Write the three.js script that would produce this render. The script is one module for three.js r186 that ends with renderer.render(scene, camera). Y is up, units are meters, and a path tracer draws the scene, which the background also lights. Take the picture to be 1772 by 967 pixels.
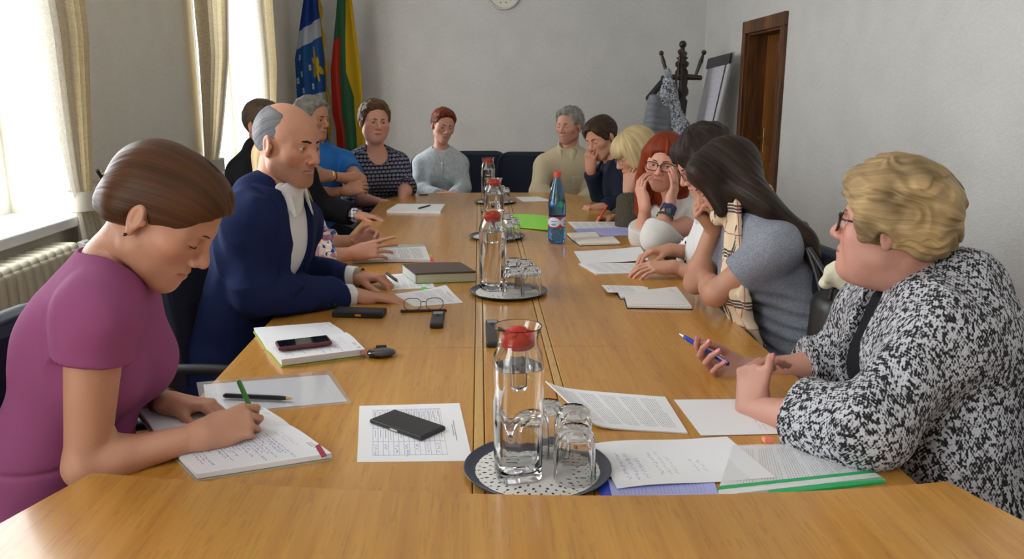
import * as THREE from 'three';
import { RoundedBoxGeometry } from 'three/addons/geometries/RoundedBoxGeometry.js';
import { mergeGeometries } from 'three/addons/utils/BufferGeometryUtils.js';
import { RectAreaLightUniformsLib } from 'three/addons/lights/RectAreaLightUniformsLib.js';

// ------------------------------------------------------------------ camera, sky, window light, exposure
const W = 1772, H = 967, FOCAL = 1420, EYE = 1.40, VP = [829, 163];
const scene = new THREE.Scene();
const camera = new THREE.PerspectiveCamera(2 * Math.atan(H / 2 / FOCAL) * 180 / Math.PI, W / H, 0.05, 60);
const DZ = new THREE.Vector3(VP[0] - W / 2, H / 2 - VP[1], -FOCAL).normalize();      // world -z seen from the camera
const UPC = new THREE.Vector3(0, -DZ.z, DZ.y).normalize();
const ZC = DZ.clone().negate(), XC = new THREE.Vector3().crossVectors(UPC, ZC);
const TOWORLD = new THREE.Matrix4().set(XC.x, XC.y, XC.z, 0, UPC.x, UPC.y, UPC.z, 0, ZC.x, ZC.y, ZC.z, 0, 0, 0, 0, 1);
camera.quaternion.setFromRotationMatrix(TOWORLD);
camera.position.set(0, EYE, 0);
const renderer = new THREE.WebGLRenderer({ antialias: true });
renderer.toneMapping = THREE.LinearToneMapping;
renderer.toneMappingExposure = 0.86;
renderer.shadowMap.enabled = true;
RectAreaLightUniformsLib.init();
scene.background = new THREE.Color(0.93, 0.97, 1.0);
scene.backgroundIntensity = 4.0;
const XL = -1.83, XR = 2.25, ZB = -8.4, ZF = 2.6, CEIL = 3.15, SILL = 0.88;
const WINDOWS = [[-2.05, -3.74], [-5.56, -7.22], [1.45, -0.25]];
const WTOP = 2.78;
function daylight([z0, z1], power) {
  const l = new THREE.RectAreaLight(new THREE.Color(0.93, 0.97, 1.0), power, Math.abs(z1 - z0), WTOP - SILL);
  l.position.set(XL - 0.30, (WTOP + SILL) / 2, (z0 + z1) / 2);
  l.lookAt(XL + 5, (WTOP + SILL) / 2, (z0 + z1) / 2);
  l.name = 'window_daylight';
  scene.add(l);
}
for (const w of WINDOWS) daylight(w, 7);

// ------------------------------------------------------------------ helpers
const V = (x, y, z) => new THREE.Vector3(x, y, z);
const ray = (px, py) => V(px - W / 2, H / 2 - py, -FOCAL).applyMatrix4(TOWORLD);
const atY = (px, py, y) => { const r = ray(px, py), t = (y - EYE) / r.y; return V(r.x * t, y, r.z * t); };
const atZ = (px, py, z) => { const r = ray(px, py), t = z / r.z; return V(r.x * t, EYE + r.y * t, z); };
const atX = (px, py, x) => { const r = ray(px, py), t = x / r.x; return V(x, EYE + r.y * t, r.z * t); };
let seed = 7;
const rnd = () => { seed = (seed + 0x6d2b79f5) | 0; let t = Math.imul(seed ^ (seed >>> 15), 1 | seed); t = (t + Math.imul(t ^ (t >>> 7), 61 | t)) ^ t; return ((t ^ (t >>> 14)) >>> 0) / 4294967296; };
const clamp = (x, a, b) => Math.min(b, Math.max(a, x)), mixn = (a, b, t) => a + (b - a) * t;
const sst = (a, b, x) => { const t = clamp((x - a) / (b - a), 0, 1); return t * t * (3 - 2 * t); };
const used = new Map();
function numbered(name) { const n = used.get(name) ?? 0; used.set(name, n + 1); return n ? name + '_' + String(n).padStart(3, '0') : name; }
function mesh(name, geo, mat, parent) {
  const m = new THREE.Mesh(geo, mat); m.name = name; m.castShadow = m.receiveShadow = true;
  if (parent) parent.add(m);
  return m;
}
function thing(name, label, category, pos = [0, 0, 0], turn = 0, group) {
  const o = new THREE.Group(); o.name = numbered(name); o.position.set(...pos); o.rotation.y = turn;
  o.userData = { label, category }; if (group) o.userData.group = group;
  scene.add(o); return o;
}
function solo(name, geo, mat, label, category, pos = [0, 0, 0], turn = 0, group) {
  const o = mesh(numbered(name), geo, mat); o.position.set(...pos); o.rotation.y = turn;
  o.userData = { label, category }; if (group) o.userData.group = group;
  scene.add(o); return o;
}
function struct(name, geo, mat) { const o = mesh(name, geo, mat, scene); o.userData = { kind: 'structure', label: name.replace(/_/g, ' '), category: name.split('_')[0] }; return o; }
function dup(root, pos, turn, label, group) {
  const r = root.clone(); r.name = numbered(root.name.replace(/_\d{3}$/, '')); r.position.set(...pos); r.rotation.y = turn;
  r.userData = { ...root.userData }; if (label) r.userData.label = label; if (group) r.userData.group = group;
  scene.add(r); return r;
}
// a box with uv in metres, from its two corners
function bx(x0, x1, y0, y1, z0, z1) {
  const g = new THREE.BoxGeometry(Math.abs(x1 - x0), Math.abs(y1 - y0), Math.abs(z1 - z0)); g.translate((x0 + x1) / 2, (y0 + y1) / 2, (z0 + z1) / 2);
  return boxUV(g);
}
function rbx(x0, x1, y0, y1, z0, z1, r = 0.004, seg = 2) {
  const g = new RoundedBoxGeometry(Math.abs(x1 - x0), Math.abs(y1 - y0), Math.abs(z1 - z0), seg, r); g.translate((x0 + x1) / 2, (y0 + y1) / 2, (z0 + z1) / 2);
  return boxUV(g);
}
// uv in metres by the dominant axis of each face; u runs along z on level faces when along = 'z'
function boxUV(geo, along = 'x') {
  const g = geo.index ? geo.toNonIndexed() : geo, p = g.attributes.position, uv = new Float32Array(p.count * 2);
  for (let i = 0; i < p.count; i += 3) {
    const ax = p.getX(i), ay = p.getY(i), az = p.getZ(i), bxx = p.getX(i + 1) - ax, by = p.getY(i + 1) - ay, bz = p.getZ(i + 1) - az;
    const cx = p.getX(i + 2) - ax, cy = p.getY(i + 2) - ay, cz = p.getZ(i + 2) - az;
    const nx = Math.abs(by * cz - bz * cy), ny = Math.abs(bz * cx - bxx * cz), nz = Math.abs(bxx * cy - by * cx);
    for (let k = i; k < i + 3; k++) {
      const x = p.getX(k), y = p.getY(k), z = p.getZ(k);
      let u, v;
      if (ny >= nx && ny >= nz) [u, v] = along === 'z' ? [z, x] : [x, z];
      else if (nx >= nz) [u, v] = along === 'y' ? [y, z] : [z, y];
      else [u, v] = along === 'y' ? [y, x] : [x, y];
      uv[2 * k] = u; uv[2 * k + 1] = v;
    }
  }
  g.setAttribute('uv', new THREE.BufferAttribute(uv, 2));
  return g;
}
const merged = (...gs) => mergeGeometries(gs.flat().map((g) => { const n = g.index ? g.toNonIndexed() : g; for (const k of Object.keys(n.attributes)) if (!['position', 'normal', 'uv'].includes(k)) n.deleteAttribute(k); return n; }));
const tube = (pts, r, seg = 24, rad = 8, closed = false) => new THREE.TubeGeometry(new THREE.CatmullRomCurve3(pts.map((p) => Array.isArray(p) ? V(...p) : p), closed, 'centripetal'), seg, r, rad, closed);
const lathe = (pts, n = 40) => new THREE.LatheGeometry(pts.map(([r, y]) => new THREE.Vector2(r, y)), n);
function bar(a, b, r0, r1 = r0, n = 10) {
  const A = Array.isArray(a) ? V(...a) : a, B = Array.isArray(b) ? V(...b) : b, d = B.clone().sub(A), g = new THREE.CylinderGeometry(r1, r0, d.length(), n);
  g.translate(0, d.length() / 2, 0); g.applyQuaternion(new THREE.Quaternion().setFromUnitVectors(V(0, 1, 0), d.normalize())); g.translate(A.x, A.y, A.z);
  return g;
}

// ------------------------------------------------------------------ computed textures
const hash = (x, y, s = 0) => { let h = (x * 374761393 + y * 668265263 + s * 1442695041) | 0; h = Math.imul(h ^ (h >>> 13), 1274126177); return ((h ^ (h >>> 16)) >>> 0) / 4294967296; };
function vnoise(x, y, px, py, s) {                                    // tiling value noise, period px, py
  const xi = Math.floor(x), yi = Math.floor(y), fx = x - xi, fy = y - yi, u = fx * fx * (3 - 2 * fx), v = fy * fy * (3 - 2 * fy);
  const w = (i, p) => ((i % p) + p) % p, a = hash(w(xi, px), w(yi, py), s), b = hash(w(xi + 1, px), w(yi, py), s), c = hash(w(xi, px), w(yi + 1, py), s), d = hash(w(xi + 1, px), w(yi + 1, py), s);
  return a + (b - a) * u + (c - a) * v + (a - b - c + d) * u * v;
}
function tex(w, h, fn, { srgb = true, repeat } = {}) {                // fn(u, v) -> [r, g, b] 0..1
  const d = new Uint8Array(w * h * 4);
  for (let j = 0; j < h; j++) for (let i = 0; i < w; i++) {
    const c = fn(i / w, j / h), k = (j * w + i) * 4;
    d[k] = clamp(c[0], 0, 1) * 255; d[k + 1] = clamp(c[1], 0, 1) * 255; d[k + 2] = clamp(c[2], 0, 1) * 255; d[k + 3] = 255;
  }
  const t = new THREE.DataTexture(d, w, h); t.wrapS = t.wrapT = THREE.RepeatWrapping; t.magFilter = THREE.LinearFilter; t.minFilter = THREE.LinearMipmapLinearFilter; t.generateMipmaps = true;
  if (srgb) t.colorSpace = THREE.SRGBColorSpace;
  if (repeat) t.repeat.set(...repeat);
  t.needsUpdate = true; return t;
}
const grey = (w, h, fn, repeat) => tex(w, h, (u, v) => { const g = fn(u, v); return [g, g, g]; }, { srgb: false, repeat });
function canvasTex(w, h, draw) {
  const c = document.createElement('canvas'); c.width = w; c.height = h; const x = c.getContext('2d'); draw(x, w, h);
  const t = new THREE.CanvasTexture(c); t.colorSpace = THREE.SRGBColorSpace; t.wrapS = t.wrapT = THREE.RepeatWrapping; return t;
}
const std = (color, roughness = 0.7, more = {}) => new THREE.MeshStandardMaterial({ color, roughness, metalness: 0, ...more });
const phys = (color, roughness = 0.7, more = {}) => new THREE.MeshPhysicalMaterial({ color, roughness, metalness: 0, ...more });
const lin = (r, g, b) => new THREE.Color().setRGB(r, g, b);

const woodMap = (base, dark, light, s) => tex(1024, 512, (u, v) => {     // grain runs along u (one tile = 1.6 m x 0.8 m)
  const wv = 0.35 * vnoise(u * 3, v * 5, 3, 5, s) + 0.012 * Math.sin(u * 12.566);
  const a = vnoise(u * 5, (v + wv * 0.06) * 64, 5, 64, s + 1), b = vnoise(u * 14, v * 190, 14, 190, s + 2), c = vnoise(u * 40, v * 256, 40, 256, s + 3), big = vnoise(u * 2, v * 9, 2, 9, s + 4);
  const t = 0.45 * a + 0.25 * b + 0.3 * big, pore = c > 0.78 ? 0.07 : 0;
  return [0, 1, 2].map((k) => (t < 0.5 ? mixn(dark[k], base[k], t * 2) : mixn(base[k], light[k], t * 2 - 1)) - pore * base[k]);
});
const M = {};
M.woodTex = woodMap([0.775, 0.550, 0.225], [0.700, 0.470, 0.165], [0.835, 0.620, 0.285], 11); M.woodTex.repeat.set(1 / 1.6, 1 / 0.8);
M.woodBump = grey(512, 512, (u, v) => 0.5 + 0.35 * (vnoise(u * 10, v * 200, 10, 200, 5) - 0.5) + 0.15 * (vnoise(u * 60, v * 256, 60, 256, 6) - 0.5)); M.woodBump.repeat.set(1 / 0.8, 1 / 0.8);
M.table = phys(0xffffff, 0.36, { map: M.woodTex, bumpMap: M.woodBump, bumpScale: 0.00015, clearcoat: 0.6, clearcoatRoughness: 0.16 });
M.bandTex = woodMap([0.80, 0.62, 0.33], [0.76, 0.57, 0.29], [0.84, 0.67, 0.38], 17); M.bandTex.repeat.set(1 / 1.6, 1 / 0.8);
M.tableEdge = phys(0xffffff, 0.36, { map: M.bandTex, clearcoat: 0.6, clearcoatRoughness: 0.16 });
M.metalDark = std(lin(0.012, 0.013, 0.016), 0.38);
M.wallBump = grey(512, 512, (u, v) => 0.55 * vnoise(u * 46, v * 128, 46, 128, 21) + 0.3 * vnoise(u * 128, v * 40, 128, 40, 22) + 0.15 * vnoise(u * 200, v * 200, 200, 200, 23)); M.wallBump.repeat.set(1 / 0.6, 1 / 0.6);
M.wallTex = tex(512, 512, (u, v) => { const n = 0.955 + 0.03 * (vnoise(u * 60, v * 150, 60, 150, 31) - 0.5) + 0.03 * (vnoise(u * 6, v * 6, 6, 6, 32) - 0.5); return [n, n, n * 0.995]; }); M.wallTex.repeat.set(1 / 0.9, 1 / 0.9);
M.wall = std(lin(0.80, 0.80, 0.785), 0.85, { map: M.wallTex, bumpMap: M.wallBump, bumpScale: 0.0022 });
M.wallSmooth = std(lin(0.90, 0.86, 0.74), 0.85, { map: M.wallTex });
M.ceiling = std(lin(0.86, 0.86, 0.85), 0.9);
M.white = std(lin(0.80, 0.80, 0.79), 0.45);
M.floorTex = woodMap([0.62, 0.42, 0.22], [0.50, 0.32, 0.15], [0.70, 0.50, 0.28], 51); M.floorTex.repeat.set(1 / 1.2, 1 / 0.4);
M.floor = std(0xffffff, 0.45, { map: M.floorTex });
// ================================================================== the room
{
  // left wall with window openings, thickness 0.38 m outwards
  const x0 = XL - 0.38, parts = [];
  const ws = [...WINDOWS].map(([a, b]) => [Math.max(a, b), Math.min(a, b)]).sort((p, q) => q[0] - p[0]);   // from the front backwards
  let z = ZF;
  for (const [hi, lo] of ws) { parts.push(bx(x0, XL, 0, CEIL, z, hi)); parts.push(bx(x0, XL, 0, SILL - 0.045, hi, lo)); parts.push(bx(x0, XL, WTOP, CEIL, hi, lo)); z = lo; }
  parts.push(bx(x0, XL, 0, CEIL, z, ZB));
  struct('wall_left', merged(parts), M.wallSmooth);
  // right wall with the door opening
  const d0 = -6.21, d1 = -7.06, dt = 1.905, xr = XR + 0.25;
  struct('wall_right', merged(bx(XR, xr, 0, CEIL, ZF, d0), bx(XR, xr, dt, CEIL, d0, d1), bx(XR, xr, 0, CEIL, d1, ZB)), M.wall);
  struct('wall_back', bx(x0, xr, 0, CEIL, ZB - 0.25, ZB), M.wall);
  struct('wall_front', bx(x0, xr, 0, CEIL, ZF, ZF + 0.25), M.wall);
  struct('ceiling', bx(x0, xr, CEIL, CEIL + 0.2, ZF + 0.25, ZB - 0.25), M.ceiling);
  // floor of parquet strips
  const fl = struct('floor', bx(x0, xr, -0.2, -0.012, ZF + 0.25, ZB - 0.25), std(lin(0.05, 0.03, 0.015), 0.9));
  const mats = [0.92, 1, 1.08].map((k) => { const m = M.floor.clone(); m.color = lin(k, k, k); return m; });
  const strip = [0.6, 0.45].map((l) => boxUV(new THREE.BoxGeometry(l - 0.003, 0.012, 0.097), 'x'));
  let n = 0;
  for (let k = 0, x = XL + 0.3; x < -0.55 && n < 280; x += 0.6, k++) for (let zz = -1.2; zz > -4.2; zz -= 0.1) { const m = mesh('plank', strip[0], mats[(n * 7 + k) % 3], fl); m.position.set(x, -0.006, zz); n++; }
  const rest = [];
  for (let x = XL + 0.3, k = 0; x < XR + 0.3; x += 0.6, k++) for (let zz = ZF - 0.1; zz > ZB + 0.05; zz -= 0.1) {
    if (x < -0.55 && zz < -1.15 && zz > -4.25) continue;
    const g = strip[0].clone(); g.translate(x, -0.006, zz); rest.push(g);
  }
  const r = mesh('plank', mergeGeometries(rest), M.floor, fl); r.userData.kind = 'stuff';
  for (const [name, g] of [['baseboard_left', bx(XL, XL + 0.015, 0, 0.09, ZF, ZB)], ['baseboard_back', bx(XL, XR, 0, 0.09, ZB, ZB + 0.015)]]) struct(name, g, M.white);
  struct('baseboard_right', merged(bx(XR - 0.015, XR, 0, 0.09, ZF, d0 + 0.1), bx(XR - 0.015, XR, 0, 0.09, d1 - 0.1, ZB)), M.white);

  // windows: white frames with a mullion and a transom, panes, sills
  WINDOWS.forEach(([za, zb], i) => {
    const xo = XL - 0.34, xi = XL - 0.27, zm = (za + zb) / 2, f = 0.06, tr = 2.15;
    const w = new THREE.Group(); w.name = 'window_' + (i + 1); w.userData = { kind: 'structure', label: 'white framed window', category: 'window' }; scene.add(w);
    mesh('window_frame', merged(bx(xo, xi, SILL, WTOP, za, za - f), bx(xo, xi, SILL, WTOP, zb + f, zb), bx(xo, xi, SILL, SILL + f, za - f, zb + f), bx(xo, xi, WTOP - f, WTOP, za - f, zb + f), bx(xo, xi, SILL + f, WTOP - f, zm + f * 0.7, zm - f * 0.7), ...[[za - f, zm + f * 0.7], [zm - f * 0.7, zb + f]].map(([p, q]) => bx(xo, xi, tr - f / 2, tr + f / 2, p, q))), M.white, w);
    const glass = phys(0xffffff, 0.02, { transmission: 1, thickness: 0, ior: 1.5 });
    for (const [p, q] of [[za - f, zm + f * 0.7], [zm - f * 0.7, zb + f]]) for (const [b, t] of [[SILL + f, tr - f / 2], [tr + f / 2, WTOP - f]]) mesh('pane', bx(XL - 0.308, XL - 0.302, b, t, p, q), glass, w);
    mesh('window_sill', rbx(XL - 0.268, XL + 0.07, SILL - 0.045, SILL, Math.max(za, zb) + 0.03, Math.min(za, zb) - 0.02, 0.008), M.white, w);
  });

  // door: brown stained casing, dark recess and door leaf standing in the opening
  const dTex = tex(512, 1024, (u, v) => { const wv = vnoise(u * 3, v * 4, 3, 4, 61) * 0.12; const a = vnoise((u + wv) * 26, v * 5, 26, 5, 62), b = vnoise(u * 150, v * 10, 150, 10, 63), c = vnoise(u * 3, v * 3, 3, 3, 64); const t = 0.5 * a + 0.25 * b + 0.35 * c; return [mixn(0.27, 0.66, t), mixn(0.15, 0.42, t), mixn(0.05, 0.16, t)]; });
  dTex.repeat.set(1 / 0.5, 1 / 1.0);
  const leafM = phys(0xffffff, 0.35, { map: dTex, clearcoat: 0.4, clearcoatRoughness: 0.2 }), caseM = phys(lin(0.62, 0.62, 0.75), 0.55, { map: dTex });
  const door = new THREE.Group(); door.name = 'door_1'; door.userData = { kind: 'structure', label: 'dark brown wooden door in a brown casing on the right wall', category: 'door' }; scene.add(door);
  const cx = XR - 0.03, cw = 0.085;
  mesh('casing', merged(rbx(cx, XR + 0.01, 0, dt - 0.015, d0 + cw - 0.02, d0 - 0.015, 0.006), rbx(cx, XR + 0.01, 0, dt - 0.015, d1 + 0.015, d1 - cw + 0.02, 0.006), rbx(cx, XR + 0.01, dt - 0.015, dt + cw, d0 + cw - 0.02, d1 - cw + 0.02, 0.006)), caseM, door);
  mesh('jamb', merged(bx(XR, xr, 0, dt, d0, d0 - 0.03), bx(XR, xr, 0, dt, d1 + 0.03, d1), bx(XR, xr, dt - 0.03, dt, d0, d1)), caseM, door);
  const leaf = mesh('door_leaf', bx(XR + 0.16, XR + 0.205, 0.01, dt - 0.03, d0 - 0.03, d1 + 0.03), leafM, door);
  for (const [y0, y1] of [[0.12, 0.85], [0.98, 1.82]]) mesh('door_panel', rbx(XR + 0.148, XR + 0.165, y0, y1, d0 - 0.15, d1 + 0.15, 0.008), leafM, leaf);
  const brass = std(lin(0.55, 0.38, 0.12), 0.3, { metalness: 1 });
  mesh('handle', merged(rbx(XR + 0.148, XR + 0.162, 0.92, 1.12, d1 + 0.075, d1 + 0.115, 0.004), bar([XR + 0.16, 1.04, d1 + 0.095], [XR + 0.105, 1.04, d1 + 0.095], 0.009), bar([XR + 0.108, 1.04, d1 + 0.09], [XR + 0.108, 1.035, d1 + 0.21], 0.009, 0.007)), brass, leaf);
  struct('wall_hall', bx(xr, xr + 0.06, 0, CEIL, d0 + 0.6, d1 - 0.6), M.wall);

  // radiator of cast iron columns under the sill
  const ivory = std(lin(0.62, 0.57, 0.44), 0.4);
  const rad = thing('radiator', 'cream cast iron column radiator under the white window sill', 'radiator', [XL + 0.10, 0, 0]); rad.scale.y = 1.09;
  const col = merged(rbx(-0.065, -0.02, 0.12, 0.72, -0.026, 0.026, 0.02, 3), rbx(0.02, 0.065, 0.12, 0.72, -0.026, 0.026, 0.02, 3), rbx(-0.06, 0.06, 0.64, 0.735, -0.024, 0.024, 0.02, 3), rbx(-0.06, 0.06, 0.11, 0.18, -0.024, 0.024, 0.02, 3));
  for (let k = 0; k < 14; k++) { const c = mesh('column', col, ivory, rad); c.position.z = -3.42 + k * 0.062; }
  mesh('pipe', merged(bar([0, 0.68, -3.42], [0, 0.68, -2.6], 0.016), bar([0, 0.16, -3.42], [0, 0.16, -2.6], 0.016), bar([0, 0.68, -3.42], [0, 0.68, -3.72], 0.013), bar([0, 0.68, -3.72], [0, 0, -3.72], 0.013)), ivory, rad);
  const vp = [];
  for (let k = 0; k < 12; k++) { const a = k / 12 * Math.PI * 2, g = bar([Math.cos(a) * 0.019, Math.sin(a) * 0.019, 0], [Math.cos(a) * 0.021, Math.sin(a) * 0.021, 0.06], 0.0045, 0.0045, 6); vp.push(g); }
  const kn = mesh('thermostat_valve', merged(bar([0, 0, 0], [0, 0, 0.07], 0.019, 0.021, 20), vp), M.white, rad); kn.position.set(0.03, 0.70, -3.57);

  // curtains: pleated cloth gathered by a tie
  const cTex = tex(256, 256, (u, v) => { const n = 0.92 + 0.1 * (vnoise(u * 90, v * 20, 90, 20, 71) - 0.5) + 0.1 * (vnoise(u * 20, v * 90, 20, 90, 72) - 0.5); return [n, n, n]; }); cTex.repeat.set(4, 4);
  const gold = phys(lin(0.76, 0.65, 0.43), 0.9, { map: cTex, side: THREE.DoubleSide, transmission: 0.35, thickness: 0 }), pale = phys(lin(0.78, 0.73, 0.63), 0.9, { map: cTex, side: THREE.DoubleSide, transmission: 0.25, thickness: 0 });
  const cloth = (top, tie, bot, ytie, pleats, depth, x0c, wide = 0) => {                    // top/tie/bot: [zStart, zEnd]
    const nu = 120, nv = 60, pos = [], uv = [], idx = [];
    for (let j = 0; j <= nv; j++) {
      const y = mixn(CEIL - 0.12, 0.06, j / nv), up = y > ytie ? clamp((y - ytie) / (CEIL - 0.12 - ytie), 0, 1) : 0, dn = y < ytie ? clamp((ytie - y) / (ytie - 0.06), 0, 1) : 0;
      const e = Math.pow(up, 0.62), a = y > ytie ? mixn(tie[0], top[0], e) : mixn(tie[0], bot[0], Math.sqrt(dn)), b = y > ytie ? mixn(tie[1], top[1], e) : mixn(tie[1], bot[1], Math.sqrt(dn));
      const dp = depth * (0.35 + 0.65 * Math.min(1, Math.max(up, dn) * 3));
      for (let i = 0; i <= nu; i++) {
        const u = i / nu, ph = u * pleats * Math.PI * 2 + 0.5 * Math.sin(y * 2.3 + u * 5);
        pos.push(x0c + dp * (0.5 + 0.5 * Math.sin(ph)) + wide * (1 - Math.min(1, Math.max(up, dn) * 4)) * 0.4 * Math.sin(u * Math.PI), y, mixn(a, b, u) + 0.25 * dp * Math.cos(ph)); uv.push(u * 1.4, y);
      }
    }
    for (let j = 0; j < nv; j++) for (let i = 0; i < nu; i++) { const q = j * (nu + 1) + i; idx.push(q, q + nu + 1, q + 1, q + 1, q + nu + 1, q + nu + 2); }
    const g = new THREE.BufferGeometry(); g.setAttribute('position', new THREE.Float32BufferAttribute(pos, 3)); g.setAttribute('uv', new THREE.Float32BufferAttribute(uv, 2)); g.setIndex(idx); g.computeVertexNormals(); return g;
  };
  const curtain = (label, top, tie, bot, ytie, xc, liner) => {
    const t = thing('curtain', label, 'curtain', [0, 0, 0], 0);
    mesh('drape', cloth(top, tie, bot, ytie, 5, 0.09, xc), gold, t);
    mesh('lining', cloth(liner[0], liner[1], liner[2], ytie, 3, 0.07, xc + 0.015), pale, t);
    const za = Math.min(tie[0], liner[1][0], tie[1], liner[1][1]) - 0.03, zb2 = Math.max(tie[0], liner[1][0], tie[1], liner[1][1]) + 0.02, zc = (za + zb2) / 2, rz = (zb2 - za) / 2, ring = new THREE.CylinderGeometry(1, 1.0, 0.085, 40, 1, true);
    ring.scale(0.065, 1, rz); mesh('tie_band', ring, pale.clone(), t).position.set(xc + 0.035, ytie, zc);
    return t;
  };
  const c1 = curtain('gold curtain with pale lining tied back at the radiator window', [-3.44, -3.84], [-3.66, -3.79], [-3.60, -3.82], 0.945, XL + 0.05, [[-3.30, -3.56], [-3.62, -3.71], [-3.57, -3.76]]);
  const hook = mesh('hook', tube([[XL, 1.0, -3.92], [XL + 0.05, 1.01, -3.92], [XL + 0.07, 1.06, -3.92]], 0.007), std(lin(0.45, 0.36, 0.18), 0.4), c1);
  curtain('gold curtain tied back before the pier at the window nearest the flags', [-5.42, -6.12], [-5.40, -5.54], [-5.36, -5.62], 0.945, XL + 0.05, [[-6.02, -6.15], [-5.48, -5.57], [-5.46, -5.62]]);
  curtain('gold curtain hanging in the corner beside the blue flag', [-6.75, -7.20], [-7.05, -7.25], [-7.0, -7.28], 0.945, XL + 0.05, [[-6.62, -6.78], [-6.92, -7.08], [-6.9, -7.06]]);
}
// ================================================================== tables
const TX0 = -0.622, TX1 = 0.745, TY = 0.75, SEAMS = [-1.19, -2.07, -3.53, -5.03], TEND = -5.56, DESK_Y = 0.78;
{
  const top = (x0, x1, z0, z1) => boxUV(rbx(x0, x1, TY - 0.028, TY, z0, z1, 0.003), 'z');
  const legs = (t, x0, x1, z0, z1) => { for (const x of [x0 + 0.07, x1 - 0.07]) for (const z of [z0 - 0.08, z1 + 0.08]) mesh('leg', rbx(x - 0.025, x + 0.025, 0, TY - 0.028, z - 0.025, z + 0.025, 0.004), M.metalDark, t); };
  const names = ['nearest the carafe with the lace doily', 'in the middle of the row', 'before the far end piece'];
  for (let k = 0; k < 3; k++) for (const [x0, x1, side] of [[TX0, -0.017, 'window'], [0.187, TX1, 'door']]) {
    const t = thing('conference_table', `beech veneer meeting table on the ${side} side, ${names[k]}`, 'table', [0, 0, 0], 0, 'meeting tables');
    const z0 = SEAMS[k] - 0.001, z1 = SEAMS[k + 1] + 0.001;
    mesh('table_top', top(x0, x1, z0, z1), M.table, t);
    mesh('apron', bx(x0 + 0.08, x1 - 0.08, 0.35, TY - 0.03, side === 'window' ? x0 + 9 : 0, 0).translate(0, 0, 0), M.table, t).geometry = bx(x0 + 0.09, x1 - 0.09, 0.60, TY - 0.029, z0 - 0.05, z1 + 0.05);
    legs(t, x0, x1, z0, z1);
  }
  // middle board between the two rows with pale edge bands
  for (let k = 0; k < 3; k++) {
    const t = thing('centre_board', ['beech centre board under the carafe with the lace doily', 'beech centre board between the tables, under the second carafe', 'beech centre board between the tables, under the farther carafes'][k], 'table board', [0, 0, 0], 0, 'centre boards');
    const z0 = SEAMS[k] - 0.001, z1 = SEAMS[k + 1] + 0.001;
    mesh('board', top(0.0055, 0.1665, z0, z1), M.table, t);
    for (const [a, b] of [[-0.0155, 0.004], [0.168, 0.1855]]) mesh('edge_band', boxUV(rbx(a, b, TY - 0.026, TY + 0.0005, z0, z1, 0.002), 'z'), M.tableEdge, t);
    mesh('support', bx(0.01, 0.16, 0, TY - 0.028, z0 - 0.3, z0 - 0.33), M.metalDark, t);
  }
  // far end piece with cut corners
  const e = thing('conference_table', 'beech end table with cut corners closing the far end', 'table');
  const sh = new THREE.Shape(); [[TX0, 5.03], [TX0, 5.22], [-0.46, 5.50], [-0.40, 5.53], [0.05, TEND * -1], [0.50, 5.54], [0.585, 5.50], [TX1, 5.22], [TX1, 5.03]].forEach(([x, z], i) => i ? sh.lineTo(x, z) : sh.moveTo(x, z));
  const eg = new THREE.ExtrudeGeometry(sh, { depth: 0.026, bevelEnabled: true, bevelSize: 0.001, bevelThickness: 0.001, bevelSegments: 1 }); eg.rotateX(-Math.PI / 2); eg.translate(0, TY - 0.027, 0);
  mesh('table_top', boxUV(eg, 'z'), M.table, e); legs(e, TX0 + 0.15, TX1 - 0.15, -5.04, -5.5);
  // head desk, 3 cm higher, with a shallow curved far edge
  const d = thing('head_desk', 'wide beech head desk standing across the near end', 'desk');
  const s2 = new THREE.Shape(), c0 = [-0.655, 1.300], c1 = [0.762, 1.212], mid = [0.11, 1.190];
  s2.moveTo(-0.655, 1.300); 
  for (let k = 1; k <= 24; k++) { const u = k / 24, b = (1 - u) * (1 - u), m = 2 * u * (1 - u), q = u * u; s2.lineTo(b * c0[0] + m * 0.17 + q * c1[0], b * c0[1] + m * 1.125 + q * c1[1]); }
  s2.lineTo(0.945, 0.66); s2.lineTo(0.945, 0.40); s2.lineTo(-0.90, 0.40); s2.lineTo(-0.90, 0.62);
  const dg = new THREE.ExtrudeGeometry(s2, { depth: 0.026, bevelEnabled: true, bevelSize: 0.0015, bevelThickness: 0.0015, bevelSegments: 2, curveSegments: 24 }); dg.rotateX(-Math.PI / 2); dg.translate(0, DESK_Y - 0.0275, 0);
  mesh('desk_top', boxUV(dg, 'z'), M.table, d);
  mesh('modesty_panel', bx(-0.55, 0.62, 0.25, DESK_Y - 0.03, -0.98, -1.0), M.table, d);
  for (const x of [-0.62, 0.70]) mesh('side_panel', bx(x - 0.013, x + 0.013, 0, DESK_Y - 0.03, -0.45, -1.0), M.table, d);
}
// ================================================================== things on the table
const T_ = (px, py, y = TY) => atY(px, py, y);
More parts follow.
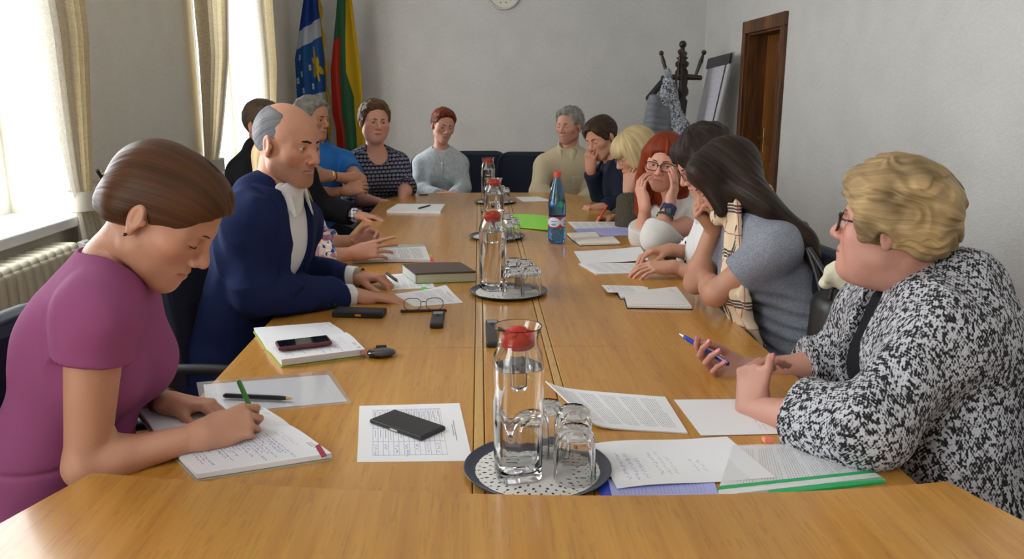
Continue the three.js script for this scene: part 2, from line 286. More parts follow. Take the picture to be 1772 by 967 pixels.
// printed matter
const INK = '#3a3f55', BLUE = '#3346a8';
function typed(x, x0, y0, x1, y1, n, col = '#4a4a50', lw = 2) { x.fillStyle = col; for (let i = 0; i < n; i++) { const y = y0 + (y1 - y0) * i / n; if (i % 9 === 8) continue; let q = x0 + (i % 9 === 0 ? 24 : 0); const end = i % 9 === 7 ? x0 + (x1 - x0) * (0.3 + 0.5 * rnd()) : x1; while (q < end) { const w = 5 + rnd() * 26; x.fillRect(q, y, Math.min(w, end - q), lw + rnd()); q += w + 5; } } }
function hand(x, x0, y0, x1, y1, n, col = BLUE, lw = 1.6) { x.strokeStyle = col; x.lineWidth = lw; for (let i = 0; i < n; i++) { const y = y0 + (y1 - y0) * (i + 0.5) / n, a = (y1 - y0) / n * 0.32, end = x0 + (x1 - x0) * (0.55 + 0.45 * rnd()); x.beginPath(); let q = x0 + rnd() * 12; while (q < end) { const w = 14 + rnd() * 44; x.moveTo(q, y); for (let t = 0; t < w; t += 4) x.lineTo(q + t, y + a * (rnd() - 0.5) * 2.0); q += w + 9; } x.stroke(); } }
const page = (draw, bg = '#f4f4f6', w = 512, h = 724) => canvasTex(w, h, (x) => { x.fillStyle = bg; x.fillRect(0, 0, w, h); draw(x, w, h); });
const P_ = {
  typed: page((x, w, h) => typed(x, 56, 60, w - 50, h - 50, 44)),
  typed2: page((x, w, h) => { x.fillStyle = '#4a4a50'; x.fillRect(150, 60, 210, 5); x.fillRect(190, 76, 130, 4); typed(x, 56, 110, w - 50, h * 0.7, 28); hand(x, 300, h * 0.78, 460, h * 0.86, 1, INK); }),
  form: page((x, w, h) => { x.fillStyle = '#555'; x.fillRect(170, 70, 180, 4); x.fillRect(210, 84, 100, 4); x.strokeStyle = '#8a8a92'; x.lineWidth = 1.3; for (let i = 0; i < 15; i++) { const y = 150 + i * 34; x.beginPath(); x.moveTo(50, y); x.lineTo(w - 50, y); x.stroke(); if (i < 14) { x.fillStyle = '#666'; x.fillRect(70, y + 12, 60 + rnd() * 90, 3); x.fillRect(70, y + 21, 40 + rnd() * 80, 2.5); x.fillRect(245, y + 15, 50 + rnd() * 40, 3); } if (i % 2) hand(x, 370, y, 450, y + 34, 1); } for (const q of [50, 60, 230, 350, w - 50]) { x.beginPath(); x.moveTo(q, 150); x.lineTo(q, 150 + 14 * 34); x.stroke(); } }),
  note: page((x, w, h) => { hand(x, 60, 60, w - 150, 180, 3, '#5a64a0', 1.4); hand(x, 90, 220, w - 110, 330, 3, '#6a70a0', 1.2); hand(x, 120, 400, w - 210, 470, 2, '#777faa', 1.1); }),
  letter: page((x, w, h) => { hand(x, 60, h - 150, 260, h - 70, 2, '#6d76a8', 1.3); }),
  blank: page(() => {}),
  lilac: page((x, w, h) => typed(x, 56, 60, w - 60, h - 60, 24, '#6d72b8', 2), '#b6b9ee'),
  diaryR: page((x, w, h) => { x.strokeStyle = '#c9ccd6'; x.lineWidth = 1; for (let y = 90; y < h - 20; y += 17) { x.beginPath(); x.moveTo(24, y); x.lineTo(w - 20, y); x.stroke(); } x.fillStyle = '#30343c'; x.font = 'bold 44px sans-serif'; x.fillText('13', w - 80, 52); x.font = '13px sans-serif'; x.fillText('September', w - 190, 34); x.fillStyle = '#777'; x.fillRect(w - 190, 42, 90, 3); x.fillRect(w - 190, 50, 70, 3); hand(x, 120, 96, 380, 150, 2, '#8a93c4', 1.4); hand(x, 30, 180, w - 40, h - 60, 22, '#4a58b4', 2.0); }, '#f1f1f4'),
  diaryL: page((x, w, h) => { x.strokeStyle = '#cfd2da'; x.lineWidth = 1; for (let y = 70; y < h - 20; y += 17) { x.beginPath(); x.moveTo(24, y); x.lineTo(w - 20, y); x.stroke(); } x.fillStyle = '#30343c'; x.font = 'bold 40px sans-serif'; x.fillText('12', 30, 50); typed(x, 120, 26, 230, 60, 4, '#999', 2); hand(x, 40, 90, w - 90, 200, 5, '#9aa2cc', 1.2); }, '#f1f1f4'),
  agenda: page((x, w, h) => { x.strokeStyle = '#d3d5dc'; x.lineWidth = 1; for (let y = 60; y < h - 30; y += 20) { x.beginPath(); x.moveTo(60, y); x.lineTo(w - 30, y); x.stroke(); } x.fillStyle = '#b0503c'; x.fillRect(44, 40, 4, h - 90); x.fillStyle = '#7a7a80'; for (let y = 70; y < h - 60; y += 40) x.fillRect(20, y, 16, 4); x.fillStyle = '#99a'; x.fillRect(w - 150, h - 120, 110, 3); x.fillRect(w - 150, h - 105, 110, 3); x.fillRect(w - 150, h - 90, 80, 3); }, '#f3f2ee'),
  cream: page((x, w, h) => { x.strokeStyle = '#dcd5c4'; for (let y = 40; y < h; y += 20) { x.beginPath(); x.moveTo(20, y); x.lineTo(w - 20, y); x.stroke(); } hand(x, 40, 60, w - 100, 260, 7, '#9c98a8', 1.2); }, '#f1ecdd'),
};
const paperMat = (map, more = {}) => std(lin(0.92, 0.92, 0.92), 0.75, { map, ...more });
// a sheet between four table points (tl, tr, br, bl of the printed page), thick, with an optional lift(u, v)
function sheetGeo([tl, tr, br, bl], th = 0.0006, lift = null, n = 12) {
  const pos = [], uv = [], idx = [], m = n + 1;
  for (let layer = 0; layer < 2; layer++) for (let j = 0; j <= n; j++) for (let i = 0; i <= n; i++) { const u = i / n, v = j / n, a = tl.clone().lerp(tr, u), b = bl.clone().lerp(br, u), p = a.lerp(b, v); p.y += (lift ? lift(u, v) : 0) + (layer ? 0 : th); pos.push(p.x, p.y, p.z); uv.push(u, 1 - v); }
  const cr = new THREE.Vector3().crossVectors(tr.clone().sub(tl), bl.clone().sub(tl)).y < 0;             // wind so that the top faces up
  const f = (a, b, c) => cr ? idx.push(a, c, b) : idx.push(a, b, c); 
  const tri = (a, b, c) => idx.push(a, b, c);
  for (let j = 0; j < n; j++) for (let i = 0; i < n; i++) { const q = j * m + i, k = q + m * m; if (cr) { tri(q, q + m, q + 1); tri(q + 1, q + m, q + m + 1); tri(k, k + 1, k + m); tri(k + 1, k + m + 1, k + m); } else { tri(q, q + 1, q + m); tri(q + 1, q + m + 1, q + m); tri(k, k + m, k + 1); tri(k + 1, k + m, k + m + 1); } }
  const rim = []; for (let i = 0; i < n; i++) rim.push([i, i + 1], [n * m + i + 1, n * m + i]); for (let j = 0; j < n; j++) rim.push([(j + 1) * m, j * m], [j * m + n, (j + 1) * m + n]);
  for (const [a, b] of rim) { const c = a + m * m, d = b + m * m; if (cr) { tri(a, b, c); tri(b, d, c); } else { tri(a, c, b); tri(b, c, d); } }
  const g = new THREE.BufferGeometry(); g.setAttribute('position', new THREE.Float32BufferAttribute(pos, 3)); g.setAttribute('uv', new THREE.Float32BufferAttribute(uv, 2)); g.setIndex(idx); const q = g.toNonIndexed(); q.computeVertexNormals(); return q;
}
// corners far-left, far-right, near-right, near-left in pixels; side 'w' = read from the window seats, 'd' = from the door seats, 'n' = from the head desk
const order = (side, [fl, fr, nr, nl]) => side === 'w' ? [fr, nr, nl, fl] : side === 'd' ? [nl, fl, fr, nr] : [fl, fr, nr, nl];
function sheet(name, px, side, map, label, { y = TY, th = 0.0007, lift, cat = 'paper', group, mat } = {}) {
  return solo(name, sheetGeo(order(side, px.map(([a, b]) => T_(a, b, y))), th, lift), mat ?? paperMat(map), label, cat, [0, 0.0004, 0], 0, group);
}
const stackUp = 0.0014;
sheet('paper_sheet', [[622, 703], [795, 698], [818, 798], [618, 800]], 'w', P_.form, 'signed attendance list sheet under the black phone');
// plastic sleeve with a sheet
{
  const q = [[340, 663], [573, 642], [609, 699], [352, 724]], t = thing('document_sleeve', 'clear punched plastic sleeve holding a page, a black pen on it', 'sleeve');
  mesh('page', sheetGeo(order('n', [[352, 666], [568, 649], [601, 695], [360, 717]].map(([a, b]) => T_(a, b))), 0.0006), paperMat(page((x, w, h) => { x.strokeStyle = '#b8bac2'; x.strokeRect(w * 0.6, 60, w * 0.28, 200); x.strokeRect(40, 40, w - 80, h - 80); }, '#e4e5e9')), t).position.y = 0.0006;
  mesh('film', sheetGeo(order('n', q.map(([a, b]) => T_(a, b))), 0.0004), phys(0xffffff, 0.12, { transmission: 0.92, thickness: 0, ior: 1.4 }), t).position.y = 0.0020;
  for (let k = 0; k < 8; k++) { const h = mesh('punch_hole', new THREE.CylinderGeometry(0.003, 0.003, 0.0004, 14), std(lin(0.4, 0.25, 0.12), 0.6), t), p = T_(mixn(352, 560, (k + 0.3) / 8), mixn(665, 646, (k + 0.3) / 8)); h.position.set(p.x, TY + 0.0027, p.z); }
}
// an open book: two page blocks on a cover; corners of far leaf and near leaf
function openBook(name, label, far, near, side, mats, { th = 0.010, thN = th, cover = lin(0.3, 0.35, 0.05), lift = 0.004, over = 0.004 } = {}) {
  const t = thing(name, label, 'book'), F = far.map(([a, b]) => T_(a, b)), Nn = near.map(([a, b]) => T_(a, b));
  const grow = (q) => { const c = q.reduce((s, p) => s.add(p), V(0, 0, 0)).multiplyScalar(0.25); return q.map((p) => { const d = p.clone().sub(c), l = d.length(); return c.clone().add(d.multiplyScalar((l + over) / l)); }); };
  const cm = std(cover, 0.55); mesh('cover', merged(sheetGeo(grow(F), 0.0022), sheetGeo(grow(Nn), 0.0022)), cm, t);
  const leaf = (q, h, map, flip) => { const g = sheetGeo(order(side, q), h, (u, v) => { const s = side === 'n' ? v : side === 'w' ? u : 1 - u; const k = flip ? 1 - s : s; return lift * Math.sin(Math.min(1, (1 - k) * 2.2) * Math.PI * 0.5) * (1 - 0.6 * (1 - k)); }, 14); g.translate(0, 0.0022, 0); return mesh('page_block', g, map, t); };
  leaf(F, th, paperMat(mats[0]), false); leaf(Nn, thN, paperMat(mats[1]), true); return t;
}
const diary = openBook('diary', 'open diary full of blue handwriting under the hand of the woman in purple', [[238, 716], [458, 714], [504, 745], [268, 754]], [[268, 754], [504, 745], [574, 795], [342, 832]], 'w', [P_.diaryL, P_.diaryR], { th: 0.008, thN: 0.009, cover: lin(0.45, 0.42, 0.30) });
{ const p = [[545, 772], [553, 768], [566, 789], [557, 792]].map(([a, b]) => T_(a, b, TY + 0.013)); mesh('bookmark', sheetGeo(p, 0.0006), std(lin(0.35, 0.03, 0.07), 0.5), diary); }
const agenda2 = openBook('diary', 'open lime-covered diary with a red-edged phone lying on it', [[440, 575], [570, 565], [600, 586], [461, 606]], [[461, 606], [600, 586], [632, 617], [488, 636]], 'w', [P_.diaryL, P_.diaryR], { th: 0.009, thN: 0.016, cover: lin(0.42, 0.50, 0.06), lift: 0.006 });
{ const p = [[619, 604], [624, 600], [633, 611], [628, 614]].map(([a, b]) => T_(a, b, TY + 0.016)); mesh('bookmark', sheetGeo(p, 0.0006), std(lin(0.45, 0.05, 0.08), 0.5), agenda2); }
// phones
function phone(name, label, a, b, wdt, th, y, body, screen, extra) {            // a, b: pixel ends of the long axis on the plane y
  const A0 = T_(...a, y), B0 = T_(...b, y), L = A0.distanceTo(B0), t = thing(name, label, 'phone', [(A0.x + B0.x) / 2, y, (A0.z + B0.z) / 2], -Math.atan2(B0.z - A0.z, B0.x - A0.x));
  mesh('case', rbx(-L / 2, L / 2, 0, th, -wdt / 2, wdt / 2, Math.min(th * 0.45, 0.004), 3), body, t);
  mesh('screen', rbx(-L / 2 + 0.004, L / 2 - 0.004, th - 0.0006, th + 0.0006, -wdt / 2 + 0.003, wdt / 2 - 0.003, 0.0005, 1), screen, t);
  if (extra) extra(t, L, wdt, th); return t;
}
const blackGlass = phys(lin(0.008, 0.008, 0.010), 0.35, { clearcoat: 0.2, clearcoatRoughness: 0.2 });
phone('phone', 'black phone lying on the signed attendance list', [661, 723], [751, 754], 0.071, 0.009, TY + 0.001, std(lin(0.02, 0.02, 0.022), 0.35), blackGlass, (t, L, w, h) => mesh('side_button', rbx(-0.012, 0.008, 0.003, 0.006, w / 2 - 0.0005, w / 2 + 0.001, 0.0004), M.silver ?? std(0xcccccc, 0.3), t));
phone('phone', 'phone with a dark red edge lying on the open lime diary', [479, 602], [571, 591], 0.062, 0.010, TY + 0.026, std(lin(0.16, 0.02, 0.025), 0.3), phys(0xffffff, 0.12, { map: canvasTex(128, 64, (x) => { x.fillStyle = '#101214'; x.fillRect(0, 0, 128, 64); x.fillStyle = '#3b4a44'; x.fillRect(24, 8, 34, 48); x.fillStyle = '#27333a'; x.fillRect(62, 8, 40, 48); }), clearcoat: 1, clearcoatRoughness: 0.05 }));
phone('phone', 'thick black rugged phone with an orange mark beside the suited man', [579, 545], [666, 547], 0.060, 0.019, TY, std(lin(0.013, 0.014, 0.016), 0.5), std(lin(0.02, 0.021, 0.023), 0.6), (t, L, w, h) => mesh('orange_mark', rbx(-0.006, 0.012, 0.006, 0.012, w / 2 - 0.001, w / 2 + 0.001, 0.0005), std(lin(0.7, 0.25, 0.02), 0.5), t));
// key fob
{
  const p = T_(660, 616), t = thing('key_fob', 'glossy black oval gadget beside the lime diary', 'gadget', [p.x, TY, p.z], 0.15), s = new THREE.Shape(); s.absellipse(0, 0, 0.036, 0.026, 0, 6.2832);
  const g = new THREE.SphereGeometry(1, 32, 16).scale(0.037, 0.011, 0.028); g.translate(0, 0.010, 0); mesh('shell', g, phys(lin(0.01, 0.01, 0.011), 0.2, { clearcoat: 1, clearcoatRoughness: 0.1 }), t);
  mesh('hinge', bar([-0.012, 0.018, -0.024], [0.014, 0.018, -0.024], 0.004), M.plastic0 = std(lin(0.02, 0.02, 0.02), 0.5), t);
}
// voice recorders
for (const [a, b, label] of [[[757, 569], [757, 547], 'small dark grey voice recorder beside the folded spectacles'], [[852, 602], [853, 562], 'voice recorder with a grey display on the centre board']]) {
  const A0 = T_(...a), B0 = T_(...b), L = A0.distanceTo(B0), w = 0.038, t = thing('voice_recorder', label, 'recorder', [(A0.x + B0.x) / 2, TY, (A0.z + B0.z) / 2], Math.PI / 2 - Math.atan2(B0.z - A0.z, B0.x - A0.x) + Math.PI);
  t.rotation.y = 0; mesh('case', rbx(-w / 2, w / 2, 0, 0.017, -L / 2, L / 2, 0.006, 3), std(lin(0.022, 0.023, 0.025), 0.4), t); mesh('display', rbx(-w / 2 + 0.005, w / 2 - 0.005, 0.0165, 0.0176, -L / 2 + 0.012, -L / 2 + 0.035, 0.0004, 1), std(lin(0.30, 0.31, 0.30), 0.3), t);
  mesh('control_ring', new THREE.TorusGeometry(0.008, 0.0022, 8, 24).rotateX(Math.PI / 2).translate(0, 0.0175, -L / 2 + 0.052), std(lin(0.06, 0.06, 0.065), 0.3), t);
  for (const x of [-0.011, 0.011]) mesh('button', new THREE.CylinderGeometry(0.003, 0.003, 0.002, 12).translate(x, 0.0175, -L / 2 + 0.042), std(lin(0.10, 0.10, 0.11), 0.4), t);
}
// folded spectacles
{
  const p = T_(733, 540), t = thing('spectacles', 'folded brown spectacles on the table by the suited man', 'glasses', [p.x, TY, p.z], 0.05), mt = std(lin(0.05, 0.02, 0.012), 0.3);
  for (const s of [-1, 1]) { const pts = []; for (let k = 0; k < 24; k++) { const a = k / 24 * 6.2832, c = Math.cos(a), q = Math.sin(a); pts.push([s * 0.034 + Math.sign(c) * Math.pow(Math.abs(c), 0.7) * 0.026, 0.021 + Math.sign(q) * Math.pow(Math.abs(q), 0.7) * 0.017, -0.02 - 0.006 * q]); } const r = mesh('rim', tube(pts, 0.0012, 48, 6, true), mt, t); mesh('lens', new THREE.ShapeGeometry(new THREE.Shape(pts.map((q) => new THREE.Vector2(q[0], q[1])))).translate(0, 0, -0.02), phys(0xffffff, 0.03, { transmission: 1, thickness: 0, ior: 1.4 }), r); }
  mesh('bridge', tube([[-0.009, 0.026, -0.02], [0, 0.029, -0.019], [0.009, 0.026, -0.02]], 0.0014, 8, 6), mt, t);
  mesh('temple', rbx(-0.066, 0.070, 0.0, 0.008, 0.0, 0.0025, 0.001), mt, t); mesh('temple', rbx(-0.070, 0.066, 0.0, 0.008, -0.006, -0.0035, 0.001), mt, t);
}
// brown organiser
{
  const t = thing('organiser', 'closed brown leather organiser stuffed with papers', 'organiser'), q = [[697, 474], [797, 471], [824, 488], [719, 492]].map(([a, b]) => T_(a, b));
  const lea = std(lin(0.085, 0.058, 0.042), 0.55, { bumpMap: M.skinBump0 = grey(128, 128, (u, v) => vnoise(u * 50, v * 50, 50, 50, 201)), bumpScale: 0.0006 });
  mesh('back_cover', sheetGeo(q, 0.003), std(lin(0.16, 0.20, 0.03), 0.5), t); mesh('page_block', sheetGeo(q.map((p) => p.clone().lerp(T_(760, 481), 0.035)), 0.030), std(lin(0.62, 0.62, 0.42), 0.8, { map: grey(8, 128, (u, v) => 0.8 + 0.2 * hash(0, Math.floor(v * 40), 3)) }), t).position.y = 0.003; mesh('front_cover', sheetGeo(q, 0.006, (u, v) => 0.002 * Math.sin(u * 3.14)), lea, t).position.y = 0.033;
  mesh('spine', sheetGeo([q[0], q[0].clone().lerp(q[1], 0.012), q[3].clone().lerp(q[2], 0.012), q[3]], 0.036), std(lin(0.55, 0.58, 0.52), 0.6), t);
}
sheet('paper_sheet', [[668, 476], [742, 470], [752, 498], [678, 502]], 'w', P_.typed, 'typed page partly under the brown organiser');
sheet('paper_sheet', [[682, 509], [772, 497], [802, 524], [716, 531]], 'w', P_.typed2, 'signed typed page touched by the fingers of the suited man', { lift: (u, v) => 0.014 * Math.pow(Math.max(0, (1 - u) * (1 - v) - 0.4), 1.3) });
solo('sticky_tab', sheetGeo([[729, 497], [737, 496], [738, 502], [730, 503]].map(([a, b]) => T_(a, b, TY + 0.0012)), 0.0004), std(lin(0.10, 0.75, 0.06), 0.6), 'bright green sticky tab between the pages by the organiser', 'tab', [0, 0.0006, 0]);
// report with coloured tabs
{
  const t = thing('report', 'open bound report with coloured tabs before the woman in the floral blouse', 'report'), b = [[612, 440], [736, 430], [745, 453], [610, 456]].map(([a, c]) => T_(a, c));
  mesh('page_block', sheetGeo(order('w', b), 0.010, (u, v) => 0.003 * Math.sin(v * 3)), paperMat(P_.typed), t); mesh('folded_page', sheetGeo([[655, 425], [733, 424], [737, 433], [650, 436]].map(([a, c]) => T_(a, c)), 0.004), std(lin(0.5, 0.48, 0.40), 0.7), t);
  for (const [x, y, c] of [[741, 443, [0.8, 0.5, 0.02]], [743, 448, [0.85, 0.12, 0.06]], [745, 453, [0.9, 0.06, 0.10]]]) mesh('tab', sheetGeo([[x, y - 2.5], [x + 6, y - 2.5], [x + 7, y + 1.5], [x, y + 1.5]].map(([a, c2]) => T_(a, c2, TY + 0.006)), 0.0006), std(lin(...c), 0.6), t);
}
// pens
function pen(label, a, b, r, col, tip = lin(0.7, 0.7, 0.7), { cap, name = 'pen', clip } = {}) {
  const A0 = Array.isArray(a) ? V(...a) : a, B0 = Array.isArray(b) ? V(...b) : b, d = B0.clone().sub(A0), L = d.length(), t = thing(name, label, 'pen', [A0.x, A0.y, A0.z]); t.quaternion.setFromUnitVectors(V(0, 1, 0), d.normalize());
  mesh('barrel', lathe([[0, 0], [r * 0.7, 0.001], [r, 0.006], [r, L * 0.8], [r * 0.75, L * 0.9], [0, L * 0.9]], 16), std(col, 0.3), t); mesh('tip', lathe([[r * 0.72, L * 0.9], [r * 0.25, L * 0.985], [0, L]], 12), std(tip, 0.3, { metalness: 0.8 }), t);
  if (clip) mesh('clip', rbx(-0.0015, 0.0015, 0.004, 0.045, r, r + 0.0016, 0.0006), std(tip, 0.3, { metalness: 0.8 }), t);
  return t;
}
pen('black pen with a gold tip lying on the plastic sleeve', T_(386, 684, TY + 0.009), T_(508, 689.5, TY + 0.009), 0.0055, lin(0.010, 0.010, 0.012), lin(0.7, 0.5, 0.18));
// white notepad with pen
{
  const n = thing('notepad', 'closed white notepad lying at the far corner of the table', 'notepad'), q = [[688, 356], [770, 356.5], [762, 369.5], [669, 368]].map(([a, b]) => T_(a, b)); mesh('pages', sheetGeo(q, 0.011), paperMat(P_.blank), n); mesh('cover', sheetGeo(q, 0.0015), paperMat(P_.blank), n).position.y = 0.0112;
  pen('grey ballpoint pen lying on the white notepad', T_(724, 360.5, TY + 0.0175), T_(746, 354.5, TY + 0.0175), 0.0048, lin(0.05, 0.07, 0.07), lin(0.4, 0.4, 0.4), { clip: true });
}
{ const p = T_(733, 338); solo('clip', rbx(-0.03, 0.03, 0, 0.008, -0.006, 0.006, 0.003), std(lin(0.015, 0.015, 0.015), 0.4), 'small black clip lying near the far edge of the table', 'clip', [p.x, TY, p.z], 0.2); }
sheet('paper_sheet', [[892, 341], [930, 340], [958, 348], [905, 349]], 'n', P_.blank, 'white sheet before the man in the khaki shirt');
{ const q = [[868, 374], [950, 378], [948, 400], [888, 394]].map(([a, b]) => T_(a, b)); solo('folder', sheetGeo(q, 0.004, (u, v) => 0.010 * Math.sin(u * 2.6) * (1 - v) + 0.004), std(lin(0.30, 0.82, 0.05), 0.4), 'lime green plastic folder beside the blue bottle', 'folder'); }
sheet('paper_sheet', [[982, 384], [1066, 384], [1082, 402], [1000, 401]], 'd', P_.typed, 'sheet being written on by the woman in the brown cardigan');
sheet('paper_sheet', [[990, 396], [1090, 393], [1100, 408], [1012, 408]], 'd', P_.lilac, 'printed sheet under the elbow of the woman in the brown cardigan', { y: TY + 0.001 });
openBook('notebook', 'open cream notebook with a brown cover near the blue bottle', [[981, 407], [1030, 405], [1038, 414], [990, 416]], [[990, 416], [1060, 412], [1073, 424], [1004, 426]], 'n', [P_.cream, P_.cream], { th: 0.008, cover: lin(0.14, 0.05, 0.035), lift: 0.003 });
sheet('paper_sheet', [[993, 435], [1108, 431], [1122, 454], [1006, 456]], 'd', P_.blank, 'white sheet held by the woman in the spotted blouse', { lift: (u, v) => 0.010 * v * v });
sheet('paper_sheet', [[1001, 457], [1120, 456], [1158, 472], [1032, 475]], 'd', P_.typed, 'typed sheet under the hand of the woman in the spotted blouse', { th: 0.003 });
openBook('diary', 'open black-covered diary lying before the woman in the grey dress', [[1068, 508], [1120, 501], [1122, 513], [1074, 518]], [[1079, 510], [1170, 500], [1197, 536], [1086, 534]], 'd', [P_.blank, P_.agenda], { th: 0.006, thN: 0.007, cover: lin(0.012, 0.012, 0.014), lift: 0.003 });
{ const q = [[1041, 494], [1114, 496], [1128, 507], [1052, 506]].map(([a, b]) => T_(a, b, TY + 0.010)); solo('leaflet', sheetGeo(order('d', q), 0.002), paperMat(P_.typed2), 'folded printed leaflet lying on the black-covered diary', 'leaflet'); }
// papers around the woman in the boucle jacket
sheet('paper_sheet', [[944, 673], [1151, 689], [1190, 751], [1016, 742]], 'd', P_.typed, 'typed stapled pages beside the nearest carafe', { th: 0.003, lift: (u, v) => 0.016 * Math.exp(-v * 9) });
sheet('paper_sheet', [[1288, 692], [1382, 691], [1409, 716], [1330, 722]], 'd', P_.blank, 'white sheet under the raised hand of the woman in boucle');
sheet('paper_sheet', [[1166, 692], [1302, 691], [1350, 751], [1213, 754]], 'd', P_.letter, 'white sheet with a short handwritten note beside the typed pages', { y: TY + 0.001 });
{ const q = [[1010, 764], [1215, 790], [1247, 862], [1040, 864]].map(([a, b]) => T_(a, b)); const t = thing('folder', 'blue plastic folder with lilac pages under the handwritten sheet', 'folder'); mesh('cover', sheetGeo(q, 0.002), std(lin(0.03, 0.07, 0.55), 0.3), t); mesh('page', sheetGeo(order('d', [[1052, 830], [1225, 800], [1244, 858], [1060, 862]].map(([a, b]) => T_(a, b, TY + 0.002))), 0.0006), paperMat(P_.lilac), t); const s = mesh('snap', new THREE.CylinderGeometry(0.007, 0.007, 0.002, 20), std(lin(0.35, 0.55, 0.6), 0.3), t), p = T_(1031, 828, TY + 0.003); s.position.set(p.x, TY + 0.003, p.z); }
{
  const q = [[1268, 774], [1440, 768], [1532, 834], [1243, 851]].map(([a, b]) => T_(a, b)), t = thing('folder', 'clear folder with a green spine strip and printed pages', 'folder');
  mesh('page', sheetGeo(order('d', q.map((p) => p.clone())), 0.003), paperMat(P_.typed), t); mesh('film', sheetGeo(q, 0.0006), phys(0xffffff, 0.2, { transmission: 0.85, thickness: 0, ior: 1.4 }), t).position.y = 0.0045;
  mesh('spine_strip', sheetGeo([[1243, 846], [1508, 818], [1514, 822], [1243, 852]].map(([a, b]) => T_(a, b)), 0.0055), std(lin(0.02, 0.42, 0.13), 0.4), t); mesh('edge_label', sheetGeo([[1243, 852], [1512, 822], [1524, 829], [1243, 862]].map(([a, b]) => T_(a, b)), 0.0050), std(lin(0.75, 0.76, 0.76), 0.5), t); mesh('spine_edge', sheetGeo([[1330, 848], [1524, 829], [1532, 837], [1330, 860]].map(([a, b]) => T_(a, b)), 0.0046), std(lin(0.02, 0.42, 0.13), 0.4), t);
}
sheet('paper_sheet', [[1026, 768], [1258, 756], [1342, 826], [1068, 846]], 'd', P_.note, 'large sheet with handwritten lines on the blue folder', { y: TY + 0.004, lift: (u, v) => 0.004 * Math.sin(v * 6) * (1 - v) });
{ const p = T_(1328, 768); const e = thing('eraser', 'small orange eraser by the forearm of the woman in boucle', 'eraser', [p.x, TY + 0.0045, p.z], 0.1); mesh('rubber', rbx(-0.009, 0.009, 0, 0.010, -0.007, 0.007, 0.0015), std(lin(0.85, 0.26, 0.14), 0.8), e); mesh('groove', merged(bar([-0.003, 0.0102, -0.006], [-0.003, 0.0102, 0.006], 0.0007, 0.0007, 6), bar([0.003, 0.0102, -0.006], [0.003, 0.0102, 0.006], 0.0007, 0.0007, 6)), std(lin(0.6, 0.15, 0.08), 0.8), e); }

// ================================================================== trays, carafes, tumblers, bottle
const glassM = phys(0xffffff, 0.02, { transmission: 1, thickness: 0.003, ior: 1.47 }), waterM = phys(0xffffff, 0.0, { transmission: 1, thickness: 0.05, ior: 1.33 });
const redM = phys(lin(0.62, 0.03, 0.022), 0.35, { transmission: 0.15, thickness: 0.004, ior: 1.4 });
M.trayBlue = phys(lin(0.012, 0.020, 0.055), 0.3, { clearcoat: 0.5, clearcoatRoughness: 0.15 });
const squared = (g, k) => { const p = g.attributes.position; for (let i = 0; i < p.count; i++) { const x = p.getX(i), z = p.getZ(i), y = p.getY(i), r = Math.hypot(x, z); if (r < 1e-6) continue; const a = Math.atan2(z, x), e = k * sst(0.225, 0.19, y), q = Math.pow(Math.pow(Math.abs(Math.cos(a)), 4) + Math.pow(Math.abs(Math.sin(a)), 4), -0.25), s = mixn(1, q * 0.95, e); p.setX(i, x * s); p.setZ(i, z * s); } g.computeVertexNormals(); return g; };
function makeCarafe() {
  const c = new THREE.Group();
  const outer = [[0, 0.0], [0.034, 0], [0.0405, 0.004], [0.0415, 0.03], [0.0425, 0.12], [0.0435, 0.205], [0.0415, 0.222], [0.0355, 0.236], [0.0335, 0.244], [0.0350, 0.256], [0.0400, 0.268], [0.0405, 0.270]], inner = [[0.0385, 0.269], [0.0325, 0.255], [0.0310, 0.244], [0.0330, 0.235], [0.0388, 0.220], [0.0408, 0.205], [0.0398, 0.12], [0.0388, 0.03], [0.036, 0.014], [0.02, 0.011], [0, 0.010]];
  mesh('glass_body', squared(lathe([...outer, ...inner], 64), 0.8), glassM, c);
  const w = [[0, 0.0106], [0.02, 0.0116], [0.0356, 0.0148], [0.0383, 0.031], [0.0393, 0.12], [0.0403, 0.198], [0.0402, 0.2], [0, 0.2]]; mesh('water', squared(lathe(w, 64), 0.8), waterM, c);
  const lid = mesh('lid', lathe([[0, 0.232], [0.024, 0.232], [0.0275, 0.236], [0.0285, 0.248], [0.027, 0.256], [0.015, 0.257], [0.013, 0.266], [0, 0.268]], 40), redM, c);
  for (let k = 0; k < 6; k++) { const a = k / 6 * 6.2832; mesh('lid_rib', bar([Math.cos(a) * 0.010, 0.260, Math.sin(a) * 0.010], [Math.cos(a) * 0.027, 0.257, Math.sin(a) * 0.027], 0.004, 0.003, 8), redM, lid); }
  mesh('ice_tube', lathe([[0.0, 0.160], [0.010, 0.161], [0.0125, 0.166], [0.013, 0.232], [0.0115, 0.232], [0.011, 0.167], [0, 0.163]], 24), glassM, lid);
  return c;
}
function makeTumbler() {
  const c = new THREE.Group(), n = 10, g = lathe([[0.0355, 0], [0.0365, 0.001], [0.0362, 0.03], [0.0345, 0.07], [0.031, 0.086], [0.024, 0.094], [0, 0.094], [0, 0.083], [0.022, 0.082], [0.0285, 0.074], [0.0318, 0.06], [0.0338, 0.03], [0.0340, 0.001], [0.0355, 0]], 60), p = g.attributes.position;
  for (let i = 0; i < p.count; i++) { const x = p.getX(i), y = p.getY(i), z = p.getZ(i), r = Math.hypot(x, z), a = Math.atan2(z, x), s = 1 - 0.06 * (0.5 + 0.5 * Math.cos(a * n)) * sst(0.012, 0.03, y) * (r > 0.02 ? 1 : 0); p.setX(i, x * s); p.setZ(i, z * s); }
  g.computeVertexNormals(); mesh('glass_body', g, glassM, c); return c;
}
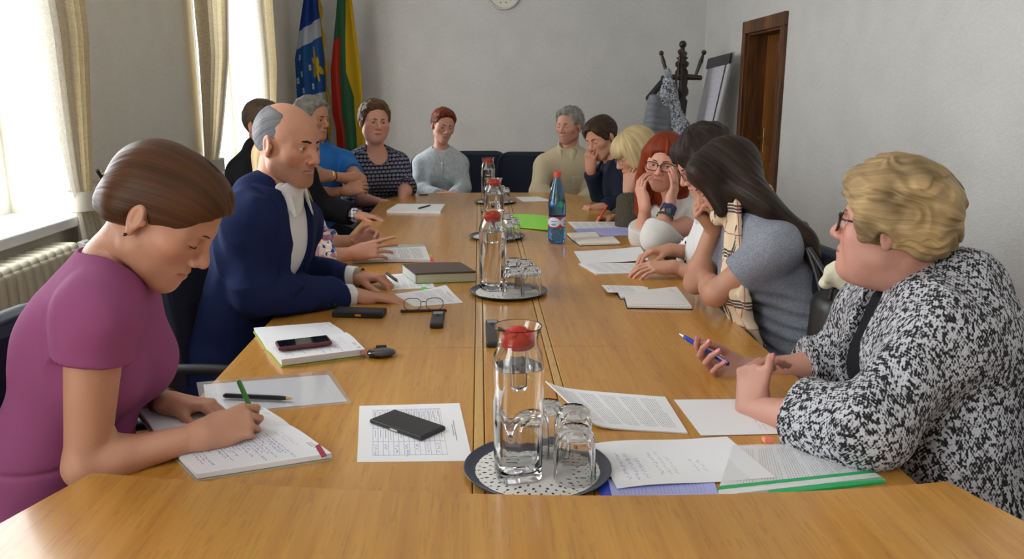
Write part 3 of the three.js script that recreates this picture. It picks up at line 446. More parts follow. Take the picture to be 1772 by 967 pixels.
const doilyG = (() => {
  const s = new THREE.Shape(), N = 180; for (let k = 0; k <= N; k++) { const a = k / N * 6.2832, r = 0.108 + 0.005 * Math.abs(Math.sin(a * 10)); k ? s.lineTo(Math.cos(a) * r, Math.sin(a) * r) : s.moveTo(r, 0); }
  const hole = (x, y, rx, ry, t) => { const h = new THREE.Path(); h.absellipse(x, y, rx, ry, 0, 6.2832, true, t); s.holes.push(h); };
  for (const [r, n, rx, ry, o] of [[0.103, 40, 0.0030, 0.0018, 0], [0.094, 30, 0.0044, 0.0026, 0.5], [0.084, 30, 0.0040, 0.0022, 0], [0.075, 20, 0.0046, 0.0030, 0.5], [0.064, 20, 0.0040, 0.0024, 0]]) for (let k = 0; k < n; k++) { const a = (k + o) / n * 6.2832; hole(Math.cos(a) * r, Math.sin(a) * r, rx, ry, a); }
  const g = new THREE.ExtrudeGeometry(s, { depth: 0.0005, bevelEnabled: false, curveSegments: 3 }); g.rotateX(-Math.PI / 2); return g;
})();
function makeTray() { const t = new THREE.Group(); mesh('tray_dish', lathe([[0, 0.003], [0.108, 0.003], [0.126, 0.011], [0.129, 0.0125], [0.1305, 0.0115], [0.128, 0.009], [0.110, 0], [0, 0]], 64), M.trayBlue, t); return t; }
const protoCarafe = makeCarafe(), protoTumbler = makeTumbler(), protoTray = makeTray(), doilyM = std(lin(0.82, 0.80, 0.74), 0.9);
const put = (proto, name, label, category, p, turn, group) => { const o = proto.clone(); o.name = numbered(name); o.position.set(p.x ?? p[0], p.y ?? p[1], p.z ?? p[2]); o.rotation.y = turn; o.userData = { label, category, group }; scene.add(o); return o; };
const sets = [
  [[930, 815], [[896, 822, 0.10]], [[917, 789, 'behind the carafe'], [991, 789, 'behind another tumbler'], [994, 828, 'nearest the tray rim'], [948, 779, 'at the back rim']], 'nearest the head desk, on the lace doily', true],
  [[880, 507], [[853, 500, 0.1]], [[888, 512, 'touching the carafe'], [919, 510, 'at the rim toward the bottle'], [909, 497, 'in the back row by the rim'], [889, 494, 'in the back row by the carafe']], 'beside the brown organiser', true],
  [[860, 411], [[855, 409, 0.1]], [[887, 412, 'by the rim'], [876, 404, 'at the back'], [877, 417, 'at the front']], 'beside the lime folder', true],
  [[857, 350.5], [[845, 349.5, 0.1]], [[873, 351, 'by the rim'], [865, 346.5, 'at the back']], 'at the far end of the table', true],
];
sets.forEach(([tray, car, cups, where, lace], i) => {
  const p = T_(...tray); put(protoTray, 'tray', `round dark blue tray ${where}`, 'tray', [p.x, TY, p.z], i, 'blue serving trays');
  if (lace) { const d = mesh(numbered('doily'), doilyG, doilyM, scene); d.position.set(p.x, TY + 0.0034, p.z); d.rotation.y = i * 0.3; d.userData = { label: `white lace doily under the carafe ${where}`.replace(', on the lace doily', ''), category: 'doily', group: 'lace doilies' }; }
  for (const [x, y] of car) { const q = T_(x, y, TY + 0.004); put(protoCarafe, 'carafe', `glass water carafe with a red lid ${where}`, 'carafe', [q.x, TY + 0.0042, q.z], 0.2 + i * 0.4, 'water carafes'); }
  for (const [x, y, which] of cups) { const q = T_(x, y, TY + 0.004); put(protoTumbler, 'tumbler', `upturned faceted tumbler ${which}, tray ${where}`.replace(', on the lace doily', ''), 'tumbler', [q.x, TY + 0.0042, q.z], x * 0.1, 'upturned tumblers'); }
});
{
  const p = T_(963, 420), b = thing('bottle', 'blue plastic mineral water bottle with a red cap', 'bottle', [p.x, TY, p.z], 0.3);
  const pr = [[0, 0.004], [0.018, 0.002], [0.028, 0.001], [0.036, 0.006], [0.0395, 0.020], [0.0385, 0.045], [0.0395, 0.062], [0.0395, 0.068], [0.0385, 0.072], [0.0385, 0.122], [0.0395, 0.126], [0.0395, 0.160], [0.0375, 0.19], [0.030, 0.232], [0.020, 0.268], [0.0145, 0.285], [0.0140, 0.296], [0.0135, 0.302]];
  const g = lathe([...pr, ...pr.slice(2).reverse().map(([r, y]) => [r - 0.0009, y]), [0, 0.006]], 48), pp = g.attributes.position; for (let i = 0; i < pp.count; i++) { const x = pp.getX(i), y = pp.getY(i), z = pp.getZ(i), a = Math.atan2(z, x), s = 1 - 0.06 * (0.5 + 0.5 * Math.cos(a * 5)) * sst(0.03, 0.004, y) - 0.018 * (0.5 + 0.5 * Math.cos(a * 14)) * sst(0.16, 0.19, y) * sst(0.26, 0.23, y); pp.setX(i, x * s); pp.setZ(i, z * s); } g.computeVertexNormals();
  mesh('shell', g, phys(lin(0.42, 0.70, 0.98), 0.05, { transmission: 1, thickness: 0.001, ior: 1.45, attenuationColor: lin(0.15, 0.45, 0.95), attenuationDistance: 0.012 }), b);
  mesh('water', lathe([[0, 0.0065], [0.028, 0.004], [0.0345, 0.008], [0.0378, 0.02], [0.0370, 0.045], [0.0378, 0.06], [0.0368, 0.08], [0.0368, 0.12], [0.0378, 0.16], [0.035, 0.196], [0, 0.196]], 40), phys(lin(0.75, 0.88, 1.0), 0.0, { transmission: 1, thickness: 0.05, ior: 1.33 }), b);
  mesh('label', new THREE.CylinderGeometry(0.0392, 0.0392, 0.050, 48, 1, true).translate(0, 0.097, 0), std(0xffffff, 0.5, { side: THREE.DoubleSide, map: canvasTex(512, 128, (x) => { x.fillStyle = '#a8324a'; x.fillRect(0, 0, 512, 128); for (const q of [64, 192, 320, 448]) { x.fillStyle = '#d5dbee'; x.beginPath(); x.ellipse(q, 62, 66, 54, 0, 0, 6.3); x.fill(); x.strokeStyle = '#3a4fa0'; x.lineWidth = 3; x.beginPath(); for (let k = 0; k < 7; k++) { const a = q - 30 + k * 9; x.moveTo(a, 46); x.lineTo(a + 2, 58); x.lineTo(a + 5, 48); } x.stroke(); x.fillStyle = '#3a4fa0'; x.beginPath(); x.arc(q - 6, 52, 6, 0, 6.3); x.fill(); x.fillStyle = '#5aa24a'; x.beginPath(); x.ellipse(q, 86, 28, 8, 0, 0, 6.3); x.fill(); x.fillStyle = '#6a9cc8'; x.beginPath(); x.ellipse(q, 96, 20, 6, 0, 0, 6.3); x.fill(); x.fillStyle = '#b8805a'; x.fillRect(q + 2, 68, 26, 3); } }) }), b);
  mesh('cap', merged(lathe([[0, 0.318], [0.0145, 0.318], [0.0155, 0.315], [0.0158, 0.300], [0.0150, 0.299], [0, 0.299]], 30), lathe([[0.0140, 0.294], [0.0152, 0.294], [0.0152, 0.298], [0.0140, 0.298]], 30)), std(lin(0.72, 0.06, 0.03), 0.4), b);
}
// ================================================================== flags, clock, coat stand, flipchart
{
  // flag cloth hanging in folds from a pole top; front is painted on the cloth
  const flagGeo = (path, depth, folds, sd) => {                        // path(v) -> [xa, xb, y], v from 0 at the top
    const nu = 70, nv = 70, pos = [], uv = [], idx = [];
    for (let j = 0; j <= nv; j++) { const v = j / nv, [xa, xb, y, dy = 0] = path(v); for (let i = 0; i <= nu; i++) { const u = i / nu, ph = u * folds * 6.2832 + sd + 1.1 * Math.sin(v * 3 + sd); pos.push(mixn(xa, xb, u) + 0.15 * depth * Math.sin(ph), y + dy * u, depth * (0.35 + 0.65 * v) * Math.cos(ph)); uv.push(u, 1 - v); } }
    for (let j = 0; j < nv; j++) for (let i = 0; i < nu; i++) { const q = j * (nu + 1) + i; idx.push(q, q + nu + 1, q + 1, q + 1, q + nu + 1, q + nu + 2); }
    const g = new THREE.BufferGeometry(); g.setAttribute('position', new THREE.Float32BufferAttribute(pos, 3)); g.setAttribute('uv', new THREE.Float32BufferAttribute(uv, 2)); g.setIndex(idx); g.computeVertexNormals(); return g;
  };
  const silk = (map) => phys(lin(0.62, 0.62, 0.62), 0.6, { map, side: THREE.DoubleSide, specularIntensity: 0.4 });
  const zF = -8.02, pole = (t, x, lean) => { mesh('pole', bar([x, 0.05, -0.07], [x + lean, 2.62, -0.07], 0.013, 0.013, 14), std(lin(0.35, 0.22, 0.08), 0.4), t); mesh('finial', new THREE.SphereGeometry(0.03, 16, 12).scale(1, 1.5, 1).translate(x + lean, 2.65, -0.07), std(lin(0.75, 0.5, 0.14), 0.3, { metalness: 1 }), t); mesh('stand', lathe([[0, 0], [0.16, 0], [0.16, 0.02], [0.05, 0.05], [0.025, 0.12], [0, 0.12]], 30).translate(x, 0, -0.07), std(lin(0.2, 0.12, 0.05), 0.4), t); };
  // blue town flag: white band, golden bee, small blossoms, yellow fringe
  const blue = canvasTex(512, 1024, (x, w, h) => {
    x.fillStyle = '#1d3f8e'; x.fillRect(0, 0, w, h); x.fillStyle = '#c3cad6'; x.beginPath(); x.moveTo(0, 330); x.lineTo(w, 250); x.lineTo(w, 345); x.lineTo(0, 430); x.fill(); x.fillStyle = '#245a9e'; x.beginPath(); x.moveTo(0, 430); x.lineTo(w, 345); x.lineTo(w, 640); x.lineTo(0, 700); x.fill();
    x.fillStyle = '#c3cad6'; x.beginPath(); x.moveTo(0, 700); x.lineTo(w, 640); x.lineTo(w, 700); x.lineTo(0, 760); x.fill();
    const bloom = (a, b) => { x.fillStyle = '#dfe6ee'; for (let k = 0; k < 4; k++) { const q = k * 1.571 + 0.6; x.beginPath(); x.ellipse(a + Math.cos(q) * 14, b + Math.sin(q) * 11, 11, 9, 0, 0, 6.3); x.fill(); } x.fillStyle = '#c9b23a'; x.beginPath(); x.arc(a, b, 7, 0, 6.3); x.fill(); };
    [[90, 470], [120, 560], [290, 620], [140, 650], [30, 600], [250, 520]].forEach(([a, b]) => bloom(a, b));
    x.fillStyle = '#d6b22c'; x.strokeStyle = '#3a4a20'; x.lineWidth = 5; x.save(); x.translate(385, 500); x.rotate(0.75); x.scale(1.15, 1.1); x.beginPath(); x.ellipse(0, 34, 30, 48, 0, 0, 6.3); x.fill(); x.beginPath(); x.ellipse(0, -22, 22, 20, 0, 0, 6.3); x.fill(); x.beginPath(); x.ellipse(-52, -16, 44, 18, 0.5, 0, 6.3); x.fill(); x.beginPath(); x.ellipse(52, -16, 44, 18, -0.5, 0, 6.3); x.fill(); x.beginPath(); x.ellipse(-48, 26, 34, 13, -0.3, 0, 6.3); x.fill(); x.beginPath(); x.ellipse(48, 26, 34, 13, 0.3, 0, 6.3); x.fill(); for (const b of [18, 38, 58]) { x.beginPath(); x.moveTo(-26, b); x.lineTo(26, b); x.stroke(); } x.restore();
  });
  const p1 = atZ(545, 0, zF), p2 = atZ(513, 165, zF), p3 = atZ(562, 165, zF), p4 = atZ(570, 255, zF), q0 = atZ(535, 0, zF), q1 = atZ(552, 0, zF);
  const f1 = thing('flag', 'blue town flag with a golden bee and white blossoms in the corner', 'flag', [0, 0, zF]);
  mesh('flag_cloth', flagGeo((v) => { const y = mixn(2.52, 0.82, v), k = clamp((2.52 - y) / 0.8, 0, 1); return [mixn(-1.56, p2.x, k), mixn(-1.50, p3.x + 0.01, k), y, -0.05 * v]; }, 0.035, 2.2, 0.4), silk(blue), f1);
  mesh('fringe', flagGeo((v) => { const y = mixn(2.50, 0.80, v), k = clamp((2.52 - y) / 0.8, 0, 1), x = mixn(-1.495, p3.x + 0.015, k); return [x, x + 0.028 + 0.012 * Math.sin(v * 40), y]; }, 0.018, 0.6, 1.0), silk(tex(64, 256, (u, v) => { const n = 0.7 + 0.4 * hash(Math.floor(u * 64), Math.floor(v * 128), 4); return [0.78 * n, 0.62 * n, 0.14 * n]; })), f1).position.z = 0.03;
  pole(f1, -1.58, 0.03);
  // national tricolour
  const tri = canvasTex(256, 512, (x, w, h) => { x.fillStyle = '#2a5a3c'; x.fillRect(0, 0, w, h); x.fillStyle = '#b02a16'; x.beginPath(); x.moveTo(0, h * 0.345); x.lineTo(w * 0.34, h * 0.325); x.lineTo(w * 0.34, h * 0.52); x.lineTo(w * 0.30, h * 0.75); x.lineTo(w * 0.36, h); x.lineTo(0, h); x.fill(); x.fillStyle = '#d6ae12'; x.beginPath(); x.moveTo(w * 0.55, 0); x.lineTo(w, 0); x.lineTo(w, h); x.lineTo(w * 0.74, h); x.lineTo(w * 0.72, h * 0.62); x.lineTo(w * 0.54, h * 0.50); x.lineTo(w * 0.52, h * 0.33); x.fill(); });
  const f2 = thing('flag', 'yellow, green and red striped flag hanging in folds by the wall', 'flag', [0, 0, zF]);
  const a1 = atZ(572, 150, zF), a2 = atZ(625, 150, zF), b1 = atZ(582, 250, zF), b2 = atZ(626, 250, zF);
  mesh('flag_cloth', flagGeo((v) => { const y = mixn(2.52, 0.70, v), k = clamp((2.52 - y) / 0.9, 0, 1), w = sst(1.75, 1.5, y), o = 0.0; return [mixn(mixn(-1.27, a1.x, k), b1.x, sst(1.25, 1.05, y)) , mixn(-1.18, a2.x + 0.005, k), y, -0.03 * v]; }, 0.05, 1.35, 2.2), silk(tri), f2);
  pole(f2, -1.27, 0.03);
  // wall clock
  const cp = atZ(871, -14, ZB), ck = thing('wall_clock', 'round white wall clock on the back wall', 'clock', [cp.x, cp.y, ZB + 0.002]);
  mesh('case', lathe([[0, 0], [0.165, 0], [0.172, 0.008], [0.170, 0.03], [0.160, 0.036], [0.150, 0.028], [0.150, 0.012], [0, 0.012]], 56).rotateX(Math.PI / 2), std(lin(0.72, 0.72, 0.70), 0.35), ck);
  const face = mesh('clock_face', new THREE.CircleGeometry(0.150, 48).translate(0, 0, 0.014), std(0xffffff, 0.6, { map: canvasTex(256, 256, (x) => { x.fillStyle = '#eceade'; x.fillRect(0, 0, 256, 256); x.fillStyle = '#33302a'; for (let k = 1; k <= 12; k++) { const a = k / 12 * 6.2832 + 0.26; x.beginPath(); x.arc(128 + Math.sin(a) * 88, 128 - Math.cos(a) * 88, 5, 0, 6.3); x.fill(); } }) }), ck);
  mesh('hand', rbx(-0.004, 0.004, -0.01, 0.085, 0.016, 0.018, 0.001).rotateZ(-0.9), M.metalDark, face); mesh('hand', rbx(-0.003, 0.003, -0.01, 0.125, 0.019, 0.021, 0.001).rotateZ(0.5), M.metalDark, face);

  // turned wooden coat stand
  const zs = -7.62, cs = atZ(1178, 160, zs), t = thing('coat_stand', 'dark turned wooden coat stand in the far corner', 'coat stand', [cs.x, 0, zs]), dw = phys(lin(0.028, 0.014, 0.010), 0.35, { clearcoat: 0.4, clearcoatRoughness: 0.2 }), k = 1;
  mesh('post', lathe([[0, 0.25], [0.0607, 0.25], [0.0675, 0.35], [0.0473, 0.42], [0.0405, 0.7], [0.0567, 0.76], [0.0405, 0.8], [0.0459, 1.1], [0.0607, 1.30], [0.0648, 1.34], [0.0459, 1.37], [0.0702, 1.40], [0.0702, 1.44], [0.0540, 1.47], [0.0594, 1.52], [0.0594, 1.60], [0.0405, 1.63], [0.0594, 1.65], [0.0621, 1.68], [0.0351, 1.70], [0.0540, 1.72], [0.0297, 1.74], [0.0216, 1.79], [0.0189, 1.815], [0, 1.815]], 28), dw, t);
  mesh('finial', new THREE.SphereGeometry(0.034, 18, 14).translate(0, 1.838, 0), dw, t);
  for (let j = 0; j < 4; j++) {
    const a = j * 1.571 + 0.35, c = Math.cos(a), s = Math.sin(a), at = (r, y) => [c * r, y, s * r];
    mesh('arm', merged(bar(at(0.02, 1.555), at(0.16, 1.545), 0.030, 0.022, 12), new THREE.SphereGeometry(0.024, 12, 10).translate(...at(0.165, 1.545)), bar(at(0.125, 1.56), at(0.17, 1.70), 0.013, 0.018, 10), bar(at(0.165, 1.68), at(0.185, 1.75), 0.021, 0.011, 10), new THREE.SphereGeometry(0.023, 12, 10).translate(...at(0.19, 1.765))), dw, t);
    mesh('foot', tube([at(0.03, 0.30), at(0.12, 0.26), at(0.19, 0.08), at(0.24, 0.02)], 0.022, 16, 10), dw, t);
  }

  // flipchart board leaning on the right wall
  const fl = thing('flipchart', 'white flipchart board with a dark clamp leaning on the wall', 'flipchart'), c1 = atX(1231, 108, XR - 0.10), c2 = atX(1273, 95, XR - 0.03);
  const tl = atZ(1231, 106, -7.74), tr = atZ(1271, 96, -7.10), bl = tl.clone().add(V(-0.25, -1.35, 0.04)), br = tr.clone().add(V(-0.25, -1.33, 0.04)), al = (u, v) => tl.clone().lerp(tr, u).lerp(bl.clone().lerp(br, u), v), nrm = V(-1, 0.3, 0).normalize().multiplyScalar(0.012);
  const quad = (u0, u1, v0, v1, o, th) => { const g = sheetGeo([al(u0, v0), al(u1, v0), al(u1, v1), al(u0, v1)], 0, null, 4), p = g.attributes.position; const half_ = p.count; return g.translate(nrm.x * o, nrm.y * o, nrm.z * o); };
  const slab = (u0, u1, v0, v1, o, th) => { const A0 = [al(u0, v0), al(u1, v0), al(u1, v1), al(u0, v1)], q = [...A0.map((p) => p.clone().addScaledVector(nrm, o + th)), ...A0.map((p) => p.clone().addScaledVector(nrm, o))], f = [0, 3, 1, 1, 3, 2, 4, 5, 7, 5, 6, 7, 0, 1, 4, 1, 5, 4, 1, 2, 5, 2, 6, 5, 2, 3, 6, 3, 7, 6, 3, 0, 7, 0, 4, 7], g = new THREE.BufferGeometry(); g.setAttribute('position', new THREE.Float32BufferAttribute(q.flatMap((p) => [p.x, p.y, p.z]), 3)); g.setAttribute('uv', new THREE.Float32BufferAttribute([0, 1, 1, 1, 1, 0, 0, 0, 0, 1, 1, 1, 1, 0, 0, 0], 2)); g.setIndex(f); const n = g.toNonIndexed(); n.computeVertexNormals(); return n; };
  mesh('board', slab(0, 1, 0, 1, 0, 1.2), std(lin(0.70, 0.71, 0.72), 0.4), fl);
  mesh('paper_pad', slab(0.02, 0.80, 0.05, 0.98, 1.2, 0.5), std(lin(0.78, 0.77, 0.82), 0.8, { map: canvasTex(256, 512, (x, w, h) => { x.fillStyle = '#f2f1f6'; x.fillRect(0, 0, w, h); x.strokeStyle = '#d9d8e4'; for (let y = 20; y < h; y += 22) { x.beginPath(); x.moveTo(0, y); x.lineTo(w, y); x.stroke(); } }) }), fl);
  mesh('clamp', slab(-0.02, 1.0, -0.01, 0.055, 1.2, 1.6), std(lin(0.03, 0.032, 0.035), 0.4), fl);
  mesh('edge_rail', slab(0.80, 0.82, 0.03, 0.99, 1.2, 0.7), std(lin(0.06, 0.06, 0.07), 0.4), fl);
  mesh('side_rail', slab(0.90, 1.0, -0.02, 1.0, 0, 2.2), std(lin(0.62, 0.64, 0.66), 0.35), fl);
  for (const u of [0.1, 0.9]) { const p = al(u, 1); mesh('leg', bar([p.x, p.y, p.z], [p.x - 0.07, 0.0, p.z + 0.02], 0.014), std(lin(0.5, 0.5, 0.52), 0.35), fl); }
}
// ================================================================== figures: distance fields meshed by surface nets
const smin = (a, b, k) => { if (k <= 0) return a < b ? a : b; const h = k - Math.abs(a - b); return h <= 0 ? (a < b ? a : b) : (a < b ? a : b) - h * h / (4 * k); };
const arr = (p) => Array.isArray(p) ? p : [p.x, p.y, p.z];
const add3 = (a, b, s = 1) => [a[0] + b[0] * s, a[1] + b[1] * s, a[2] + b[2] * s], sub3 = (a, b) => [a[0] - b[0], a[1] - b[1], a[2] - b[2]];
const dot3 = (a, b) => a[0] * b[0] + a[1] * b[1] + a[2] * b[2], cross3 = (a, b) => [a[1] * b[2] - a[2] * b[1], a[2] * b[0] - a[0] * b[2], a[0] * b[1] - a[1] * b[0]];
const len3 = (a) => Math.hypot(...a), norm3 = (a) => { const l = len3(a) || 1; return [a[0] / l, a[1] / l, a[2] / l]; }, lerp3 = (a, b, t) => [mixn(a[0], b[0], t), mixn(a[1], b[1], t), mixn(a[2], b[2], t)];
const ball = (f, c, r) => { f.b = [c[0], c[1], c[2], r]; return f; };                 // bounding ball of a shape
function cap(a, b, ra, rb = ra) {                                     // tapered capsule
  const [ax, ay, az] = a, bxv = b[0] - ax, byv = b[1] - ay, bzv = b[2] - az, L = bxv * bxv + byv * byv + bzv * bzv || 1e-9;
  return ball((x, y, z) => { const px = x - ax, py = y - ay, pz = z - az; let t = (px * bxv + py * byv + pz * bzv) / L; t = t < 0 ? 0 : t > 1 ? 1 : t; const dx = px - bxv * t, dy = py - byv * t, dz = pz - bzv * t; return Math.sqrt(dx * dx + dy * dy + dz * dz) - ra - (rb - ra) * t; }, lerp3(a, b, 0.5), Math.sqrt(L) / 2 + Math.max(ra, rb));
}
function ecap(a, b, ra, rb, deep, k) {                                // capsule flattened by k along the unit vector deep
  const [ax, ay, az] = a, bxv = b[0] - ax, byv = b[1] - ay, bzv = b[2] - az, L = bxv * bxv + byv * byv + bzv * bzv || 1e-9, q = 1 / k - 1, [ux, uy, uz] = deep;
  return ball((x, y, z) => { const px = x - ax, py = y - ay, pz = z - az; let t = (px * bxv + py * byv + pz * bzv) / L; t = t < 0 ? 0 : t > 1 ? 1 : t; let dx = px - bxv * t, dy = py - byv * t, dz = pz - bzv * t; const w = (dx * ux + dy * uy + dz * uz) * q; dx += ux * w; dy += uy * w; dz += uz * w; const r = ra + (rb - ra) * t, l = Math.sqrt(dx * dx + dy * dy + dz * dz); return (l - r) * (k < 1 ? (k + 1) / 2 : 1); }, lerp3(a, b, 0.5), Math.sqrt(L) / 2 + Math.max(ra, rb) * Math.max(1, k));
}
function ell(c, r, F) {                                               // ellipsoid, F = three unit axes or none
  const [cx, cy, cz] = c, [ra, rb, rc] = r, m = Math.min(ra, rb, rc);
  return ball((x, y, z) => { let px = x - cx, py = y - cy, pz = z - cz; if (F) { const a = px * F[0][0] + py * F[0][1] + pz * F[0][2], b = px * F[1][0] + py * F[1][1] + pz * F[1][2], e = px * F[2][0] + py * F[2][1] + pz * F[2][2]; px = a; py = b; pz = e; }
    const u = px / ra, v = py / rb, w = pz / rc, k0 = Math.sqrt(u * u + v * v + w * w); if (k0 < 1e-6) return -m; const k1 = Math.sqrt(u * u / (ra * ra) + v * v / (rb * rb) + w * w / (rc * rc)); return k0 * (k0 - 1) / k1; }, c, Math.max(ra, rb, rc));
}
const half = (p, n) => { const N = norm3(n), o = dot3(arr(p), N); return (x, y, z) => x * N[0] + y * N[1] + z * N[2] - o; };   // negative behind the plane
const chain = (pts, rs) => { const f = []; for (let i = 0; i + 1 < pts.length; i++) f.push(cap(pts[i], pts[i + 1], rs[i], rs[i + 1] ?? rs[i])); const [lo, hi] = boundsOf(pts, Math.max(...rs)); return ball((x, y, z) => { let d = 1e9; for (const g of f) d = Math.min(d, g(x, y, z)); return d; }, lerp3(lo, hi, 0.5), len3(sub3(hi, lo)) / 2); };
const both = (f, g) => { const q = (x, y, z) => Math.max(f(x, y, z), g(x, y, z)); q.b = f.b; return q; };
const neg = (f) => (x, y, z) => -f(x, y, z);
class Field {
  constructor() { this.ops = []; }
  add(f, k = 0.015) { this.ops.push([f, k, 1]); return this; }
  sub(f, k = 0.006) { this.ops.push([f, k, 0]); return this; }
  warp(f) { this.ops.push([f, 0, 2]); return this; }                  // adds f(x, y, z) to the distance
  get fn() {
    const o = this.ops, f = (x, y, z) => {
      let d = 1e3;
      for (let i = 0; i < o.length; i++) {
        const q = o[i], m = q[2];
        if (m === 2) { if (d < 0.016 && d > -0.016) d += q[0](x, y, z); continue; }
        const b = q[0].b;                                             // beyond its bounding ball a shape changes nothing
        if (b) { const e = (m ? d : -d) + q[1] + b[3] + 0.002; if (e <= 0) continue; const dx = x - b[0], dy = y - b[1], dz = z - b[2]; if (dx * dx + dy * dy + dz * dz > e * e) continue; }
        d = m ? smin(d, q[0](x, y, z), q[1]) : -smin(-d, q[0](x, y, z), q[1]);
      }
      return d;
    };
    const bs = o.filter((q) => q[2] === 1).map((q) => q[0].b);
    if (bs.length && bs.every(Boolean)) { const lo = [0, 1, 2].map((k) => Math.min(...bs.map((b) => b[k] - b[3]))), hi = [0, 1, 2].map((k) => Math.max(...bs.map((b) => b[k] + b[3]))); ball(f, lerp3(lo, hi, 0.5), len3(sub3(hi, lo)) / 2 + 0.005); }
    return f;
  }
}
function nets(fn, lo, hi, h, slack = 1.4) {
  const n = [0, 1, 2].map((k) => Math.ceil((hi[k] - lo[k]) / h) + 2), [nx, ny, nz] = n, sx = 1, sy = nx, sz = nx * ny, val = new Float32Array(nx * ny * nz), B = 4;
  for (let k = 0; k < nz; k += B) for (let j = 0; j < ny; j += B) for (let i = 0; i < nx; i += B) {
    const d0 = fn(lo[0] + (i + B / 2 - 0.5) * h, lo[1] + (j + B / 2 - 0.5) * h, lo[2] + (k + B / 2 - 0.5) * h), skip = Math.abs(d0) > 0.87 * B * h * slack + 0.012;
    for (let c = k; c < k + B && c < nz; c++) for (let b = j; b < j + B && b < ny; b++) for (let a = i; a < i + B && a < nx; a++) val[a + b * sy + c * sz] = skip ? d0 : fn(lo[0] + a * h, lo[1] + b * h, lo[2] + c * h);
  }
  const at = new Int32Array(nx * ny * nz).fill(-1), P = [], I = [], off = [0, sx, sy, sx + sy, sz, sx + sz, sy + sz, sx + sy + sz];
  const ed = [[0, 1], [0, 2], [0, 4], [1, 3], [1, 5], [2, 3], [2, 6], [3, 7], [4, 5], [4, 6], [5, 7], [6, 7]];
  for (let k = 0; k < nz - 1; k++) for (let j = 0; j < ny - 1; j++) for (let i = 0; i < nx - 1; i++) {
    const q = i + j * sy + k * sz; let mask = 0; for (let c = 0; c < 8; c++) if (val[q + off[c]] < 0) mask |= 1 << c;
    if (mask === 0 || mask === 255) continue;
    let x = 0, y = 0, z = 0, m = 0;
    for (const [a, b] of ed) { if (((mask >> a) & 1) === ((mask >> b) & 1)) continue; const va = val[q + off[a]], vb = val[q + off[b]], t = va / (va - vb); x += (a & 1) + ((b & 1) - (a & 1)) * t; y += ((a >> 1) & 1) + (((b >> 1) & 1) - ((a >> 1) & 1)) * t; z += (a >> 2) + ((b >> 2) - (a >> 2)) * t; m++; }
    at[q] = P.length / 3; P.push(lo[0] + (i + x / m) * h, lo[1] + (j + y / m) * h, lo[2] + (k + z / m) * h);
  }
  for (let k = 1; k < nz - 1; k++) for (let j = 1; j < ny - 1; j++) for (let i = 1; i < nx - 1; i++) {
    const q = i + j * sy + k * sz, s = val[q] < 0;
    const quad = (o, u, w) => { if (s === (val[q + o] < 0)) return; const a = at[q], b = at[q - u], c = at[q - u - w], d = at[q - w]; if (a < 0 || b < 0 || c < 0 || d < 0) return; if (s) I.push(a, b, c, a, c, d); else I.push(a, c, b, a, d, c); };
    quad(sx, sy, sz); quad(sy, sz, sx); quad(sz, sx, sy);
  }
  const nv = P.length / 3, N = new Float32Array(nv * 3), e = h * 0.35;
  for (let v = 0; v < nv; v++) {
    let x = P[3 * v], y = P[3 * v + 1], z = P[3 * v + 2];
    for (let it = 0; it < 2; it++) {
      const a = fn(x + e, y - e, z - e), b = fn(x - e, y - e, z + e), c = fn(x - e, y + e, z - e), d = fn(x + e, y + e, z + e);
      let gx = a - b - c + d, gy = -a - b + c + d, gz = -a + b - c + d; const l = Math.hypot(gx, gy, gz) || 1; gx /= l; gy /= l; gz /= l;
      if (it === 0) { const s = clamp((a + b + c + d) / 4, -h * 0.5, h * 0.5); x -= gx * s; y -= gy * s; z -= gz * s; } else { N[3 * v] = gx; N[3 * v + 1] = gy; N[3 * v + 2] = gz; }
    }
    P[3 * v] = x; P[3 * v + 1] = y; P[3 * v + 2] = z;
  }
  return { P, N, I };
}
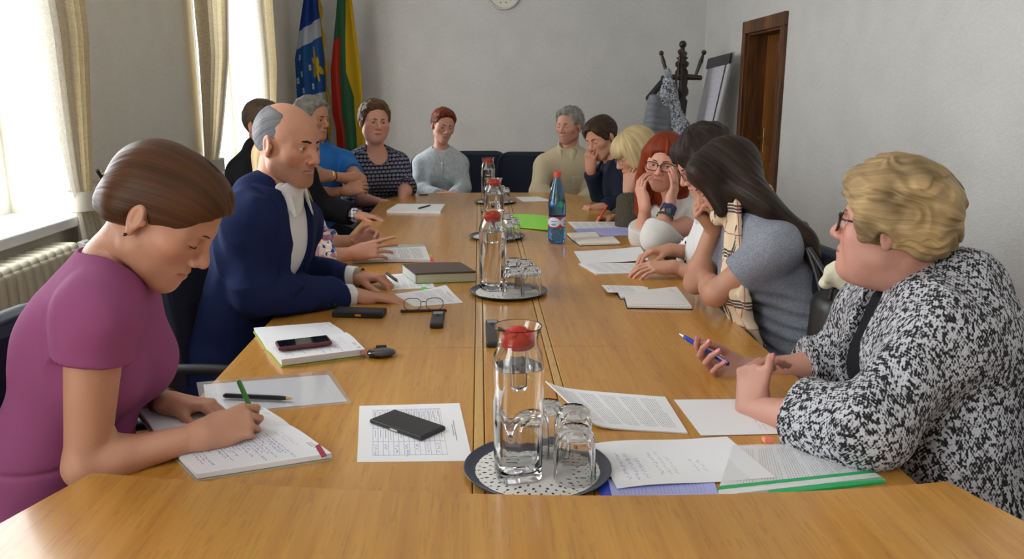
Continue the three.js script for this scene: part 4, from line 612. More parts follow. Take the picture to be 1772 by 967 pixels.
// geometry from a net: colour(x, y, z, nx, ny, nz) gives vertex colours; uvf(x, y, z) custom uv, else uv in metres by dominant axis
function netGeo(net, { colour, uvf, turn = 0 } = {}) {
  const { P, N, I } = net, n = I.length, pos = new Float32Array(n * 3), nor = new Float32Array(n * 3), uv = new Float32Array(n * 2), col = new Float32Array(n * 3).fill(1);
  const cs = Math.cos(turn), sn = Math.sin(turn);
  let vc = null;
  if (colour) { vc = new Float32Array(P.length); for (let v = 0; v < P.length; v += 3) { const c = colour(P[v], P[v + 1], P[v + 2], N[v], N[v + 1], N[v + 2]); vc[v] = c[0]; vc[v + 1] = c[1]; vc[v + 2] = c[2]; } }
  for (let t = 0; t < n; t += 3) {
    let ax = 0, ay = 0, az = 0;
    for (let c = 0; c < 3; c++) { const v = I[t + c] * 3; ax += N[v]; ay += N[v + 1]; az += N[v + 2]; }
    const rx = Math.abs(ax * cs - az * sn), rz = Math.abs(ax * sn + az * cs), ry = Math.abs(ay);
    for (let c = 0; c < 3; c++) {
      const v = I[t + c] * 3, o = (t + c) * 3, x = P[v], y = P[v + 1], z = P[v + 2];
      pos[o] = x; pos[o + 1] = y; pos[o + 2] = z; nor[o] = N[v]; nor[o + 1] = N[v + 1]; nor[o + 2] = N[v + 2];
      if (vc) { col[o] = vc[v]; col[o + 1] = vc[v + 1]; col[o + 2] = vc[v + 2]; }
      const X = x * cs - z * sn, Z = x * sn + z * cs;
      const w = uvf ? uvf(x, y, z) : ry > rx && ry > rz ? [X, Z] : rx > rz ? [Z, y] : [X, y];
      uv[2 * (t + c)] = w[0]; uv[2 * (t + c) + 1] = w[1];
    }
    if (uvf) for (let c = 1; c < 3; c++) { const k = 2 * (t + c), d = uv[k] - uv[2 * t]; if (d > 0.5) uv[k] -= 1; else if (d < -0.5) uv[k] += 1; }
  }
  const g = new THREE.BufferGeometry();
  g.setAttribute('position', new THREE.BufferAttribute(pos, 3)); g.setAttribute('normal', new THREE.BufferAttribute(nor, 3)); g.setAttribute('uv', new THREE.BufferAttribute(uv, 2)); g.setAttribute('color', new THREE.BufferAttribute(col, 3));
  return g;
}
// smooth 3-D value noise
const h3 = (x, y, z) => { let h = (x * 374761393 + y * 668265263 + z * 2147483647 + 1013904223) | 0; h = Math.imul(h ^ (h >>> 13), 1274126177); return ((h ^ (h >>> 16)) >>> 0) / 4294967296; };
function n3(x, y, z) {
  const i = Math.floor(x), j = Math.floor(y), k = Math.floor(z), u = sstep(x - i), v = sstep(y - j), w = sstep(z - k);
  const a = mixn(mixn(h3(i, j, k), h3(i + 1, j, k), u), mixn(h3(i, j + 1, k), h3(i + 1, j + 1, k), u), v), b = mixn(mixn(h3(i, j, k + 1), h3(i + 1, j, k + 1), u), mixn(h3(i, j + 1, k + 1), h3(i + 1, j + 1, k + 1), u), v);
  return mixn(a, b, w);
}
function sstep(t) { return t * t * (3 - 2 * t); }

// ------------------------------------------------------------------ head (own axes: x to the person's left, y up, z out of the face; origin between the eyes' level and the skull's middle)
function headField(o = {}) {
  const { wide = 1, jaw = 1, chin = 1, nose = 1, noseLong = 1, cheek = 0, lids = 0.5, fat = 0, brow = 1, mouth = 1, ear = 1, older = 0, earScale = 1 } = o, F = new Field(), W_ = wide;
  F.add(ell([0, 0.028, -0.018], [0.0755 * W_, 0.088, 0.096]), 0);
  F.add(ell([0, 0.022, 0.028], [0.064 * W_, 0.066, 0.056]), 0.03);                         // forehead
  F.add(ell([0, -0.042, 0.026], [0.0585 * W_, 0.064, 0.058]), 0.03);                       // face mass
  for (const s of [-1, 1]) F.add(cap([s * 0.049 * W_ * jaw, -0.062, 0.0], [s * 0.016 * chin, -0.100, 0.060], 0.020, 0.015), 0.03);   // jaw line
  F.add(ell([0, -0.098, 0.064], [0.021 * chin, 0.017, 0.019]), 0.025);                     // chin
  for (const s of [-1, 1]) F.add(ell([s * 0.043 * W_, -0.022, 0.052], [0.022 + cheek * 0.01, 0.019 + cheek * 0.012, 0.022 + cheek * 0.006]), 0.025);
  if (fat) { F.add(ell([0, -0.098, 0.018], [0.052 * fat, 0.034 * fat, 0.048]), 0.03); for (const s of [-1, 1]) F.add(ell([s * 0.045, -0.055, 0.035], [0.024 * fat, 0.034, 0.03]), 0.03); }
  F.add(ell([0, -0.066, 0.068], [0.027, 0.024, 0.020]), 0.018);                            // muzzle
  for (const s of [-1, 1]) F.add(cap([s * 0.046 * W_, 0.015, 0.058], [s * 0.013, 0.014, 0.079], 0.0095 * brow, 0.0095 * brow), 0.016);
  for (const s of [-1, 1]) F.sub(ell([s * 0.032, -0.003, 0.088], [0.017, 0.0115, 0.015]), 0.012);                                     // sockets
  const nt = 0.107 + 0.004 * (nose - 1);
  F.add(cap([0, 0.010, 0.079], [0, -0.022 * noseLong - 0.004, nt - 0.006], 0.0075, 0.0095 * nose), 0.012);
  F.add(ell([0, -0.031 * noseLong - 0.003, nt - 0.006], [0.0105 * nose, 0.0095, 0.0115 * nose]), 0.008);
  for (const s of [-1, 1]) F.add(ell([s * 0.0125 * nose, -0.036 * noseLong - 0.002, nt - 0.016], [0.0075 * nose, 0.0075, 0.010]), 0.007);
  for (const s of [-1, 1]) F.sub(ell([s * 0.0065 * nose, -0.0445 * noseLong - 0.002, nt - 0.010], [0.0035, 0.0035, 0.005]), 0.003);
  const ly = -0.066;                                                                       // lips
  F.add(chain([[-0.022 * mouth, ly - 0.001, 0.0765], [-0.008, ly + 0.0042, 0.0875], [0, ly + 0.0030, 0.0885], [0.008, ly + 0.0042, 0.0875], [0.022 * mouth, ly - 0.001, 0.0765]], [0.0028, 0.0042, 0.0040, 0.0042, 0.0028]), 0.005);
  F.add(chain([[-0.020 * mouth, ly - 0.003, 0.0765], [-0.008, ly - 0.0075, 0.0860], [0.008, ly - 0.0075, 0.0860], [0.020 * mouth, ly - 0.003, 0.0765]], [0.0030, 0.0052, 0.0052, 0.0030]), 0.005);
  F.sub(chain([[-0.023 * mouth, ly - 0.002, 0.0815], [0, ly - 0.0012, 0.0945], [0.023 * mouth, ly - 0.002, 0.0815]], [0.0012, 0.0022, 0.0012]), 0.002);
  if (older) for (const s of [-1, 1]) F.sub(chain([[s * 0.018, -0.038, 0.092], [s * 0.029, -0.062, 0.084]], [0.0015, 0.0015]), 0.006);
  // lids: shells over the eyeballs, cut open between the lid edges
  for (const s of [-1, 1]) {
    const e = [s * 0.0315, -0.002, 0.0700], op = 0.0072 * (1 - lids), cut = 0.0015 - 0.004 * lids;
    const lidU = both(ell(e, [0.0150, 0.0140, 0.0146]), half([0, e[1] + cut + op * 0.75, 0.084], [0, -1, 0.12]));
    const lidL = both(ell(e, [0.0148, 0.0138, 0.0142]), half([0, e[1] + cut - op, 0.084], [0, 1, 0.1]));
    F.add(lidU, 0.004); F.add(lidL, 0.004);
    const ex = s * 0.0775 * W_;                                                            // ear
    if (ear) {
      const A = norm3([s * 0.92, 0, -0.40]), up = norm3([0, 1, -0.18]), fw = cross3(A, up);
      F.add(ell([ex, -0.006, -0.012], [0.0085, 0.031 * earScale, 0.0185 * earScale], [A, up, fw]), 0.006);
      F.sub(ell([ex + s * 0.0085, -0.003, -0.010], [0.0050, 0.017 * earScale, 0.0090 * earScale], [A, up, fw]), 0.006);
      F.add(ell([ex + s * 0.0005, -0.008, 0.004], [0.005, 0.007, 0.004]), 0.004);
      F.add(ell([ex - s * 0.001, -0.033, -0.008], [0.005, 0.008, 0.007]), 0.005);
    }
  }
  return F;
}
const EYE_C = (s) => [s * 0.0315, -0.002, 0.0700];
function frameOf(yaw, pitch, roll) { const m = new THREE.Matrix4().makeRotationFromEuler(new THREE.Euler(pitch, yaw, roll, 'YXZ')), e = m.elements; return { m, x: [e[0], e[1], e[2]], y: [e[4], e[5], e[6]], z: [e[8], e[9], e[10]] }; }
// ------------------------------------------------------------------ hand
function handField(F, { w, dir, palm, side, s = 1, curl = {}, spread = 0.06, thumb = {}, thin = 1 }) {
  const d = norm3(dir), n = norm3(add3(palm, d, -dot3(palm, d))), t = side === 'R' ? cross3(d, n) : cross3(n, d), at = (a, b, c) => [w[0] + (d[0] * a + t[0] * b + n[0] * c) * s, w[1] + (d[1] * a + t[1] * b + n[1] * c) * s, w[2] + (d[2] * a + t[2] * b + n[2] * c) * s];
  const tips = {}, knuckles = {}, R = 0.0088 * s * thin;
  const spec = [['index', 0.030, 0.088, [0.043, 0.025, 0.021], 1], ['middle', 0.010, 0.092, [0.047, 0.029, 0.022], 0.35], ['ring', -0.010, 0.088, [0.043, 0.027, 0.021], -0.4], ['pinky', -0.029, 0.080, [0.034, 0.020, 0.018], -1.2]];
  F.add(ecap(at(-0.008, 0, 0), at(0.030, 0, 0), 0.0265 * s * thin, 0.030 * s * thin, n, 0.72), 0.02);
  for (const [k, off, fwd] of spec) { F.add(cap(at(0.004, off * 0.55, 0), at(fwd, off, -0.003), 0.0125 * s, 0.0105 * s * thin), 0.014); }
  F.add(ell(at(0.036, 0.024, 0.008), [0.024 * s, 0.017 * s, 0.014 * s], [d, t, n]), 0.012);         // thumb pad
  F.add(ell(at(0.042, -0.022, 0.007), [0.028 * s, 0.014 * s, 0.012 * s], [d, t, n]), 0.012);
  for (const [k, off, fwd, L, sp] of spec) {
    const c = curl[k] ?? curl.all ?? [0.3, 0.4, 0.25], a0 = spread * sp; let p = at(fwd, off, -0.002), ang = 0; knuckles[k] = p;
    const dd = norm3(add3([d[0] * Math.cos(a0), d[1] * Math.cos(a0), d[2] * Math.cos(a0)], t, Math.sin(a0)));
    let r = R * (k === 'pinky' ? 0.88 : 1); const G = new Field();
    for (let j = 0; j < 3; j++) { ang += c[j]; const v = [0, 1, 2].map((i) => dd[i] * Math.cos(ang) + n[i] * Math.sin(ang)), q = add3(p, v, L[j] * s); G.add(cap(p, q, r * (j ? 1 : 1.08), r * 0.93), 0.002); p = q; r *= 0.93; tips[k] = { p, v, up: [0, 1, 2].map((i) => n[i] * Math.cos(ang) - dd[i] * Math.sin(ang)), r }; }
    F.add(G.fn, 0.0035);
  }
  const { out = 0.75, in: opp = 0.25, bend = [0.15, 0.3] } = thumb; let p = at(0.022, 0.022, 0.004);
  let v = norm3([0, 1, 2].map((i) => d[i] * Math.cos(out) + t[i] * Math.sin(out) + n[i] * opp)); const G = new Field(), LT = [0.044, 0.033, 0.027], toward = norm3([0, 1, 2].map((i) => d[i] * 0.8 - t[i] * 0.5 + n[i] * (thumb.fold ?? 0.2)));
  for (let j = 0; j < 3; j++) { if (j) v = norm3(lerp3(v, toward, bend[j - 1])); const q = add3(p, v, LT[j] * s); G.add(cap(p, q, R * (j ? 1.16 : 1.4), R * (j > 1 ? 1.0 : 1.2)), 0.003); p = q; tips.thumb = { p, v, r: R }; }
  F.add(G.fn, 0.008);
  return { tips, knuckles, d, n, t, at };
}
const boundsOf = (pts, pad) => [[0, 1, 2].map((k) => Math.min(...pts.map((p) => p[k])) - pad), [0, 1, 2].map((k) => Math.max(...pts.map((p) => p[k])) + pad)];

// ------------------------------------------------------------------ materials of figures
M.skinBump = grey(256, 256, (u, v) => 0.5 * vnoise(u * 60, v * 60, 60, 60, 81) + 0.5 * vnoise(u * 128, v * 128, 128, 128, 82)); M.skinBump.repeat.set(12, 12);
M.skin = phys(0xffffff, 0.52, { vertexColors: true, bumpMap: M.skinBump, bumpScale: 0.00025, sheen: 0.15, sheenRoughness: 0.6, sheenColor: lin(0.6, 0.3, 0.25) });
M.hairTex = tex(1024, 256, (u, v) => { const w = 0.02 * vnoise(u * 8, v * 3, 8, 3, 91); const a = vnoise((u + w) * 90, v * 3, 90, 3, 92), b = vnoise((u + w) * 260, v * 4, 260, 4, 93), c = vnoise((u + w) * 512, v * 6, 512, 6, 94), g = 0.42 + 0.30 * a + 0.22 * b + 0.18 * c; return [g, g, g]; }, { srgb: false });
M.weave = grey(128, 128, (u, v) => 0.5 + 0.25 * Math.sin(u * 32 * 6.283) * Math.sin(v * 32 * 6.283) + 0.25 * (vnoise(u * 64, v * 64, 64, 64, 95) - 0.5)); M.weave.repeat.set(16, 16);
M.lash = std(lin(0.012, 0.009, 0.008), 0.6);
M.iris = [std(lin(0.48, 0.45, 0.42), 0.2), std(lin(0.11, 0.085, 0.06), 0.12), std(lin(0.006, 0.006, 0.006), 0.08)];
const hairMat = (r, g, b, rough = 0.5) => phys(lin(r, g, b), rough, { map: M.hairTex, bumpMap: M.hairTex, bumpScale: 0.002, vertexColors: true, specularIntensity: 0.3 });
const cloth = (r, g, b, more = {}) => phys(lin(r, g, b), 0.9, { bumpMap: M.weave, bumpScale: 0.0005, vertexColors: true, specularIntensity: 0.35, ...more });

// ------------------------------------------------------------------ a person
// o: label, at pelvis P, neck base N, yaw of the torso, joints SL SR EL ER WL WR, head {c, yaw, pitch, roll, ...}, hands {L, R}, top/hair builders; res: grid sizes
function person(o) {
  const res = o.res ?? 1, g = thing('person', o.label, 'person', [0, 0, 0], 0, o.group), J = {};
  const P = arr(o.P), N = arr(o.N), up = norm3(sub3(N, P)), f0 = [Math.sin(o.yaw), 0, Math.cos(o.yaw)], left = norm3(cross3(up, f0)), fwd = cross3(left, up), sw = o.shoulder ?? 0.18, bulk = o.bulk ?? 1, woman = o.woman ?? false;
  const T = (x, y, z, base = N) => add3(add3(add3(base, left, x), up, y), fwd, z);
  J.SL = arr(o.SL ?? T(sw, -0.055, 0.0)); J.SR = arr(o.SR ?? T(-sw, -0.055, 0.0));
  for (const k of ['EL', 'ER', 'WL', 'WR']) J[k] = arr(o[k]);
  const C = lerp3(P, N, 0.68), Wt = lerp3(P, N, 0.33), aF = [left, up, fwd];
  const hf = [Math.sin(o.legYaw ?? o.yaw), 0, Math.cos(o.legYaw ?? o.yaw)], hl = cross3([0, 1, 0], hf);
  J.HL = add3(P, hl, 0.09); J.HR = add3(P, hl, -0.09);
  J.KL = o.KL ?? add3(add3(J.HL, hf, 0.42), [0, 1, 0], 0.5 - P[1]); J.KR = o.KR ?? add3(add3(J.HR, hf, 0.42), [0, 1, 0], 0.5 - P[1]);
  J.AL = o.AL ?? [J.KL[0] - hf[0] * 0.03, 0.09, J.KL[2] - hf[2] * 0.03]; J.AR = o.AR ?? [J.KR[0] - hf[0] * 0.03, 0.09, J.KR[2] - hf[2] * 0.03];
  const hd = o.head, HF = frameOf(hd.yaw, hd.pitch ?? 0, hd.roll ?? 0), hs = hd.s ?? 1, hc = arr(hd.c), toWorld = (q) => add3(add3(add3(hc, HF.x, q[0] * hs), HF.y, q[1] * hs), HF.z, q[2] * hs);
  const chestW = (woman ? 0.135 : 0.158) * bulk, armR = o.armR ?? (woman ? 0.040 : 0.046), belly = o.belly ?? 0, bust = o.bust ?? (woman ? 1 : 0);
  // torso + arms with an offset t; used for skin (t = 0) and for clothes
  const torso = (F, t, k = 0.03) => {
    F.add(ell(add3(P, up, 0.02), [0.165 * bulk + t, 0.11 + t, 0.115 * bulk + t], [hl, [0, 1, 0], hf]), 0);
    F.add(ecap(P, Wt, 0.145 * bulk + t, 0.125 * bulk + t, fwd, 0.76), 0.05); F.add(ecap(Wt, C, 0.128 * bulk + t, chestW + t, fwd, 0.72), 0.05);
    if (belly) F.add(ell(add3(Wt, fwd, 0.04 + 0.03 * belly), [0.14 * bulk + t, 0.13 + t, 0.09 * belly + t], aF), 0.06);
    F.add(ell(add3(C, up, 0.03), [chestW * 1.02 + t, 0.13 + t, 0.104 * bulk + t], aF), 0.04);
    if (bust) for (const s of [-1, 1]) F.add(ell(add3(add3(add3(C, left, s * 0.068 * bulk), fwd, 0.068 * bulk), up, -0.01), [0.062 * bust + t, 0.062 * bust + t, 0.058 * bust + t], aF), 0.045);
    for (const s of ['L', 'R']) { const S = J['S' + s]; F.add(cap(add3(lerp3(N, S, 0.25), up, -0.03), S, 0.058 * Math.sqrt(bulk) + t, armR + 0.014 + t), k + 0.02); F.add(cap(add3(N, up, 0.015), lerp3(N, S, 0.72), 0.034 + t, 0.034 + t), 0.04); }
  };
  const armBones = (F, t, s, till = 2, cut, k = 0.025, loose = 0) => {                    // till: 1 = to the elbow, 2 = to the wrist, fractions allowed
    const S = J['S' + s], E = J['E' + s], Wr = J['W' + s], G = new Field(), r = armR;
    const e1 = till >= 1 ? E : lerp3(S, E, till); G.add(cap(S, e1, r + 0.010 + t, mixn(r + 0.010, r - 0.004, Math.min(1, till)) + t + loose * 0.4), 0);
    if (till > 1) { const q = till - 1, e2 = lerp3(E, Wr, q); G.add(ecap(E, e2, r - 0.002 + t + loose * 0.5, mixn(r - 0.002, 0.0245 * (o.wrist ?? 1), q) + t + loose, fwd, 1), 0.02); const bel = lerp3(E, Wr, 0.25); if (q > 0.2) G.add(ell(bel, [r * 0.98 + t, r * 0.98 + t, r * 0.98 + t]), 0.02); }
    if (cut) { const a = till > 1 ? E : S, b = till > 1 ? Wr : E, e = till > 1 ? lerp3(E, Wr, till - 1) : lerp3(S, E, till); G.sub(neg(half(e, sub3(b, a))), 0.004); }
    F.add(G.fn, k);
  };
  const legBones = (F, t) => { for (const s of ['L', 'R']) { F.add(cap(J['H' + s], J['K' + s], 0.082 * Math.sqrt(bulk) + t, 0.056 + t), 0.03); F.add(cap(J['K' + s], J['A' + s], 0.054 + t, 0.036 + t), 0.02); } };
  const ctx = { g, o, J, P, N, C, Wt, T, up, left, fwd, HF, hs, hc, toWorld, torso, armBones, legBones, hf, hl, armR, bulk, chestW, res };
  // --- skin: trunk and arms, then hands and head on finer grids
  const skin = (o.skin ?? [0.60, 0.36, 0.25]).map((q, k) => q * [0.95, 0.77, 0.68][k]);
  const B = new Field(); torso(B, -0.006); legBones(B, -0.006);
  for (const s of ['L', 'R']) armBones(B, 0, s, 2, false);
  const nb = toWorld([0, -0.055, -0.026]);
  B.add(cap(add3(N, fwd, -0.004), nb, (woman ? 0.050 : 0.060) * (o.neck ?? 1), (woman ? 0.047 : 0.056) * (o.neck ?? 1)), 0.03);
  for (const s of ['L', 'R']) { const a = J['A' + s]; B.add(cap(add3(a, [0, -0.045, 0]), add3(add3(a, [0, -0.06, 0]), hf, 0.12), 0.03, 0.028), 0.03); }
  const hands = {}, geos = [], joints = Object.values(J).concat([P, N, nb, C]);
  const tint = (x, y, z) => { const n = 0.94 + 0.12 * n3(x * 40, y * 40, z * 40); return [skin[0] * n, skin[1] * n, skin[2] * n]; };
  { const [lo, hi] = boundsOf(joints, 0.2); geos.push(netGeo(nets(B.fn, lo, hi, 0.012 * Math.max(1, res)), { colour: tint })); }
  for (const s of ['L', 'R']) {
    const hn = o.hands?.[s]; if (!hn) continue;
    const F = new Field(), Wr = J['W' + s], El = J['E' + s]; F.add(cap(lerp3(El, Wr, 0.86), Wr, 0.0235 * (o.wrist ?? 1), 0.0252 * (o.wrist ?? 1)), 0);
    hands[s] = handField(F, { w: Wr, side: s, s: hn.s ?? (woman ? 0.93 : 1.03), dir: hn.dir ?? sub3(Wr, El), palm: hn.palm, curl: hn.curl, spread: hn.spread, thumb: hn.thumb, thin: hn.thin ?? (woman ? 0.94 : 1.05) });
    const pts = [Wr, ...Object.values(hands[s].tips).map((q) => q.p), ...Object.values(hands[s].knuckles), lerp3(El, Wr, 0.85)], [lo, hi] = boundsOf(pts, 0.035);
    const redder = (x, y, z) => { const c = tint(x, y, z); let m = 1; for (const q of Object.values(hands[s].tips)) m = Math.min(m, Math.hypot(x - q.p[0], y - q.p[1], z - q.p[2]) / 0.02); const k = clamp(1 - m, 0, 1) * 0.35; return [c[0] * (1 + 0.05 * k), c[1] * (1 - 0.22 * k), c[2] * (1 - 0.15 * k)]; };
    geos.push(netGeo(nets(F.fn, lo, hi, 0.0032 * res), { colour: redder }));
  }
  { // head in its own axes, then turned
    const F = headField(hd); F.add(cap([0, -0.045, -0.022], [0, -0.085, -0.028], 0.046 * (woman ? 0.93 : 1.06) * (o.neck ?? 1), 0.043 * (woman ? 0.93 : 1.06) * (o.neck ?? 1)), 0.03);
    const lip = hd.lip ?? [skin[0] * 0.86, skin[1] * 0.56, skin[2] * 0.58], stub = hd.stubble ?? 0;
    const colour = (x, y, z) => {
      let c = tint(x * 1.3, y * 1.3, z * 1.3);
      const L = sst(0.0046, 0.0022, Math.abs(y + 0.0685) - 0.0035 * (1 - Math.abs(x) / 0.026)) * sst(0.0245, 0.019, Math.abs(x)) * sst(0.072, 0.078, z); c = c.map((q, k) => mixn(q, lip[k], L * 0.9));
      const ch = Math.exp(-((Math.abs(x) - 0.045) ** 2 + (y + 0.03) ** 2) / 0.0005) * sst(0.02, 0.05, z) * (hd.flush ?? 0.12) + Math.exp(-(x * x + (y + 0.033) ** 2) / 0.0002) * sst(0.09, 0.1, z) * 0.12;
      c = [c[0] * (1 + 0.02 * ch), c[1] * (1 - 0.7 * ch), c[2] * (1 - 0.6 * ch)];
      if (stub) { const s = stub * sst(-0.035, -0.06, y) * sst(-0.02, 0.01, z) * (0.75 + 0.5 * n3(x * 300, y * 300, z * 300)) * (1 - L) * sst(-0.125, -0.1, y); c = c.map((q) => q * (1 - 0.4 * s)); }
      return c;
    };
    const gg = netGeo(nets(F.fn, [-0.105, -0.135, -0.13], [0.105, 0.13, 0.125], 0.0031 * res), { colour });
    gg.applyMatrix4(new THREE.Matrix4().makeScale(hs, hs, hs)); gg.applyMatrix4(HF.m); gg.translate(...hc); geos.push(gg);
  }
  mesh('body', mergeGeometries(geos), M.skin, g);
  const headNode = (name, geo, mat) => { const m = mesh(name, geo, mat, g); m.matrixAutoUpdate = true; m.position.set(...hc); m.quaternion.setFromRotationMatrix(HF.m); m.scale.setScalar(hs); return m; };
  // eyes and brows
  if ((hd.lids ?? 0.5) < 0.95) for (const s of [-1, 1]) {
    const e = EYE_C(s), gz = hd.gaze ?? [0, 0], eye = headNode('eye', new THREE.SphereGeometry(0.0127, 20, 14).translate(...e), M.iris[0]);
    const di = norm3([gz[0], gz[1], 1]), disc = (r, off) => { const q = new THREE.SphereGeometry(0.0131 + off, 20, 6, 0, 6.2832, 0, r / 0.0131); q.rotateX(Math.PI / 2); q.applyQuaternion(new THREE.Quaternion().setFromUnitVectors(V(0, 0, 1), V(...di))); q.translate(...e); return q; };
    const ir = M.iris[1].clone(); if (hd.iris) ir.color = lin(...hd.iris); mesh('iris', disc(0.0060, 0), ir, eye); mesh('pupil', disc(0.0026, 0.0002), M.iris[2], eye);
  }
  if (hd.brows !== 0) for (const s of [-1, 1]) {
    const bl = hd.browLift ?? 0, wdt = hd.brows ?? 1, pts = [[s * 0.013, 0.0165 + bl * 0.4, 0.0915], [s * 0.024, 0.0190 + bl, 0.0880], [s * 0.036, 0.0185 + bl, 0.0795], [s * 0.048 * (hd.wide ?? 1), 0.0120 + bl, 0.0680]];
    const F = chain(pts, [0.0024 * wdt, 0.0028 * wdt, 0.0024 * wdt, 0.0014]); const [lo, hi] = boundsOf(pts, 0.008);
    headNode('eyebrow', netGeo(nets(F, lo, hi, 0.0016 * Math.max(1, res))), hairMat(...(hd.browColor ?? [0.08, 0.05, 0.03])));
  }
  ctx.hands = hands; ctx.headNode = headNode;
  if (hd.lash) for (const s of [-1, 1]) { const e = EYE_C(s), y = e[1] + 0.0015 - 0.004 * hd.lids + 0.0072 * (1 - hd.lids) * 0.75 - 0.0012, pts = []; for (let k = 0; k <= 8; k++) { const a = (k / 8 - 0.5) * 2.0; pts.push([e[0] + Math.sin(a) * 0.0148, y - 0.0025 * Math.cos(a * 1.3), e[2] + Math.cos(a) * 0.0152]); } headNode('eyelashes', tube(pts, 0.0010, 16, 6), M.lash); }
  if (o.hair) o.hair(ctx, headNode);
  if (o.wear) o.wear(ctx, headNode);
  // trousers or skirt and shoes
  if (o.legs !== null) {
    const F = new Field(); F.add(ell(add3(P, [0, 1, 0], 0.0), [0.175 * bulk, 0.115, 0.135 * bulk], [hl, [0, 1, 0], hf]), 0); legBones(F, 0.014);
    if (o.skirt) { F.add(ecap(add3(P, hf, 0.05), lerp3(J.KL, J.KR, 0.5), 0.17, 0.13, [0, 1, 0], 0.62), 0.05); F.sub(neg(both(half([0, 0.36, 0], [0, -1, 0]), half([0, 0.36, 0], [0, -1, 0]))), 0.004); }
    else F.sub(neg(half([0, 0.075, 0], [0, -1, 0])), 0.004);
    const [lo, hi] = boundsOf([J.HL, J.HR, J.KL, J.KR, J.AL, J.AR, P], 0.2);
    mesh(o.skirt ? 'skirt' : 'trousers', netGeo(nets(F.fn, lo, hi, 0.016)), o.legs ?? cloth(0.02, 0.022, 0.03), g);
    for (const s of ['L', 'R']) { const a = J['A' + s], S = new Field(); S.add(ecap(add3(a, [0, -0.05, 0]), add3(add3(a, [0, -0.06, 0]), hf, 0.13), 0.042, 0.038, [0, 1, 0], 0.85), 0); S.sub(half([0, 0.002, 0], [0, 1, 0]), 0.003); const [l2, h2] = boundsOf([a, add3(a, hf, 0.15)], 0.12); mesh('shoe', netGeo(nets(S.fn, l2, h2, 0.01)), std(lin(0.015, 0.013, 0.012), 0.4), g); }
  }
  return ctx;
}
// a garment: field from a builder, meshed within the bounds of the given joints
function garment(ctx, name, mat, build, { h = 0.008, pad = 0.22, pts, colour, folds = 0.004, freq = 16, parent, uvTurn } = {}) {
  const F = new Field(); build(F);
  if (folds) { const [ux, uy, uz] = ctx.up; F.warp((x, y, z) => { const q = n3(x * freq + 3.1, y * freq * 0.75, z * freq), r = n3(x * freq * 2.1, y * freq * 1.5 + 7, z * freq * 2.1); return folds * ((1 - Math.abs(2 * q - 1)) * -1.0 + 0.5 + 0.5 * (r - 0.5)); }); }
  const [lo, hi] = boundsOf(pts ?? [ctx.P, ctx.N, ctx.J.SL, ctx.J.SR, ctx.J.EL, ctx.J.ER, ctx.J.WL, ctx.J.WR], pad);
  return mesh(name, netGeo(nets(F.fn, lo, hi, h * Math.max(1, ctx.res * 0.9)), { colour, turn: uvTurn ?? 0 }), mat, parent ?? ctx.g);
}
// a hair field in head axes
function hairMesh(headNode, mat, F, lo, hi, { h = 0.0042, uvf, clump = 0, name = 'hair', colour } = {}) {
  const uvd = uvf ?? ((x, y, z) => [Math.atan2(x, -(z + 0.0)) / 6.2832 + 0.5, y * 2]);
  if (clump) F.warp((x, y, z) => { const [u, v] = uvd(x, y, z); return clump * (vnoise(u * 46, v * 2.2, 46, 999, 7) - 0.5) * 2 + clump * 0.5 * (vnoise(u * 97, v * 3, 97, 999, 8) - 0.5) * 2; });
  return headNode(name, netGeo(nets(F.fn, lo, hi, h), { uvf: uvd, colour }), mat);
}
